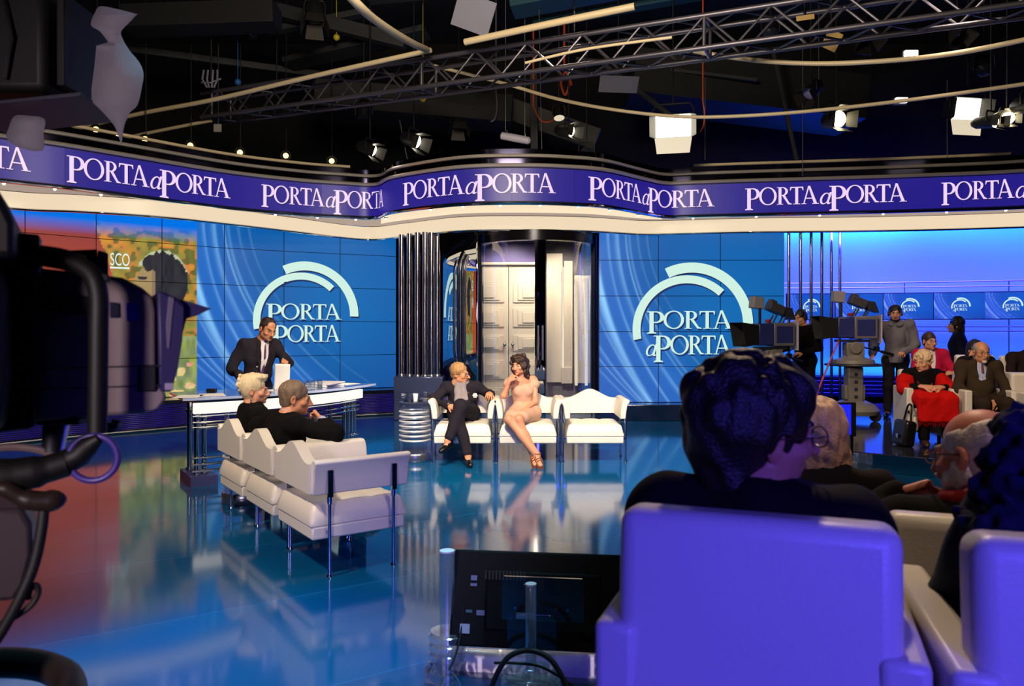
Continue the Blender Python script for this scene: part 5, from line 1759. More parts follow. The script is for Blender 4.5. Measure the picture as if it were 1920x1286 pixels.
slab('rear_block', [(32, 714), (62, 714), (62, 754), (34, 754)], -0.006, 0.02, NCD, 0.003)
mb = MB().cyl(L3(92, 565, -0.03), L3(92, 565, 0.02), 0.022, n=20)
mb.build('focus_knob', RUBBER, nc)
mb = MB()
mb.box(L3(180, 688, -0.001), (0.24, 0.004, 0.003), rot(0, 0, 28.4)).box(L3(180, 726, -0.001), (0.24, 0.004, 0.003), rot(0, 0, 28.4))
mb.build('panel_lines', NCD, nc)
# matte box and its purple flag
HOODM = mat('hood_violet_black', rgb(44, 36, 92), 0.5, vary=0.15)
nhood = slab('lens_hood', [(294, 548), (304, 546), (334, 560), (346, 570), (345, 600), (342, 640), (334, 690), (322, 735), (298, 735)], 0.0, 0.30, HOODM, 0.006)
slab('hood_flag', [(340, 560), (399, 578), (372, 591), (352, 597), (340, 640)], 0.02, 0.03, HOODM, 0.002, nhood)
slab('hood_sticker', [(309, 718), (326, 718), (324, 731), (309, 731)], -0.004, 0.0, mat('pale_sticker', rgb(170, 155, 190), 0.6), 0.001, nhood)
slab('hood_scratches', [(316, 556), (326, 558), (322, 600), (317, 655), (313, 650), (311, 610)], -0.003, 0.0, mat('scratch_grey', rgb(110, 100, 130), 0.6), 0.001, nhood)
# carrying bar
mb = MB().tube(catmull([L3(-30, 470, -0.09), L3(20, 480, -0.09), L3(80, 488, -0.09), L3(140, 500, -0.09), L3(172, 520, -0.09), L3(184, 556, -0.09), L3(184, 620, -0.09), L3(183, 720, -0.09), L3(182, 800, -0.09)], 6), 0.0185, 14)
mb.build('carrying_bar', RUBBER, nc)
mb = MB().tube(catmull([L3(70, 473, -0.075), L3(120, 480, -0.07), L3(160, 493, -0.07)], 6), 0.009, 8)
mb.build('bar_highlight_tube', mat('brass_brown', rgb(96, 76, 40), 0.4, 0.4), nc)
# viewfinder and bracket on top
slab('viewfinder_bracket', [(42, 446), (80, 450), (80, 518), (44, 518)], -0.10, -0.02, mat('bracket_blue_black', rgb(34, 34, 52), 0.5), 0.004)
slab('top_tray', [(70, 467), (182, 463), (184, 508), (150, 502), (78, 486)], 0.05, 0.20, mat('tray_blue', rgb(22, 22, 84), 0.4), 0.006)
slab('tray_end', [(183, 464), (204, 470), (204, 530), (183, 525)], 0.05, 0.20, GREYBODY, 0.004)
slab('viewfinder', [(-70, 340), (0, 360), (22, 395), (44, 440), (44, 500), (-70, 500)], -0.22, -0.04, BLACK, 0.012)
slab('viewfinder_eyecup', [(-80, 520), (10, 500), (26, 560), (30, 700), (20, 790), (-80, 800)], -0.20, -0.06, BLACK, 0.012)
slab('bar_clamp', [(183, 516), (204, 520), (204, 534), (186, 532)], -0.10, -0.06, NCD, 0.004)
# underside, pan bar and ring
mb = MB().cyl(L3(104, 782, 0.10), L3(96, 860, 0.05), 0.028, 0.020, n=14)
mb.build('tilt_post', SATIN, nc)
mb = MB().box(L3(112, 792, 0.08), (0.14, 0.12, 0.014)).box(L3(196, 792, -0.05), (0.06, 0.02, 0.012))
mb.build('mount_plate', NCD, nc, bevel=0.003)
hk = MB().tube(catmull([L3(200, 800, -0.05), L3(212, 796, -0.05), L3(217, 782, -0.05)], 5), 0.008, 8)
hk.build('cable_hook', RUBBER, nc)
c = L3(175, 856, -0.02)
hoop = MB().ring(c, 0.046, 0.0068, 48, 12, rot(90, 0, 12))
hoop.build('zoom_ring', mat('violet_rubber', rgb(76, 58, 150), 0.35), nc)
mb = MB().tube([L3(186, 818, -0.03), L3(168, 832, -0.02), L3(150, 852, 0.0), L3(120, 868, 0.0)], [0.010, 0.020, 0.024, 0.026], 12)
mb.build('zoom_grip', RUBBER, nc)
mb = MB().tube(catmull([L3(-40, 852, 0.06), L3(20, 846, 0.06), L3(70, 850, 0.05), L3(100, 860, 0.04)], 6), 0.008, 8)
mb.build('grey_lever', mat('lever_grey', rgb(110, 92, 94), 0.45), nc)
mb = MB().tube(catmull([L3(-50, 900, 0.0), L3(10, 892, 0.0), L3(70, 884, 0.0), L3(125, 868, 0.0)], 5), [0.035] * 6 + [0.033] * 5 + [0.028] * 5, 12)
mb.build('pan_bar', RUBBER, nc)
mb = MB().tube(catmull([L3(-40, 905, -0.03), L3(10, 910, -0.03), L3(50, 930, -0.03), L3(95, 934, -0.03), L3(106, 926, -0.02)], 5), [0.012] * 5 + [0.016] * 5 + [0.020] * 5 + [0.022] * 5 + [0.012], 12)
mb.build('pan_grip', mat('grip_brown', rgb(50, 38, 34), 0.4), nc)
mb = MB().tube(catmull([L3(84, 940, -0.02), L3(80, 985, -0.03), L3(66, 1050, -0.04), L3(40, 1110, -0.05), L3(0, 1180, -0.05), L3(-40, 1230, -0.05)], 6), 0.0105, 12)
mb.build('control_cable', BLACKCABLE, nc)
mb = MB().tube(catmull([L3(0, 1160, -0.04), L3(35, 1142, -0.04), L3(62, 1122, -0.04), L3(74, 1100, -0.04), L3(70, 1086, -0.04), L3(58, 1096, -0.04), L3(56, 1112, -0.04)], 6), 0.006, 8)
mb.build('loose_strap', BLACKCABLE, nc)
mb = MB().cyl(L3(-170, 1000, 0.10), Vector((L3(-170, 1000, .1).x, L3(-170, 1000, .1).y, 0.20)), 0.11, n=28)
mb.build('pedestal_column', mat('pedestal_brown', rgb(74, 62, 68), 0.45), nc)
slab('head_block', [(-120, 962), (40, 958), (58, 985), (60, 1040), (44, 1100), (22, 1134), (-120, 1140)], 0.02, 0.18, MATS['pedestal_brown'], 0.010)
pb = L3(-170, 1000, 0.10)
MB().lathe([(0.0, 0.0), (0.30, 0.0), (0.32, 0.05), (0.29, 0.16), (0.18, 0.21), (0.0, 0.22)], (pb.x, pb.y, 0), 32).build('pedestal_base', MATS['pedestal_brown'], nc)
MB().ring((pb.x, pb.y, 0.775), 0.26, 0.034, 40, 10).build('steering_ring', mat('steering_rubber', rgb(60, 50, 46), 0.5), nc)
# ================================================================== ORGANIC SHAPES
class Field:
    """smooth blend of rounded shapes on a grid, turned into one closed quad mesh"""
    def __init__(s, lo, hi, h):
        s.h = h
        s.lo = np.array(lo, dtype=np.float64)
        s.n = np.maximum(4, np.ceil((np.array(hi) - s.lo) / h).astype(int) + 1)
        s.F = np.full(s.n, 0.12, dtype=np.float32)

    def sub(s, lo, hi):
        a = np.clip(np.floor((np.array(lo) - s.lo) / s.h).astype(int), 0, s.n - 1)
        b = np.clip(np.ceil((np.array(hi) - s.lo) / s.h).astype(int) + 1, 1, s.n)
        if np.any(b - a < 1):
            return None
        sl = tuple(slice(a[i], b[i]) for i in range(3))
        ax = [(s.lo[i] + s.h * np.arange(a[i], b[i])).astype(np.float32) for i in range(3)]
        return sl, ax[0][:, None, None], ax[1][None, :, None], ax[2][None, None, :]

    def put(s, sl, d, k, op):
        f = s.F[sl]
        if op == 'add':
            if k > 0:
                q = np.clip(0.5 + 0.5 * (f - d) / k, 0, 1)
                s.F[sl] = f * (1 - q) + d * q - k * q * (1 - q)
            else:
                s.F[sl] = np.minimum(f, d)
        elif op == 'cut':
            if k > 0:
                q = np.clip(0.5 - 0.5 * (f + d) / k, 0, 1)
                s.F[sl] = f * (1 - q) - d * q + k * q * (1 - q)
            else:
                s.F[sl] = np.maximum(f, -d)
        elif op == 'dent':        # soft push along a shape without cutting through
            s.F[sl] = f + k * np.clip(-d, 0, 1)

    def cone(s, a, b, ra, rb=None, k=0.02, op='add', flat=None):
        """tapered limb from a to b; flat=(axis, factor) squashes it along an axis"""
        rb = ra if rb is None else rb
        a, b = np.array(a, dtype=float), np.array(b, dtype=float)
        m = max(ra, rb) * (1.0 / min(1.0, flat[1]) if flat else 1.0) + abs(k) + 3 * s.h
        g = s.sub(np.minimum(a, b) - m, np.maximum(a, b) + m)
        if g is None:
            return s
        sl, X, Y, Z = g
        ab = b - a
        L2 = float(ab @ ab) + 1e-12
        px, py, pz = X - a[0], Y - a[1], Z - a[2]
        t = np.clip((px * ab[0] + py * ab[1] + pz * ab[2]) / L2, 0, 1)
        dx, dy, dz = px - t * ab[0], py - t * ab[1], pz - t * ab[2]
        if flat:
            ax = np.array(flat[0], dtype=float)
            ax /= np.linalg.norm(ax)
            dd = dx * ax[0] + dy * ax[1] + dz * ax[2]
            e = (1.0 / flat[1] - 1.0)
            dx, dy, dz = dx + ax[0] * dd * e, dy + ax[1] * dd * e, dz + ax[2] * dd * e
        d = np.sqrt(dx * dx + dy * dy + dz * dz) - (ra + (rb - ra) * t)
        s.put(sl, d.astype(np.float32), k, op)
        return s

    def ell(s, c, r, k=0.02, op='add', M=None):
        c, r = np.array(c, dtype=float), np.array(r, dtype=float)
        m = (max(r) if M is not None else r) + abs(k) + 3 * s.h
        g = s.sub(c - m, c + m)
        if g is None:
            return s
        sl, X, Y, Z = g
        x, y, z = X - c[0], Y - c[1], Z - c[2]
        if M is not None:
            M = np.array(M)
            x, y, z = (M[0, 0] * x + M[1, 0] * y + M[2, 0] * z, M[0, 1] * x + M[1, 1] * y + M[2, 1] * z, M[0, 2] * x + M[1, 2] * y + M[2, 2] * z)
        q = np.sqrt((x / r[0]) ** 2 + (y / r[1]) ** 2 + (z / r[2]) ** 2)
        q2 = np.sqrt((x / r[0] ** 2) ** 2 + (y / r[1] ** 2) ** 2 + (z / r[2] ** 2) ** 2) + 1e-9
        d = np.where(q < 1e-3, -min(r), q * (q - 1) / q2)
        s.put(sl, d.astype(np.float32), k, op)
        return s

    def box(s, c, hsz, rad, k=0.02, op='add', M=None):
        c, hsz = np.array(c, dtype=float), np.array(hsz, dtype=float)
        m = (np.linalg.norm(hsz) if M is not None else hsz) + abs(k) + 3 * s.h
        g = s.sub(c - m, c + m)
        if g is None:
            return s
        sl, X, Y, Z = g
        x, y, z = X - c[0], Y - c[1], Z - c[2]
        if M is not None:
            M = np.array(M)
            x, y, z = (M[0, 0] * x + M[1, 0] * y + M[2, 0] * z, M[0, 1] * x + M[1, 1] * y + M[2, 1] * z, M[0, 2] * x + M[1, 2] * y + M[2, 2] * z)
        qx, qy, qz = np.abs(x) - hsz[0] + rad, np.abs(y) - hsz[1] + rad, np.abs(z) - hsz[2] + rad
        d = np.sqrt(np.maximum(qx, 0) ** 2 + np.maximum(qy, 0) ** 2 + np.maximum(qz, 0) ** 2) + np.minimum(np.maximum(qx, np.maximum(qy, qz)), 0) - rad
        s.put(sl, d.astype(np.float32), k, op)
        return s

    def ripple(s, amp, scale, seed=1, aniso=(1, 1, 1)):
        """cloth folds or strands: a gentle wavy push of the whole surface"""
        r = np.random.RandomState(seed)
        ax = [(s.lo[i] + s.h * np.arange(s.n[i])).astype(np.float32) * aniso[i] for i in range(3)]
        X, Y, Z = ax[0][:, None, None], ax[1][None, :, None], ax[2][None, None, :]
        tot = np.zeros(s.n, dtype=np.float32)
        for _ in range(5):
            d = r.randn(3)
            d /= np.linalg.norm(d)
            f = scale * (0.6 + 0.9 * r.rand())
            w = r.randn(3) * 0.6
            warp = 0.8 * np.sin((w[0] * X + w[1] * Y + w[2] * Z) * scale * 0.7 + r.rand() * 6)
            tot += np.sin((d[0] * X + d[1] * Y + d[2] * Z) * f + warp + r.rand() * 6)
        near = np.abs(s.F) < 0.05
        s.F += np.where(near, amp * tot / 2.2, 0)
        return s

    def mesh(s, name, mats, parent, paint=None, smooth_iter=0):
        F = s.F
        F[0], F[-1], F[:, 0], F[:, -1], F[:, :, 0], F[:, :, -1] = .1, .1, .1, .1, .1, .1
        S = F < 0
        nx, ny, nz = s.n
        cnt = np.zeros((nx - 1, ny - 1, nz - 1), dtype=np.int8)
        for dx in (0, 1):
            for dy in (0, 1):
                for dz in (0, 1):
                    cnt += S[dx:nx - 1 + dx, dy:ny - 1 + dy, dz:nz - 1 + dz]
        act = (cnt > 0) & (cnt < 8)
        I = np.argwhere(act)
        if len(I) == 0:
            return None
        idx = -np.ones(act.shape, dtype=np.int64)
        idx[act] = np.arange(len(I))
        acc = np.zeros((len(I), 3))
        num = np.zeros(len(I))
        cor = [(a, b, c) for a in (0, 1) for b in (0, 1) for c in (0, 1)]
        val = {c: F[I[:, 0] + c[0], I[:, 1] + c[1], I[:, 2] + c[2]].astype(np.float64) for c in cor}
        for c0 in cor:
            for axis in range(3):
                if c0[axis] == 0:
                    c1 = list(c0)
                    c1[axis] = 1
                    c1 = tuple(c1)
                    v0, v1 = val[c0], val[c1]
                    x = (v0 < 0) != (v1 < 0)
                    t = np.where(x, v0 / (v0 - v1 + 1e-20), 0)
                    p = np.array(c0, dtype=float)[None, :].repeat(len(I), 0)
                    p[:, axis] += t
                    acc += p * x[:, None]
                    num += x
        V = s.lo + s.h * (I + acc / num[:, None])
        quads = []
        for axis in range(3):
            o1, o2 = [(1, 2), (2, 0), (0, 1)][axis]
            sh = [slice(None)] * 3
            a = [slice(1, -1)] * 3
            a[axis] = slice(0, -1)
            b = [slice(1, -1)] * 3
            b[axis] = slice(1, None)
            x = S[tuple(a)] != S[tuple(b)]
            E = np.argwhere(x)
            for ax_ in range(3):
                if ax_ != axis:
                    E[:, ax_] += 1
            inside = S[E[:, 0], E[:, 1], E[:, 2]]
            def cell(d1, d2):
                q = E.copy()
                q[:, o1] -= d1
                q[:, o2] -= d2
                return idx[q[:, 0], q[:, 1], q[:, 2]]
            Q = np.stack([cell(1, 1), cell(0, 1), cell(0, 0), cell(1, 0)], 1)
            Q[~inside] = Q[~inside][:, ::-1]
            quads.append(Q)
        Q = np.concatenate(quads)
        Q = Q[(Q >= 0).all(1)]
        for _ in range(smooth_iter):
            acc = np.zeros_like(V)
            n_ = np.zeros(len(V))
            for i in range(4):
                j = (i + 1) % 4
                np.add.at(acc, Q[:, i], V[Q[:, j]])
                np.add.at(n_, Q[:, i], 1)
                np.add.at(acc, Q[:, j], V[Q[:, i]])
                np.add.at(n_, Q[:, j], 1)
            V = 0.5 * V + 0.5 * acc / np.maximum(n_, 1)[:, None]
        me = bpy.data.meshes.new(name)
        me.vertices.add(len(V))
        me.vertices.foreach_set('co', V.astype(np.float32).ravel())
        me.loops.add(len(Q) * 4)
        me.loops.foreach_set('vertex_index', Q.astype(np.int32).ravel())
        me.polygons.add(len(Q))
        me.polygons.foreach_set('loop_start', np.arange(0, len(Q) * 4, 4, dtype=np.int32))
        me.polygons.foreach_set('loop_total', np.full(len(Q), 4, dtype=np.int32))
        mats = mats if isinstance(mats, (list, tuple)) else [mats]
        for m in mats:
            me.materials.append(m)
        if paint is not None:
            c = V[Q].mean(1)
            me.polygons.foreach_set('material_index', paint(c).astype(np.int32))
        me.polygons.foreach_set('use_smooth', np.ones(len(Q), dtype=bool))
        me.update(calc_edges=True)
        me.validate()
        o = bpy.data.objects.new(name, me)
        COL.objects.link(o)
        if parent is not None:
            o.parent = parent
        return o

# ------------------------------------------------------------------ people
def nv(a):
    a = np.array(a, dtype=float)
    return a / (np.linalg.norm(a) + 1e-9)

def head_rot(yaw=0, pitch=0, roll=0):
    """head looks along +Y; yaw > 0 turns to the person's left, pitch > 0 looks up, roll > 0 tips to the right shoulder"""
    return np.array(Matrix.Rotation(R(yaw), 3, 'Z') @ Matrix.Rotation(R(pitch), 3, 'X') @ Matrix.Rotation(R(roll), 3, 'Y'))

class Head:
    def __init__(s, c, M, k=1.0, wide=1.0):
        s.c, s.M, s.k, s.w = np.array(c, dtype=float), M, k, wide
    def p(s, x, y, z):
        return s.c + s.M @ (np.array([x * s.w, y, z]) * s.k)
    def local(s, P):
        return ((P - s.c) @ s.M) / s.k / np.array([s.w, 1, 1])

def add_head(f, H, nose=1.0, jaw=1.0, female=False, open_jaw=0.0):
    k = H.k
    E = lambda x, y, z, rx, ry, rz, kk=0.012, op='add': f.ell(H.p(x, y, z), np.array([rx * H.w, ry, rz]) * k, kk * k, op, H.M)
    E(0, -0.018, 0.032, .074, .094, .083)
    E(0, .030, -.030, .060, .064, .078, .02)
    E(0, .038, -.078, .047 * jaw, .050, .036 * jaw, .02)
    E(0, .080, -.098, .019 * jaw, .016, .015, .014)
    for s_ in (-1, 1):
        E(s_ * .044, .058, -.030, .022, .024, .020, .016)
        E(s_ * .052, .012, -.068, .016 * jaw, .03, .03, .02)
        E(s_ * .033, .100, -.002, .018, .013, .010, .010, 'cut')
        E(s_ * .033, .074, -.002, .0135, .0135, .0125, .004)
        E(s_ * .078, -.012, -.012, .011, .020, .033, .006)
        E(s_ * .084, -.006, -.012, .006, .011, .020, .006, 'cut')
    E(0, .084, .018, .046, .014, .011 if not female else .007, .010)
    f.cone(H.p(0, .092, .006), H.p(0, .116 * (0.5 + 0.5 * nose), -.036), .0085 * k, .0135 * k, .010 * k)
    for s_ in (-1, 1):
        E(s_ * .012, .100, -.040, .009, .010, .008, .006)
    E(0, .092, -.064, .023, .012, .0075, .008)
    E(0, .091, -.073, .019, .012, .0075, .006)
    E(0, .105, -.0685, .022, .010, .0022, .004, 'cut')
    f.cone(H.p(0, -.022, -.06), H.p(0, -.050, -.150), .054 * k * (0.9 if female else 1.0), .058 * k * (0.9 if female else 1.05), .025 * k)

def face_paint(H, brow=True, lips=True):
    """0 skin, 1 lips, 2 brow, 3 eye white, 4 iris"""
    def f(P):
        q = H.local(P)
        x, y, z = np.abs(q[:, 0]), q[:, 1], q[:, 2]
        m = np.zeros(len(P), dtype=int)
        front = y > 0.055
        if lips:
            m[front & (x < .022) & (np.abs(z + .068) < .0095 * np.sqrt(np.clip(1 - (x / .024) ** 2, 0, 1))) & (y > .088) & (y < .112)] = 1
        if brow:
            m[front & (x > .013) & (x < .048) & (np.abs(z - (.020 + .004 * np.sin((x - .013) / .035 * 3.1))) < .0045)] = 2
        e = front & (((x - .033) / .0125) ** 2 + ((z + .002) / .0056) ** 2 < 1)
        m[e] = 3
        m[e & (((x - .033) / .0065) ** 2 + ((z + .002) / .0070) ** 2 < 1)] = 4
        return m
    return f

def add_hand(f, W, d, n, side, curl=25, spread=6, thumb=35, k=1.0, pinch=False):
    """hand at wrist W: d along the fingers, n out of the back of the hand, side +1 puts the thumb on d x n"""
    d, n = nv(d), np.array(n, dtype=float)
    n = nv(n - d * (n @ d))
    l = np.cross(d, n) * side
    W = np.array(W, dtype=float)
    f.cone(W - d * .03 * k, W + d * .02 * k, .026 * k, .027 * k, .012, flat=(n, 0.72))
    f.box(W + d * .055 * k, np.array([.040, .046, .0135]) * k, .012 * k, .012, M=np.stack([l, d, n], 1))
    for i, (off, ln, r) in enumerate(((.030, .072, .0088), (.010, .081, .0092), (-.010, .076, .0088), (-.029, .060, .0078))):
        b = W + d * (.093 - .004 * abs(i - 1)) * k + l * off * k
        a0 = R(curl * (0.75 + .12 * i))
        sp = R(spread * (1.5 - i))
        dirv = nv(d * math.cos(sp) + l * math.sin(sp))
        p, ang = b - d * .012 * k, 0.0
        for j, fr in enumerate((.45, .31, .24)):
            ang += a0 * (0.8, 1.1, 0.8)[j]
            v = dirv * math.cos(ang) - n * math.sin(ang)
            q = p + v * (ln * fr + (.012 if j == 0 else 0)) * k
            f.cone(p, q, r * k * (1 - .08 * j), r * k * (.94 - .10 * j), .0035)
            p = q
    t0 = W + d * .022 * k + l * .026 * k - n * .006 * k
    a = R(thumb)
    v1 = nv(d * math.cos(a) + l * math.sin(a) - n * 0.35)
    t1 = t0 + v1 * .045 * k
    v2 = nv(v1 + (d - l) * 0.35 - n * 0.25)
    t2 = t1 + v2 * .034 * k
    f.cone(t0, t1, .0140 * k, .0108 * k, .010)
    f.cone(t1, t2, .0104 * k, .0086 * k, .004)
    f.cone(t2, t2 + nv(v2 + (d - l) * .2) * .022 * k, .0088 * k, .0070 * k, .004)

SKIN = lambda name, c: mat(name, c, 0.5, sub=0.15, scale=22, vary=0.07, bump=0.05, bscale=120)
LIPS = mat('lip_rose', rgb(168, 84, 76), 0.4)
EYEW = mat('eye_white', rgb(186, 176, 170), 0.3)
IRIS = mat('iris_dark', rgb(40, 26, 18), 0.15)

def hairmat(name, c, c2=None, rough=0.45, scale=90):
    m = mat(name, c, rough, scale=scale, vary=0.3, bump=0.5, bscale=150, spec=0.5)
    return m

def clothmat(name, c, rough=0.85, vary=0.08, bump=0.12, scale=10, sheen=0.0):
    return mat(name, c, rough, scale=scale, vary=vary, bump=bump, bscale=220, sheen=sheen, spec=0.12)

def limb(f, pts, rs, k=0.03, grow=0.0, flat=None):
    for i in range(len(pts) - 1):
        f.cone(pts[i], pts[i + 1], rs[i] + grow, rs[i + 1] + grow, k, flat=flat)

JOINTS = ['hip', 'chest', 'neck', 'head'] + [a + b for a in ('sh', 'el', 'wr', 'hp', 'kn', 'an', 'to') for b in 'LR']

def make_person(label, loc, rz, J, look, h=0.0065, group=None):
    """J: joints in the person's own frame (faces +Y, right hand +X).
    keys: hip, chest, neck, head, (sh, el, wr, hand direction, hand back) per side, (hp, kn, an, toe) per side"""
    t = thing('person', label, 'person', loc, rz, group)
    A = {k: np.array(v, dtype=float) for k, v in J.items() if k in JOINTS}
    pts = np.array(list(A.values()))
    lo, hi = pts.min(0) - 0.24, pts.max(0) + 0.24
    lo[2] = max(lo[2], -0.02)
    hi[2] = pts[:, 2].max() + 0.24
    fem = look.get('female', False)
    H = Head(A['head'], head_rot(*J.get('hrot', (0, 0, 0))), look.get('hk', 1.0), look.get('hw', 1.0))
    skin = look['skin']
    # ---- body: one continuous surface
    f = Field(lo, hi, h)
    hip, chest, neck = A['hip'], A['chest'], A['neck']
    bw = look.get('bw', 1.0)
    f.ell(hip, (.155 * bw, .105 * bw, .11), .04)
    f.cone(hip, chest, .105 * bw, .12 * bw, .05, flat=((0, 1, 0), 0.82))
    f.ell(chest, (.15 * bw, .10 * bw, .15), .05)
    f.cone((A['shL'] * .85 + neck * .15), (A['shR'] * .85 + neck * .15), .055, .055, .05)
    f.cone(neck, chest, .06, .09, .05)
    add_head(f, H, look.get('nose', 1.0), look.get('jaw', 1.0), fem)
    f.cone(H.p(0, -.035, -.115), neck, .050 * (0.88 if fem else 1.05), .062 * (0.88 if fem else 1.05), .03)
    lr = look.get('lr', 1.0)
    for s_ in 'LR':
        limb(f, [A['sh' + s_], A['el' + s_], A['wr' + s_]], [.047 * lr, .037 * lr, .026 * lr], .03)
        side = 1 if s_ == 'R' else -1
        hd, hb = J.get('hd' + s_), J.get('hb' + s_)
        if hd is not None and not look.get('nohand' + s_):
            o = J.get('ho' + s_, {})
            add_hand(f, A['wr' + s_], hd, hb, side * o.get('flip', 1), o.get('curl', 25), o.get('spread', 5), o.get('thumb', 35), look.get('handk', 1.0))
        limb(f, [A['hp' + s_], A['kn' + s_], A['an' + s_]], [.082 * lr, .055 * lr, .037 * lr], .03)
        limb(f, [A['kn' + s_] * .55 + A['an' + s_] * .45 + np.array([0, -.015, 0]), A['an' + s_]], [.050 * lr, .037 * lr], .04)
        f.cone(A['an' + s_] - np.array([0, 0, .035]), A['to' + s_], .035, .026, .02)
    body = f.mesh('body', [skin, look.get('lips', LIPS), look.get('brow', IRIS), EYEW, IRIS], t, face_paint(H), smooth_iter=0)
    return t, A, H, lo, hi

def torso_field(f, A, g, bw=1.0, shoulder=0.062, bottom=None, belly=0.0):
    hip, chest, neck = A['hip'], A['chest'], A['neck']
    f.cone(hip, chest, .125 * bw + g, .135 * bw + g, .06, flat=((0, 1, 0), 0.80))
    f.ell(chest, (.165 * bw + g, .115 * bw + g, .17 + g), .05)
    if belly:
        f.ell(hip * .55 + chest * .45 + np.array([0, .05, 0]), (.13 * bw + g, .085 + belly + g, .14), .06)
    f.cone(A['shL'] * .92 + neck * .08, A['shR'] * .92 + neck * .08, shoulder + g, shoulder + g, .05)
    f.cone(neck - np.array([0, 0, .035]), chest, .062 + g, .11 + g, .06)

def jacket(t, A, lo, hi, m, h=0.0065, g=0.018, bw=1.0, sleeve=1.0, opening=None, hem=0.0, seed=1, fold=0.005, shirt=None, tie=None, name='jacket',
           collar=True, openfront=True, belly=0.0, fwd=None, cuffs=None, sl_r=(.066, .056, .042), shoulder=.066, cutz=None):
    f = Field(lo, hi, h)
    torso_field(f, A, g, bw, shoulder, belly=belly)
    hip = A['hip']
    f.ell(hip + np.array([0, 0, -.02 - hem * .3]), (.175 * bw + g, .125 * bw + g, .12 + hem), .06)
    for s_ in 'LR':
        w = A['el' + s_] + (A['wr' + s_] - A['el' + s_]) * (sleeve - (0.06 if cuffs is not None else 0.0))
        limb(f, [A['sh' + s_], A['el' + s_], w], list(sl_r), .035)
    fwd = nv(fwd if fwd is not None else (0, 1, 0))
    chest, neck = A['chest'], A['neck']
    up = nv(neck - chest)
    right = nv(np.cross(fwd, up))
    if opening:
        # V shaped opening at the front
        top = neck + fwd * .09 - up * .0
        bot = chest + fwd * .17 - up * (.02 + opening)
        f.ripple(fold * 1.5, 36, seed)
        f.cone(top + fwd * .02, bot, .068, .012, .008, 'cut', flat=None)
        f.cone(neck - up * .02, neck + up * .12, .062, .07, .006, 'cut')
        if collar:
            for s_ in (-1, 1):
                a = neck + right * s_ * .066 + fwd * .03 + up * .005
                b = chest + right * s_ * .055 + fwd * (.125 * bw + g) - up * .02
                c = chest + right * s_ * .015 + fwd * (.135 * bw + g) - up * (.02 + opening)
                f.cone(a, b, .014, .020, .01, flat=(nv(fwd + up * .3), .45))
                f.cone(b, c, .020, .006, .01, flat=(fwd, .45))
            f.cone(neck + right * .06 - fwd * .02 + up * .012, neck - fwd * .062 + up * .014, .016, .016, .008)
            f.cone(neck - right * .06 - fwd * .02 + up * .012, neck - fwd * .062 + up * .014, .016, .016, .008)
    else:
        f.ripple(fold * 1.5, 36, seed)
        f.cone(neck - up * .005, neck + up * .15, .057, .075, .006, 'cut')
    if cutz is not None:
        f.box(hip + np.array([0, 0, cutz - .5]), (.5, .5, .5), .01, .01, 'cut')
    o = par = f.mesh(name, m, t, smooth_iter=1)
    if shirt is not None:
        f = Field(lo, hi, h)
        torso_field(f, A, g - .012, bw * .97, .045, belly=belly)
        f.cone(neck - up * .03, neck + up * .030, .074, .064, .02)
        f.cone(neck + up * .005, neck + up * .15, .054, .066, .006, 'cut')
        if cuffs:
            for s_ in cuffs:
                e, w = A['el' + s_], A['wr' + s_]
                d = nv(w - e)
                f.cone(w - d * .05, w - d * .004, .036, .036, .004)
                f.cone(w - d * .02, w + d * .05, .026, .028, .002, 'cut')
        par = f.mesh('shirt', shirt, t, smooth_iter=1)
    if tie is not None:
        mb = MB()
        a = neck + fwd * .072 + up * .006
        b = chest + fwd * (.136 * bw + g) - up * .0
        c = chest + fwd * (.146 * bw + g + belly * .6) - up * (.03 + (opening or .1) * 1.5)
        w = right
        def strip(p, q, w0, w1):
            vs = []
            for pt, ww in ((p, w0), (q, w1)):
                vs += [pt - w * ww - fwd * .004, pt - w * ww * .6 + fwd * .008, pt + w * ww * .6 + fwd * .008, pt + w * ww - fwd * .004]
            mb.add(vs, [(0, 1, 5, 4), (1, 2, 6, 5), (2, 3, 7, 6), (3, 0, 4, 7), (3, 2, 1, 0), (4, 5, 6, 7)])
        mb.sphere(a, (.019, .014, .017), 12, 8)
        strip(a - up * .01, b, .014, .026)
        strip(b, c, .026, .034)
        mb.build('tie', tie, par, angle=70, subsurf=1)
    return o

def trousers(t, A, lo, hi, m, h=0.0065, r=(.092, .075, .058), seed=3, fold=0.005, name='trousers', to=0.96, bw=1.0):
    f = Field(lo, hi, h)
    f.ell(A['hip'], (.17 * bw, .125 * bw, .125), .05)
    for s_ in 'LR':
        e = A['kn' + s_] + (A['an' + s_] - A['kn' + s_]) * to
        limb(f, [A['hp' + s_], A['kn' + s_], e], list(r), .035)
        f.cone(A['hip'], A['hp' + s_], .11 * bw, .095, .05)
    f.ripple(fold, 24, seed)
    return f.mesh(name, m, t, smooth_iter=1)

def shoes(t, A, m, h=0.006, heel=0.02):
    for s_ in 'LR':
        a, b = A['an' + s_], A['to' + s_]
        d = nv((b - a) * np.array([1, 1, 0.35]))
        lo, hi = np.minimum(a, b) - .12, np.maximum(a, b) + .12
        f = Field(lo, hi, h)
        heelp = a - np.array([0, 0, .045]) - d * .035
        f.cone(heelp, b - d * .02 - np.array([0, 0, .0]), .037, .036, .02)
        f.cone(b - d * .05, b + d * .015, .040, .028, .02)
        f.cone(a - np.array([0, 0, .02]), heelp, .043, .04, .02)
        f.mesh('shoe', m, t, smooth_iter=1)

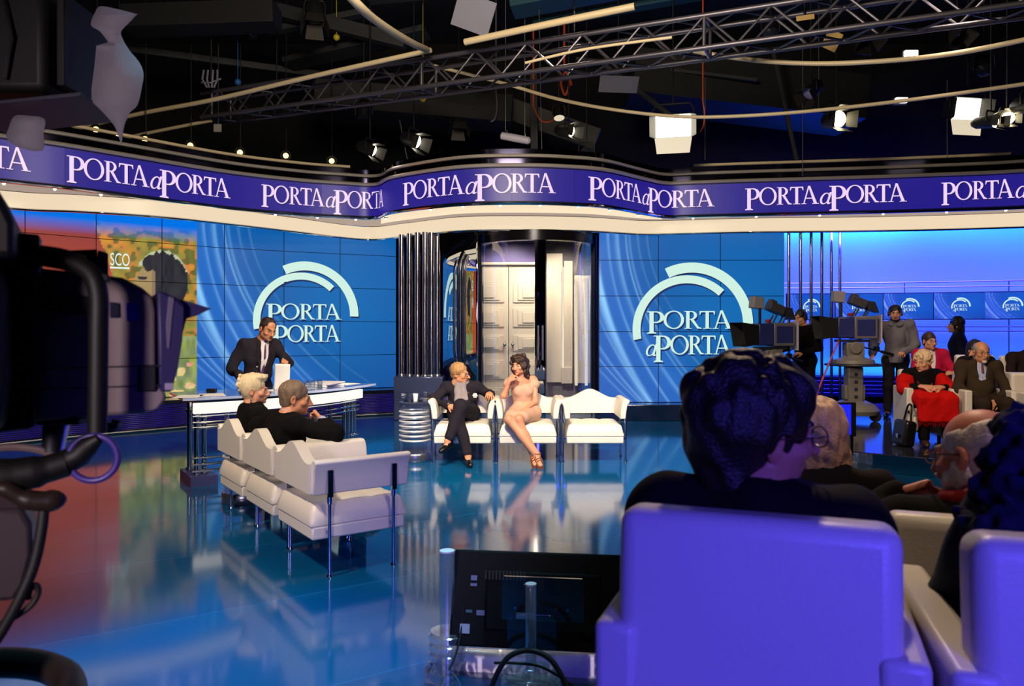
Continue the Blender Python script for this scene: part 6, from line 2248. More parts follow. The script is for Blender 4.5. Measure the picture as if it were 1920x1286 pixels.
def hair_cap(t, H, m, lo=None, h=0.005, thick=.010, front=.045, low=-.02, back=-.055, extra=None, cut=None, ripple=(.003, 120), seed=5, name='hair', thin=1.0):
    """close cap of hair: skull pushed out, face and ears cut free"""
    k = H.k
    c = H.p(0, 0, 0)
    f = Field(c - .26 * k, c + .26 * k, h)
    E = lambda x, y, z, rx, ry, rz, kk=0.012, op='add': f.ell(H.p(x, y, z), np.array([rx * H.w, ry, rz]) * k, kk * k, op, H.M)
    E(0, -.018 - thick * .9, .034 + thick * .4, .074 + thick, .094 + thick * .9, .083 + thick)
    E(0, -.050, -.034, .060 + thick * .4, .054 + thick * .5, .056, .03)
    if extra:
        extra(f, H, E)
    if ripple:
        f.ripple(ripple[0], ripple[1], seed, (1, 1, 0.45))
    # free the face
    E(0, .105, -.055 + front - .045, .072, .075, .085 + .0, .008, 'cut')
    E(0, .06, -.11, .085, .085, .075, .01, 'cut')
    E(0, -.01, back - .10, .12, .13, .07, .01, 'cut')
    for s_ in (-1, 1):
        E(s_ * .092, .004, -.028, .020, .024, .036, .008, 'cut')
    if cut:
        cut(f, H, E)
    return f.mesh(name, m, t, smooth_iter=0)

def spectacles(t, H, m, r=.021, lens=None):
    mb = MB()
    M3 = Matrix(H.M.tolist())
    for s_ in (-1, 1):
        c = H.p(s_ * .034, .108, -.004)
        pts = [Vector(c) + M3 @ Vector((r * 1.1 * math.cos(2 * PI * i / 20), 0, r * .82 * math.sin(2 * PI * i / 20))) * H.k for i in range(20)]
        mb.tube(pts, .0018, 6, closed=True)
        mb.tube([Vector(H.p(s_ * .057, .106, 0.002)), Vector(H.p(s_ * .079, .06, .002)), Vector(H.p(s_ * .084, -.01, -.002)), Vector(H.p(s_ * .082, -.03, -.02))], .0018, 6)
    mb.tube([Vector(H.p(-.013, .110, .0)), Vector(H.p(0, .113, .003)), Vector(H.p(.013, .110, .0))], .0018, 6)
    mb.build('spectacles', m, t)

def sit(seat=.44, **kw):
    """a seated pose; seat is the height of the cushion"""
    z = seat
    J = dict(hip=(0, -.06, z + .10), chest=(0, -.12, z + .40), neck=(0, -.11, z + .60), head=(0, -.05, z + .755),
             shL=(-.185, -.12, z + .545), shR=(.185, -.12, z + .545), elL=(-.25, -.02, z + .28), elR=(.25, -.02, z + .28),
             wrL=(-.14, .20, z + .20), wrR=(.14, .20, z + .20), hdL=(.5, .8, -.2), hdR=(-.5, .8, -.2), hbL=(-.2, 0, 1), hbR=(.2, 0, 1),
             hpL=(-.09, -.02, z + .09), hpR=(.09, -.02, z + .09), knL=(-.12, .40, z + .08), knR=(.12, .40, z + .08),
             anL=(-.12, .42, .09), anR=(.12, .42, .09), toL=(-.13, .56, .03), toR=(.13, .56, .03))
    J.update(kw)
    return J

def stand(**kw):
    J = dict(hip=(0, 0, .93), chest=(0, 0, 1.25), neck=(0, -.01, 1.46), head=(0, .03, 1.61),
             shL=(-.19, 0, 1.41), shR=(.19, 0, 1.41), elL=(-.25, -.02, 1.12), elR=(.25, -.02, 1.12),
             wrL=(-.25, .10, .87), wrR=(.25, .10, .87), hdL=(0, .2, -1), hdR=(0, .2, -1), hbL=(-1, 0, 0), hbR=(1, 0, 0),
             hpL=(-.09, 0, .88), hpR=(.09, 0, .88), knL=(-.10, .02, .48), knR=(.10, .02, .48),
             anL=(-.11, -.02, .09), anR=(.11, -.02, .09), toL=(-.13, .12, .03), toR=(.13, .12, .03))
    J.update(kw)
    return J
# ================================================================== THE PEOPLE
SK_TAN = SKIN('skin_tan', rgb(206, 142, 104))
SK_PINK = SKIN('skin_pink', rgb(214, 154, 124))
SK_PALE = SKIN('skin_pale', rgb(206, 146, 114))
BLACKCLOTH = clothmat('black_wool', rgb(13, 12, 14))
NAVYSUIT = clothmat('dark_suit', rgb(36, 33, 42))
HOSTSUIT = clothmat('charcoal_suit', rgb(38, 35, 44))
BROWNSUIT = clothmat('brown_tweed', rgb(58, 46, 36), scale=40, vary=0.2)
SHIRTW = clothmat('white_shirt', rgb(226, 220, 224), bump=0.05)
SHIRTB = clothmat('pale_blue_shirt', rgb(170, 178, 214), bump=0.05)
SHOEBLACK = mat('black_shoe', rgb(12, 11, 12), 0.3)
GREYBROW = mat('grey_brow', rgb(120, 105, 92), 0.7)
GOLD = mat('gold', rgb(220, 170, 80), 0.25, 1.0)
SILVER = mat('silver', rgb(215, 215, 220), 0.2, 1.0)
SPECS = mat('spectacle_frame', rgb(60, 42, 34), 0.3)

# ---------- presenter behind the desk
J = stand(hip=(0, -.02, .92), chest=(-.0, .08, 1.22), neck=(-.03, .12, 1.425), head=(-.055, .205, 1.560), hrot=(6, -24, -4),
          shL=(-.180, .10, 1.365), shR=(.180, .07, 1.37), elL=(-.255, .28, 1.165), elR=(.29, .03, 1.09), wrL=(-.120, .50, 1.205), wrR=(.20, .30, .945),
          hdL=(.45, .80, -.30), hbL=(-.35, .3, .9), hoL=dict(curl=62, thumb=25), hdR=(-.25, .75, -.5), hbR=(.2, .4, .9))
t, A, H, lo, hi = make_person('man in a dark suit and purple tie standing behind the desk, lifting a sheet', (-2.98, 9.0, 0), R(-138), J,
                              dict(skin=SK_TAN, brow=mat('brown_brow', rgb(60, 40, 28), 0.7), jaw=1.15, hk=1.04, hw=1.06))
jacket(t, A, lo, hi, HOSTSUIT, opening=.20, hem=.10, shirt=SHIRTW, tie=mat('purple_tie', rgb(74, 40, 92), 0.6), fwd=(-.02, .94, -.2), cuffs='LR', belly=.02, fold=.008, shoulder=.056)
trousers(t, A, lo, hi, HOSTSUIT, h=.008)
shoes(t, A, SHOEBLACK, h=.008)
hair_cap(t, H, hairmat('brown_hair', rgb(46, 30, 20)), thick=.006, front=.078,
         cut=lambda f, H, E: E(0, .090, .075, .062, .050, .050, .02, 'cut'))
o = MB().sheet(lambda u, v: Vector(((u - .5) * .165, 0.012 * math.sin(3 * v) + 0.006 * math.cos(5 * u), -v * .30)), 8, 12).build('paper_sheet', PAPER, solid=0.0008)
Mh = Matrix.Rotation(R(-138), 3, 'Z')
o.location = Vector((-2.98, 9.0, 0)) + Mh @ Vector((-.035, .615, 1.170))
o.rotation_euler = (0, R(2), R(10))
tag(o, 'white printed sheet held up by the presenter', 'paper')

# ---------- seated man with scarf, legs crossed
J = sit(.44, hip=(.02, -.10, .545), chest=(.03, -.15, .735), neck=(.04, -.10, .895), head=(.05, -.05, 1.022), hrot=(66, -6, 4),
        shL=(-.155, -.10, .845), shR=(.225, -.11, .835), elL=(-.30, -.06, .765), elR=(.375, .02, .705), wrL=(-.315, .16, .800), wrR=(.165, .20, .665),
        hdL=(.1, .85, -.1), hbL=(-.1, .15, 1), hoL=dict(curl=35), hdR=(-.75, .45, -.35), hbR=(.1, .45, .9), hoR=dict(curl=30),
        hpL=(-.08, -.02, .55), hpR=(.10, -.02, .545), knL=(.015, .40, .665), knR=(.05, .40, .53), anL=(.15, .50, .285), anR=(-.07, .46, .10),
        toL=(.215, .60, .19), toR=(-.105, .60, .03))
t, A, H, lo, hi = make_person('old man with glasses, grey scarf and dark suit sitting cross-legged, head turned aside', (-.575, 9.28, 0), PI, J,
                              dict(skin=SK_TAN, brow=GREYBROW, jaw=1.1, nose=1.15, hk=1.02, lr=.95))
jacket(t, A, lo, hi, NAVYSUIT, opening=.22, hem=.02, shirt=clothmat('grey_shirt', rgb(150, 142, 146)), fwd=(0, .97, .2), cuffs='R', belly=.02, fold=.007)
trousers(t, A, lo, hi, NAVYSUIT, r=(.095, .078, .060), fold=.006, to=.88)
shoes(t, A, SHOEBLACK)
f = Field(lo, hi, .0065)
for s_ in 'LR':
    f.cone(A['kn' + s_] * .25 + A['an' + s_] * .75, A['an' + s_] - np.array([0, 0, .03]), .047, .043, .01)
f.mesh('socks', BLACKCLOTH, t)
hair_cap(t, H, hairmat('faded_blond_hair', rgb(172, 132, 84)), thick=.012, front=.060, ripple=(.004, 130))
spectacles(t, H, SPECS)
nk, ch = A['neck'], A['chest']
f = Field(nk - .28, nk + .22, .006)
for k in range(3):
    pts_ = [nk + np.array([.075 * math.sin(a), .015 + .070 * math.cos(a), -.03 + .025 * k + .012 * math.cos(a + k)]) for a in np.linspace(0, 2 * PI, 15)]
    for a_, b_ in zip(pts_, pts_[1:]):
        f.cone(a_, b_, .026, .026, .012)
f.cone(nk + np.array([-.02, .085, -.02]), ch + np.array([-.035, .165, -.06]), .040, .052, .02, flat=((0, 1, 0), .5))
f.cone(nk + np.array([.035, .085, -.02]), ch + np.array([.050, .165, -.09]), .036, .046, .02, flat=((0, 1, 0), .5))
f.ripple(.006, 70, 4, (1, 1, .5))
f.mesh('scarf', clothmat('grey_scarf', rgb(148, 140, 142), scale=60, vary=.25), t, smooth_iter=1)
mb = MB()
for k in range(6):
    a = k * PI / 3
    mb.sphere((-.135 + .020 * math.cos(a), .062, .765 + .020 * math.sin(a)), (.012, .006, .012), 10, 6)
mb.sphere((-.135, .066, .765), .010, 10, 6)
mb.build('brooch', mat('pearl_white', rgb(225, 220, 222), 0.3), t)
MB().sphere((-.055, .085, .80), (.010, .006, .012), 10, 6).build('badge', GOLD, t)

# ---------- woman in the pale dress
J = sit(.44, hip=(.03, -.08, .555), chest=(.05, -.07, .80), neck=(.075, -.05, .985), head=(.105, -.005, 1.120), hrot=(-28, -4, 6),
        shL=(-.085, -.09, .935), shR=(.215, -.01, .925), elL=(-.095, .03, .690), elR=(.285, .10, .765), wrL=(.075, .23, .590), wrR=(.215, .115, .945),
        hdL=(.85, .45, -.25), hbL=(.1, .3, 1), hoL=dict(curl=22), hdR=(-.62, -.12, .80), hbR=(.45, .75, .5), hoR=dict(curl=80, thumb=30),
        hpL=(-.05, 0, .545), hpR=(.12, .02, .545), knL=(.110, .42, .525), knR=(.225, .42, .520), anL=(-.060, .47, .125), anR=(-.100, .52, .130),
        toL=(-.075, .60, .035), toR=(-.130, .64, .035))
t, A, H, lo, hi = make_person('woman with dark wavy hair in a pale sleeveless dress, chin resting on her hand', (.185, 9.28, 0), PI, J,
                              dict(skin=SK_PALE, brow=IRIS, female=True, jaw=.88, nose=.9, bw=.82, lr=.86, hk=.97, handk=.9))
f = Field(lo, hi, .0065)
f.cone(A['hip'], A['chest'], .118, .118, .05, flat=((0, 1, 0), .82))
f.ell(A['chest'] + np.array([0, .015, .0]), (.138, .108, .135), .05)
for s_ in (-1, 1):
    f.ell(A['chest'] + np.array([s_ * .058, .085, .005]), (.058, .050, .055), .03)
f.ell(A['hip'], (.160, .128, .125), .05)
for s_ in 'LR':
    f.cone(A['hip'], A['hp' + s_], .125, .108, .05)
    f.cone(A['hp' + s_], A['hp' + s_] * .28 + A['kn' + s_] * .72, .106, .082, .04)
    f.cone(A['sh' + s_] * .7 + A['neck'] * .3 - np.array([0, 0, .01]), A['sh' + s_] + (A['el' + s_] - A['sh' + s_]) * .18, .055, .066, .03)
f.ripple(.004, 30, 8)
f.ell(A['neck'] + np.array([.02, .06, .0]), (.085, .10, .105), .01, 'cut')
f.cone(A['neck'], A['neck'] + np.array([0, 0, .2]), .075, .09, .01, 'cut')
f.mesh('dress', clothmat('cream_pink_satin', rgb(198, 160, 138), rough=.6, bump=.06), t, smooth_iter=1)
f = Field(A['hip'] - .25, A['hip'] + .30, .006)
c = A['hip'] * .55 + A['chest'] * .45
f.ell(c, (.136, .120, .030), .01)
f.mesh('belt', clothmat('beige_belt', rgb(196, 160, 120), rough=.5), t)
def wav(f, H, E):
    for s_ in (-1, 1):
        E(s_ * .072, -.035, -.045, .034, .062, .090, .03)
        E(s_ * .066, -.045, -.120, .034, .050, .045, .03)
    E(0, -.070, -.070, .078, .048, .090, .03)
    E(0, .015, .105, .062, .07, .032, .03)
    r = np.random.RandomState(14)
    for k in range(75):
        a, z = .35 + r.rand() * (2 * PI - .7) + PI / 2, -.155 + .27 * r.rand()
        w = 1.0 if z < .04 else max(.3, 1 - ((z - .04) / .13) ** 2)
        E(.098 * w * math.cos(a), -.030 + .108 * w * math.sin(a), z, .018, .018, .026, .010)
def wavcut(f, H, E):
    E(0, .115, -.030, .060, .070, .085, .01, 'cut')
hair_cap(t, H, hairmat('dark_brown_hair', rgb(48, 28, 22)), thick=.018, front=.066, back=-.20, extra=wav, cut=wavcut, ripple=(.006, 75), seed=9)
SANDAL = mat('bronze_sandal', rgb(120, 66, 44), .35, .2)
for s_ in 'LR':
    a, b = A['an' + s_], A['to' + s_]
    d = nv(b - a); fl = nv((b - a) * np.array([1, 1, 0]))
    mb = MB()
    Mz = Matrix.Rotation(math.atan2(fl[1], fl[0]), 3, 'Z')
    mid = (a + b) / 2
    mb.add([Vector(a) + Mz @ Vector(v) for v in [(-.045, -.030, -.070), (-.045, .030, -.070), (-.045, .030, -.062), (-.045, -.030, -.062)]]
           + [Vector((b[0], b[1], .004)) + Mz @ Vector(v) for v in [(.02, -.036, -.004), (.02, .036, -.004), (.02, .036, .008), (.02, -.036, .008)]],
           [(0, 1, 2, 3), (7, 6, 5, 4), (0, 4, 5, 1), (1, 5, 6, 2), (2, 6, 7, 3), (3, 7, 4, 0)])
    heel = Vector(a) + Mz @ Vector((-.035, 0, -.066))
    mb.cyl(heel, (heel.x, heel.y, 0.001), .013, .008, n=10)
    for q in (.0, .35, .62, .85):
        c = a * (1 - q) + b * q - np.array([0, 0, .015 * (1 - q)])
        rr = .042 - .010 * abs(q - .5)
        mb.ring(c, rr, .0055, 20, 6, Mz @ rot(0, 62 + 10 * q, 0))
    mb.ring(a + np.array([0, 0, .02]), .040, .006, 20, 6)
    mb.build('sandal', SANDAL, t)

# ---------- grey haired man in the middle chair of the left row
CM = G1 + GS * .765
J = sit(.44, hip=(0, -.04, .54), chest=(.0, -.13, .73), neck=(-.01, -.10, .90), head=(-.005, -.04, 1.030), hrot=(-22, -8, 0),
        shL=(-.20, -.13, .845), shR=(.19, -.10, .835), elL=(-.42, -.20, .790), elR=(.375, .13, .790), wrL=(-.60, -.06, .755), wrR=(.105, .125, .862),
        hdL=(-.5, .8, -.2), hbL=(0, .2, 1), hdR=(-.78, -.25, .58), hbR=(.35, .75, .5), hoR=dict(curl=70, thumb=30))
t, A, H, lo, hi = make_person('grey-haired man in a black jacket seen from behind, fist at his chin', CM, GR, J,
                              dict(skin=SK_TAN, brow=GREYBROW, jaw=1.12, hk=1.06, lr=1.05))
jacket(t, A, lo, hi, BLACKCLOTH, opening=.14, shirt=SHIRTB, cuffs='R', hem=.02, fwd=(0, .98, .1), fold=.006, sl_r=(.072, .062, .048))
trousers(t, A, lo, hi, BLACKCLOTH, h=.009)
shoes(t, A, SHOEBLACK, h=.008)
hair_cap(t, H, hairmat('grey_brown_hair', rgb(124, 104, 84), scale=60), thick=.009, front=.058, back=-.032, ripple=(.0025, 150))

# ---------- woman with the blond chignon, far chair of the left row
CW = G1 + GS * 1.53
J = sit(.44, hip=(0, -.04, .54), chest=(-.03, -.13, .74), neck=(-.045, -.13, .905), head=(-.050, -.105, 1.045), hrot=(-30, -4, 2),
        shL=(-.20, -.13, .845), shR=(.12, -.13, .845), elL=(-.27, .02, .68), elR=(.24, .03, .68), wrL=(-.12, .22, .62), wrR=(.10, .24, .62))
t, A, H, lo, hi = make_person('woman with a curled blond chignon and black dress seen from behind', CW, GR, J,
                              dict(skin=SK_PINK, brow=GREYBROW, female=True, jaw=.92, lr=.92, bw=.9))
jacket(t, A, lo, hi, BLACKCLOTH, opening=None, hem=.02, name='dress', fold=.004)
trousers(t, A, lo, hi, BLACKCLOTH, h=.009, name='skirt')
shoes(t, A, SHOEBLACK, h=.008)
BLOND = hairmat('platinum_hair', rgb(228, 208, 170), scale=40)
def bun(f, H, E):
    E(0, -.085, .045, .066, .050, .075, .03)
    E(0, .02, .110, .060, .075, .028, .03)
    r = np.random.RandomState(4)
    for k in range(22):
        a, b = r.rand() * 2 * PI, r.rand()
        E(.055 * math.cos(a), -.115 - .020 * r.rand(), .055 + .080 * math.sin(a) * (.4 + .6 * b), .018, .017, .017, .008)
hair_cap(t, H, BLOND, thick=.014, front=.060, back=-.060, extra=bun, ripple=(.003, 120), seed=2)
mb = MB()
for s_ in (-1, 1):
    for k in range(4):
        mb.sphere(H.p(s_ * .088, -.008, -.052 - .014 * k), .006 + .001 * k, 10, 8)
mb.build('earrings', SILVER, t)

# ---------- near man with bushy dark hair
J = sit(.44, hip=(0, .02, .50), chest=(.01, -.02, .66), neck=(.0, -.01, .865), head=(-.005, .02, .985), hrot=(-56, -4, 6),
        shL=(-.205, -.01, .795), shR=(.178, -.02, .785), elL=(-.19, .14, .60), elR=(.15, .14, .60), wrL=(-.12, .30, .56), wrR=(.12, .30, .56),
        hpL=(-.10, .05, .50), hpR=(.10, .05, .50))
t, A, H, lo, hi = make_person('man with bushy dark hair and glasses in black, close by from behind', C1, AR, J,
                              dict(skin=SKIN('skin_shade', rgb(186, 124, 96)), brow=IRIS, hk=1.10, jaw=1.1, nose=1.1), h=.006)
jacket(t, A, lo, hi, BLACKCLOTH, opening=None, hem=.0, fold=.005, h=.006, sl_r=(.072, .060, .045), shoulder=.066)
trousers(t, A, lo, hi, BLACKCLOTH, h=.010)
shoes(t, A, SHOEBLACK, h=.009)
def bushy(f, H, E):
    E(0, -.035, .050, .096, .112, .070, .03)
    E(0, -.065, -.02, .088, .078, .085, .03)
    E(0, -.060, -.100, .066, .052, .050, .03)
    E(0, .040, .085, .074, .060, .034, .03)
    E(-.062, .0, -.02, .030, .048, .06, .02)
    r = np.random.RandomState(11)
    for k in range(120):
        a, b = r.rand() * 2 * PI, (r.rand() - .35) * PI * .75
        x, y, z = .094 * math.cos(a) * math.cos(b), -.035 + .112 * math.sin(a) * math.cos(b), .035 + .082 * math.sin(b)
        if y > .055 and z < .07:
            continue
        E(x, y, z, .014, .014, .026, .010)
def bushycut(f, H, E):
    E(0, .12, -.03, .070, .070, .088, .01, 'cut')
hair_cap(t, H, hairmat('black_brown_hair', rgb(24, 13, 11), rough=.5), thick=.016, front=.055, back=-.20, extra=bushy, cut=bushycut, ripple=(.005, 95), seed=6)
spectacles(t, H, SPECS, .023)

# ---------- long blond hair in the row below
J = sit(.44, hip=(0, -.02, .54), chest=(0, -.06, .80), neck=(0, -.05, 1.01), head=(0, .0, 1.155), hrot=(-30, 0, 0),
        shL=(-.18, -.06, .945), shR=(.18, -.06, .945))
t, A, H, lo, hi = make_person('person with long straight blond hair seen from behind the near man', C7, R(-10), J,
                              dict(skin=SK_PINK, female=True, jaw=.9, lr=.92), h=.008)
jacket(t, A, lo, hi, clothmat('dark_cardigan', rgb(30, 26, 30)), opening=None, fold=.004, h=.008)
trousers(t, A, lo, hi, BLACKCLOTH, h=.010)
shoes(t, A, SHOEBLACK, h=.009)
def longhair(f, H, E):
    E(0, -.050, -.06, .088, .072, .12, .04)
    E(0, -.062, -.19, .086, .050, .11, .04)
    for s_ in (-1, 1):
        E(s_ * .074, .0, -.10, .026, .045, .13, .03)
hair_cap(t, H, hairmat('golden_blond_hair', rgb(226, 184, 120), scale=30), thick=.016, front=.062, back=-.45, extra=longhair, ripple=(.005, 120), seed=12)

# ---------- bald man with white beard
J = sit(.44, hip=(0, -.04, .52), chest=(.01, -.06, .68), neck=(.015, -.03, .845), head=(.012, .02, .985), hrot=(46, -10, 4),
        shL=(-.185, -.02, .775), shR=(.205, -.06, .775), elL=(-.285, .08, .745), elR=(.27, .08, .55), wrL=(-.175, .125, .835), wrR=(.14, .28, .54),
        hdL=(.80, .12, .30), hbL=(-.2, .45, .85), hoL=dict(curl=45))
t, A, H, lo, hi = make_person('bald man with white hair fringe, beard and red collar, seen from behind', C2, AR, J,
                              dict(skin=SKIN('skin_ruddy', rgb(206, 128, 108)), brow=GREYBROW, hk=1.06, jaw=1.08, nose=1.05), h=.006)
jacket(t, A, lo, hi, BLACKCLOTH, opening=None, fold=.004, h=.0065)
trousers(t, A, lo, hi, BLACKCLOTH, h=.010)
shoes(t, A, SHOEBLACK, h=.009)
def fringe_cut(f, H, E):
    E(0, .030, .112, .092, .118, .058, .03, 'cut')
def fringe(f, H, E):
    E(0, -.070, -.045, .062, .046, .060, .03)
WHITEHAIR = hairmat('white_hair', rgb(214, 198, 196), scale=40)
hair_cap(t, H, WHITEHAIR, thick=.0055, front=.066, back=-.09, extra=fringe, cut=fringe_cut, ripple=(.003, 150), seed=3)
c = H.p(0, 0, 0)
f = Field(c - .2, c + .2, .0055)
E = lambda x, y, z, rx, ry, rz, kk=0.012, op='add': f.ell(H.p(x, y, z), np.array([rx, ry, rz]) * H.k, kk, op, H.M)
E(0, .058, -.098, .044, .042, .030)
for s_ in (-1, 1):
    E(s_ * .052, .028, -.072, .020, .040, .040)
    E(s_ * .064, -.002, -.045, .014, .030, .040)
E(0, .098, -.054, .026, .012, .008)
f.ripple(.003, 130, 7)
E(0, .110, -.068, .020, .016, .008, .004, 'cut')
f.mesh('beard', WHITEHAIR, t)
spectacles(t, H, GOLD)
nk = A['neck']
f = Field(nk - .2, nk + .2, .006)
for a_, b_ in zip(np.linspace(0, 2 * PI, 17)[:-1], np.linspace(0, 2 * PI, 17)[1:]):
    P_ = lambda a: nk + np.array([.082 * math.sin(a), .012 + .078 * math.cos(a), .012 - .02 * math.cos(a)])
    f.cone(P_(a_), P_(b_), .024, .024, .01)
f.ripple(.004, 60, 5)
f.mesh('red_scarf', clothmat('dark_red_wool', rgb(110, 22, 28)), t, smooth_iter=1)
w = A['wrL']; d = nv(A['wrL'] - A['elL'])
u_, v_ = frame_of(d)
mb = MB().tube([Vector(w) + u_ * .036 * math.cos(2 * PI * i / 18) + v_ * .036 * math.sin(2 * PI * i / 18) for i in range(18)], .006, 8, closed=True)
mb.build('bracelet', GOLD, t)

# ---------- woman with the ruffled scarf, at the right edge
J = sit(.44, hip=(.03, -.02, .54), chest=(.03, .02, .72), neck=(.015, .05, .905), head=(.12, .09, 1.07), hrot=(40, 0, 0),
        shL=(-.075, .07, .845), shR=(.27, .02, .85), elL=(-.165, .14, .59), elR=(.33, .14, .60), wrL=(-.06, .34, .57), wrR=(.16, .34, .57))
t, A, H, lo, hi = make_person('person in a dark teal coat and ruffled blue scarf at the right edge', C3, R(-17), J,
                              dict(skin=SK_PINK, female=True, jaw=.9, lr=.95), h=.0075)
jacket(t, A, lo, hi, clothmat('teal_quilt', rgb(22, 40, 58), rough=.6), opening=None, fold=.006, name='coat', sl_r=(.078, .070, .052), shoulder=.07, h=.0065)
trousers(t, A, lo, hi, BLACKCLOTH, h=.010)
shoes(t, A, SHOEBLACK, h=.009)
hair_cap(t, H, hairmat('dark_brown_hair', rgb(48, 28, 22)), thick=.014, front=.062, back=-.14, ripple=(.004, 100))
nk = A['neck']
f = Field(nk - .34, nk + .26, .0065)
r = np.random.RandomState(21)
for k in range(4):
    P_ = lambda a: nk + np.array([(.105 + .012 * k) * math.sin(a) - .01 * k, (.105 + .008 * k) * math.cos(a), .085 - .055 * k + .018 * math.sin(3 * a + k)])
    aa = np.linspace(0, 2 * PI, 26)
    for a_, b_ in zip(aa, aa[1:]):
        f.cone(P_(a_), P_(b_), .030 + .008 * math.sin(7 * a_ + k), .030 + .008 * math.sin(7 * b_ + k), .008)
f.ripple(.006, 75, 15)
f.ripple(.006, 190, 16)
f.mesh('scarf', clothmat('blue_ruffled_scarf', rgb(26, 28, 56), scale=30, vary=.3), t)

# ---------- cameraman in black
J = stand(hip=(0, 0, .90), chest=(0, .03, 1.20), neck=(0, .05, 1.40), head=(0, .10, 1.535), hrot=(0, -14, 0), shL=(-.195, .03, 1.345), shR=(.195, .03, 1.345),
          elL=(-.28, .02, 1.07), elR=(.26, .06, 1.08), wrL=(-.16, .24, .99), wrR=(.14, .30, 1.04), hdL=(.3, .9, 0), hdR=(-.2, .95, 0), hbL=(-.3, 0, 1), hbR=(.3, 0, 1))
J.update(anL=(-.11, -.02, .09), anR=(.11, -.02, .09))
t, A, H, lo, hi = make_person('cameraman in a black shirt standing behind the left pedestal camera', (4.545, 12.0, .20), R(118), J,
                              dict(skin=SK_TAN, brow=IRIS, jaw=1.1), h=.009)
jacket(t, A, lo, hi, BLACKCLOTH, cutz=-.08, opening=None, hem=.02, fold=.006, h=.009, name='shirt')
trousers(t, A, lo, hi, BLACKCLOTH, h=.010)
shoes(t, A, SHOEBLACK, h=.009)
hair_cap(t, H, hairmat('black_brown_hair', rgb(24, 13, 11)), thick=.008, front=.056, h=.007)
def headset(t, H):
    mb = MB()
    mb.tube([Vector(H.p(.092 * math.sin(a), -.02, .035 + .092 * math.cos(a))) for a in np.linspace(-1.8, 1.8, 15)], .007, 8)
    for s_ in (-1, 1):
        mb.cyl(H.p(s_ * .080, -.012, -.01), H.p(s_ * .105, -.012, -.01), .030, n=16)
    mb.tube([Vector(H.p(.095, -.005, -.02)), Vector(H.p(.085, .06, -.06)), Vector(H.p(.05, .10, -.075))], .004, 6)
    mb.build('headset', RUBBER, t)
headset(t, H)

# ---------- cameraman in the grey hooded top
J = stand(wrL=(-.12, .30, 1.00), wrR=(.30, .26, .96), elL=(-.27, .04, 1.12), elR=(.30, .02, 1.10), hdL=(.2, .95, 0), hdR=(0, .9, -.3), hbL=(-.3, 0, 1), hbR=(.5, 0, .8),
          head=(0, .05, 1.60), hrot=(6, -6, 0))
t, A, H, lo, hi = make_person('bearded cameraman in a grey hooded top beside the right pedestal camera', (5.90, 11.9, .20), R(150), J,
                              dict(skin=SK_TAN, brow=IRIS, jaw=1.1, bw=1.05), h=.009)
GREYHOOD = clothmat('grey_sweat', rgb(112, 106, 112))
hoodie = jacket(t, A, lo, hi, GREYHOOD, cutz=-.09, opening=None, hem=.03, fold=.008, h=.009, name='hooded_top', bw=.98, sl_r=(.078, .068, .05))
nk = A['neck']
f = Field(nk - .26, nk + .22, .008)
for a_, b_ in zip(np.linspace(.5, 2 * PI - .5, 15)[:-1], np.linspace(.5, 2 * PI - .5, 15)[1:]):
    P_ = lambda a: nk + np.array([.10 * math.sin(a), .02 + .09 * math.cos(a), -.015 - .03 * math.cos(a)])
    f.cone(P_(a_), P_(b_), .034, .034, .015)
f.mesh('hood', GREYHOOD, hoodie, smooth_iter=1)
trousers(t, A, lo, hi, clothmat('dark_trousers', rgb(28, 26, 30)), h=.010)
shoes(t, A, SHOEBLACK, h=.009)
hair_cap(t, H, hairmat('black_brown_hair', rgb(24, 13, 11)), thick=.008, front=.054, h=.007)
c = H.p(0, 0, 0)
f = Field(c - .2, c + .2, .007)
E = lambda x, y, z, rx, ry, rz, kk=0.012, op='add': f.ell(H.p(x, y, z), np.array([rx, ry, rz]) * H.k, kk, op, H.M)
E(0, .062, -.098, .040, .036, .024)
for s_ in (-1, 1):
    E(s_ * .050, .030, -.075, .014, .034, .032)
f.mesh('beard', MATS['black_brown_hair'], t)
headset(t, H)

# ---------- woman in the red shawl
J = sit(.44, hip=(0, -.06, .53), chest=(0, -.10, .70), neck=(0, -.06, .845), head=(.01, -.02, .960), hrot=(-46, -8, 0),
        shL=(-.165, -.09, .795), shR=(.165, -.09, .795), elL=(-.25, .06, .64), elR=(.25, .06, .64), wrL=(-.095, .285, .675), wrR=(.095, .285, .680),
        hdL=(.85, .3, -.05), hdR=(-.85, .3, -.05), hbL=(-.1, .5, .9), hbR=(.1, .5, .9), toL=(-.13, .55, .03), toR=(.13, .55, .03))
t, A, H, lo, hi = make_person('old woman with curly white hair wrapped in a red shawl, hands folded', (FR[0][0], FR[0][1], .20), RA, J,
                              dict(skin=SK_PINK, brow=GREYBROW, female=True, jaw=1.0, lr=.95, hk=1.02), h=.0075)
jacket(t, A, lo, hi, BLACKCLOTH, opening=None, fold=.004, name='black_top', sleeve=.8, h=.0075)
trousers(t, A, lo, hi, BLACKCLOTH, h=.008, name='trousers')
shoes(t, A, mat('brown_shoe', rgb(60, 36, 24), .4), h=.008)
REDWOOL = clothmat('red_wool', rgb(196, 16, 14), scale=30, vary=.12)
f = Field(lo, hi, .0075)
for s_ in 'LR':
    f.cone(A['sh' + s_] * .9 + A['neck'] * .1 - np.array([0, .03, -.01]), A['sh' + s_] * .55 + A['el' + s_] * .45, .070, .088, .04)
    f.cone(A['sh' + s_] * .45 + A['el' + s_] * .55, A['el' + s_] + np.array([0, .03, .0]), .088, .082, .04)
    f.cone(A['el' + s_] + np.array([0, .05, .02]), np.array([.12 * (1 if s_ == 'R' else -1), .220, .555]), .070, .050, .03)
f.ell(np.array([0, .20, .545]), (.17, .10, .075), .04)
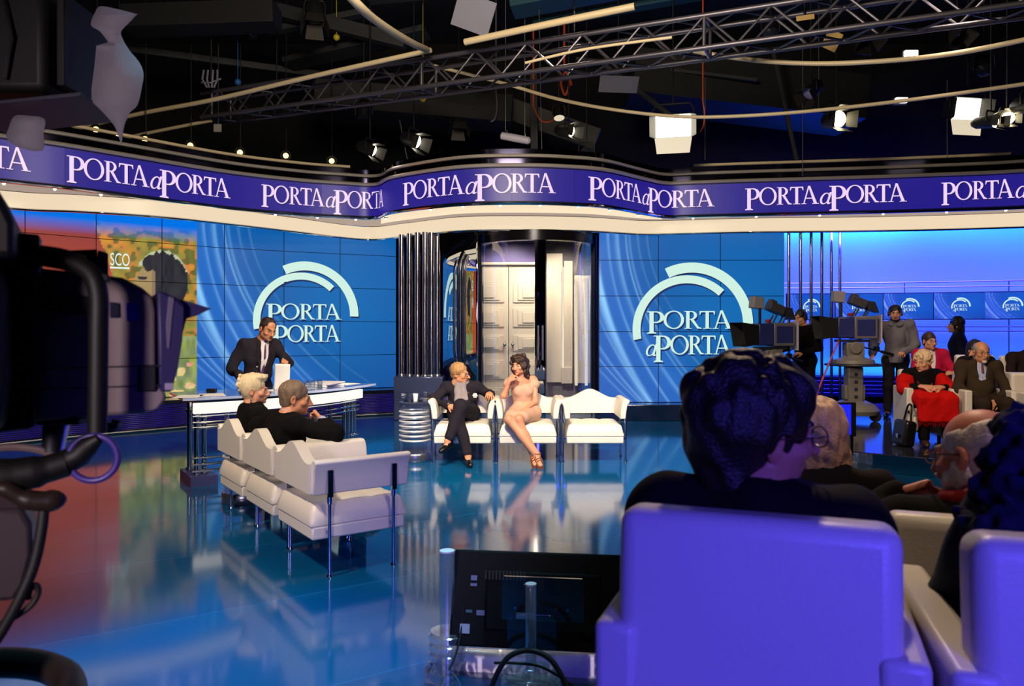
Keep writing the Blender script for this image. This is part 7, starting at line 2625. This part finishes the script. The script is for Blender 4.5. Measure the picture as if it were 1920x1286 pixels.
f.cone(np.array([-.12, .20, .545]), np.array([-.13, .42, .535]), .100, .098, .04)
f.cone(np.array([.12, .20, .545]), np.array([.13, .42, .535]), .100, .098, .04)
f.box(np.array([0, .30, .57]), (.20, .16, .045), .03, .04)
f.box(np.array([0, .485, .44]), (.215, .040, .155), .03, .04)
f.ripple(.007, 34, 31)
f.ell(A['chest'] + np.array([0, .10, .05]), (.12, .14, .16), .02, 'cut')
shawl = f.mesh('red_shawl', REDWOOL, t, smooth_iter=1)
mb = MB()
r = np.random.RandomState(3)
for k in range(34):
    x = -.205 + .41 * k / 33
    z = .30 + .015 * math.sin(k * .9)
    mb.tube([(x, .50, z), (x + .006 * (r.rand() - .5), .505, z - .025), (x + .012 * (r.rand() - .5), .50, z - .058)], [.006, .005, .003], 6)
mb.build('fringe', clothmat('dark_red_fringe', rgb(120, 8, 10)), shawl)
mb = MB()
for k in range(24):
    a = -2.3 + 4.6 * k / 23
    mb.sphere(A['neck'] + np.array([.078 * math.sin(a), .055 + .045 * math.cos(a) + .04 * (1 + math.cos(a)) / 2, -.06 - .13 * (1 + math.cos(a)) / 2]), .011, 8, 6)
mb.build('bead_necklace', mat('dark_coral', rgb(120, 34, 22), .3), t)
mb = MB()
for s_ in (-1, 1):
    mb.ring((s_ * .110, .270, .675), .032, .006, 20, 6, rot(0, 90, 10 * s_))
mb.build('bracelets', GOLD, t)
def curly(f, H, E):
    r = np.random.RandomState(8)
    for k in range(60):
        a, b = r.rand() * 2 * PI, (r.rand() - .25) * PI * .7
        x, y, z = .086 * math.cos(a) * math.cos(b), -.022 + .106 * math.sin(a) * math.cos(b), .034 + .096 * math.sin(b)
        if y > .06 and z < .055:
            continue
        E(x, y, z, .022, .022, .022, .008)
hair_cap(t, H, hairmat('cream_white_hair', rgb(220, 190, 150), scale=40), thick=.012, front=.060, back=-.09, extra=curly, ripple=(.004, 100), h=.006)

# ---------- bearded man in the brown suit
J = sit(.44, hip=(0, -.06, .54), chest=(0, -.12, .80), neck=(-.01, -.10, .965), head=(-.02, -.06, 1.088), hrot=(4, -4, 0),
        shL=(-.19, -.11, .905), shR=(.185, -.11, .905), elL=(-.25, .02, .65), elR=(.26, .02, .66), wrL=(-.060, .24, .540), wrR=(.075, .23, .560),
        hdL=(.60, .6, -.3), hdR=(-.6, .6, -.35), hbL=(-.1, .45, .9), hbR=(.1, .45, .9), hoL=dict(curl=30), hoR=dict(curl=30))
t, A, H, lo, hi = make_person('balding man with glasses, grey goatee, brown jacket and red tie', (FR[1][0], FR[1][1], .20), RA, J,
                              dict(skin=SK_TAN, brow=GREYBROW, jaw=1.08, hk=1.04), h=.0075)
jacket(t, A, lo, hi, BROWNSUIT, opening=.24, hem=.02, shirt=SHIRTB, tie=mat('russet_tie', rgb(120, 40, 34), .6), cuffs='LR', fwd=(0, .97, .2), h=.0075, belly=.03, fold=.006)
trousers(t, A, lo, hi, clothmat('brown_trousers', rgb(48, 38, 32)), h=.009)
shoes(t, A, SHOEBLACK, h=.009)
hair_cap(t, H, hairmat('grey_fringe_hair', rgb(150, 136, 120)), thick=.007, front=.066, extra=fringe, cut=fringe_cut, back=-.08, h=.006)
c = H.p(0, 0, 0)
f = Field(c - .2, c + .2, .006)
E = lambda x, y, z, rx, ry, rz, kk=0.012, op='add': f.ell(H.p(x, y, z), np.array([rx, ry, rz]) * H.k, kk, op, H.M)
E(0, .072, -.102, .028, .030, .022)
E(0, .098, -.055, .026, .012, .007)
f.mesh('beard', WHITEHAIR, t)
spectacles(t, H, SPECS)

# ---------- woman in pink with glasses
J = sit(.44, head=(.05, -.03, 1.045), neck=(.03, -.08, .915), chest=(.02, -.12, .75), hrot=(16, -4, 0), shL=(-.15, -.11, .855), shR=(.185, -.11, .85),
        elL=(-.22, .02, .62), elR=(.25, .02, .62))
t, A, H, lo, hi = make_person('young woman with tied dark hair, glasses and a pink cardigan in the back row', (BR[0][0], BR[0][1], .35), RA, J,
                              dict(skin=SK_PALE, brow=IRIS, female=True, jaw=.92, lr=.9), h=.0085)
jacket(t, A, lo, hi, clothmat('raspberry_knit', rgb(170, 20, 62)), opening=.10, shirt=SHIRTW, collar=False, fold=.004, h=.0085, name='cardigan')
trousers(t, A, lo, hi, BLACKCLOTH, h=.010)
shoes(t, A, SHOEBLACK, h=.009)
hair_cap(t, H, hairmat('dark_brown_hair', rgb(48, 28, 22)), thick=.008, front=.060, back=-.10, h=.007, ripple=(.002, 120))
spectacles(t, H, SPECS)

# ---------- woman resting her chin on her hand
J = sit(.44, head=(.07, .04, .935), neck=(.05, -.03, .82), chest=(.03, -.09, .68), hrot=(18, -10, -6), shL=(-.14, -.06, .765), shR=(.20, -.06, .76),
        elL=(-.20, .12, .60), elR=(.22, .14, .62), wrL=(-.06, .26, .58), wrR=(.16, .15, .83), hdR=(-.35, -.05, .9), hbR=(.5, .7, .3), hoR=dict(curl=60))
t, A, H, lo, hi = make_person('woman with long dark hair in black, hand at her mouth, in the back row', (BR[1][0], BR[1][1], .35), RA, J,
                              dict(skin=SK_TAN, brow=IRIS, female=True, jaw=.92, lr=.9), h=.0085)
jacket(t, A, lo, hi, BLACKCLOTH, opening=None, fold=.004, h=.0085)
trousers(t, A, lo, hi, BLACKCLOTH, h=.010)
shoes(t, A, SHOEBLACK, h=.009)
hair_cap(t, H, hairmat('black_brown_hair', rgb(24, 13, 11)), thick=.014, front=.060, back=-.30, extra=longhair, h=.007, ripple=(.003, 110))

# ---------- walking figure with long dark hair
J = stand(head=(0, .06, 1.42), neck=(0, .01, 1.275), chest=(0, .02, 1.09), hip=(0, 0, .82), shL=(-.17, .01, 1.22), shR=(.17, .01, 1.22), elL=(-.21, -.03, .98), elR=(.21, .06, .98),
          wrL=(-.20, .06, .76), wrR=(.19, .16, .78), hpL=(-.08, 0, .78), hpR=(.08, 0, .78), knL=(-.09, .08, .44), knR=(.09, -.04, .44), anL=(-.09, .06, .09), anR=(.09, -.14, .10),
          toL=(-.09, .20, .03), toR=(.09, 0, .03), hrot=(10, -4, 0))
t, A, H, lo, hi = make_person('figure with long dark wavy hair and dark clothes walking before the blue wall', (at(1799, 640, 12.4).x, 12.4, .20), R(60), J,
                              dict(skin=SK_TAN, brow=IRIS, female=True, jaw=.9, lr=.9), h=.009)
jacket(t, A, lo, hi, clothmat('dark_blue_wool', rgb(22, 22, 34)), opening=None, hem=.08, fold=.004, h=.009)
trousers(t, A, lo, hi, BLACKCLOTH, h=.010)
shoes(t, A, SHOEBLACK, h=.009)
hair_cap(t, H, hairmat('black_brown_hair', rgb(24, 13, 11)), thick=.020, front=.062, back=-.34, extra=longhair, h=.008, ripple=(.007, 70))

# ---------- person cut by the right edge
J = sit(.44, head=(-.06, -.05, 1.04), neck=(-.04, -.10, .90), chest=(-.02, -.12, .74), shL=(-.20, -.11, .83), shR=(.17, -.11, .83), elR=(.24, .05, .60), wrR=(.08, .26, .60))
t, A, H, lo, hi = make_person('person in dark brown at the right edge of the back row', (BR[2][0] + .04, BR[2][1], .35), RA, J,
                              dict(skin=SK_TAN, brow=IRIS), h=.009)
jacket(t, A, lo, hi, clothmat('umber_wool', rgb(40, 28, 28)), opening=None, fold=.004, h=.009)
trousers(t, A, lo, hi, BLACKCLOTH, h=.010)
shoes(t, A, SHOEBLACK, h=.009)
hair_cap(t, H, hairmat('dark_brown_hair', rgb(48, 28, 22)), thick=.010, front=.060, h=.008)
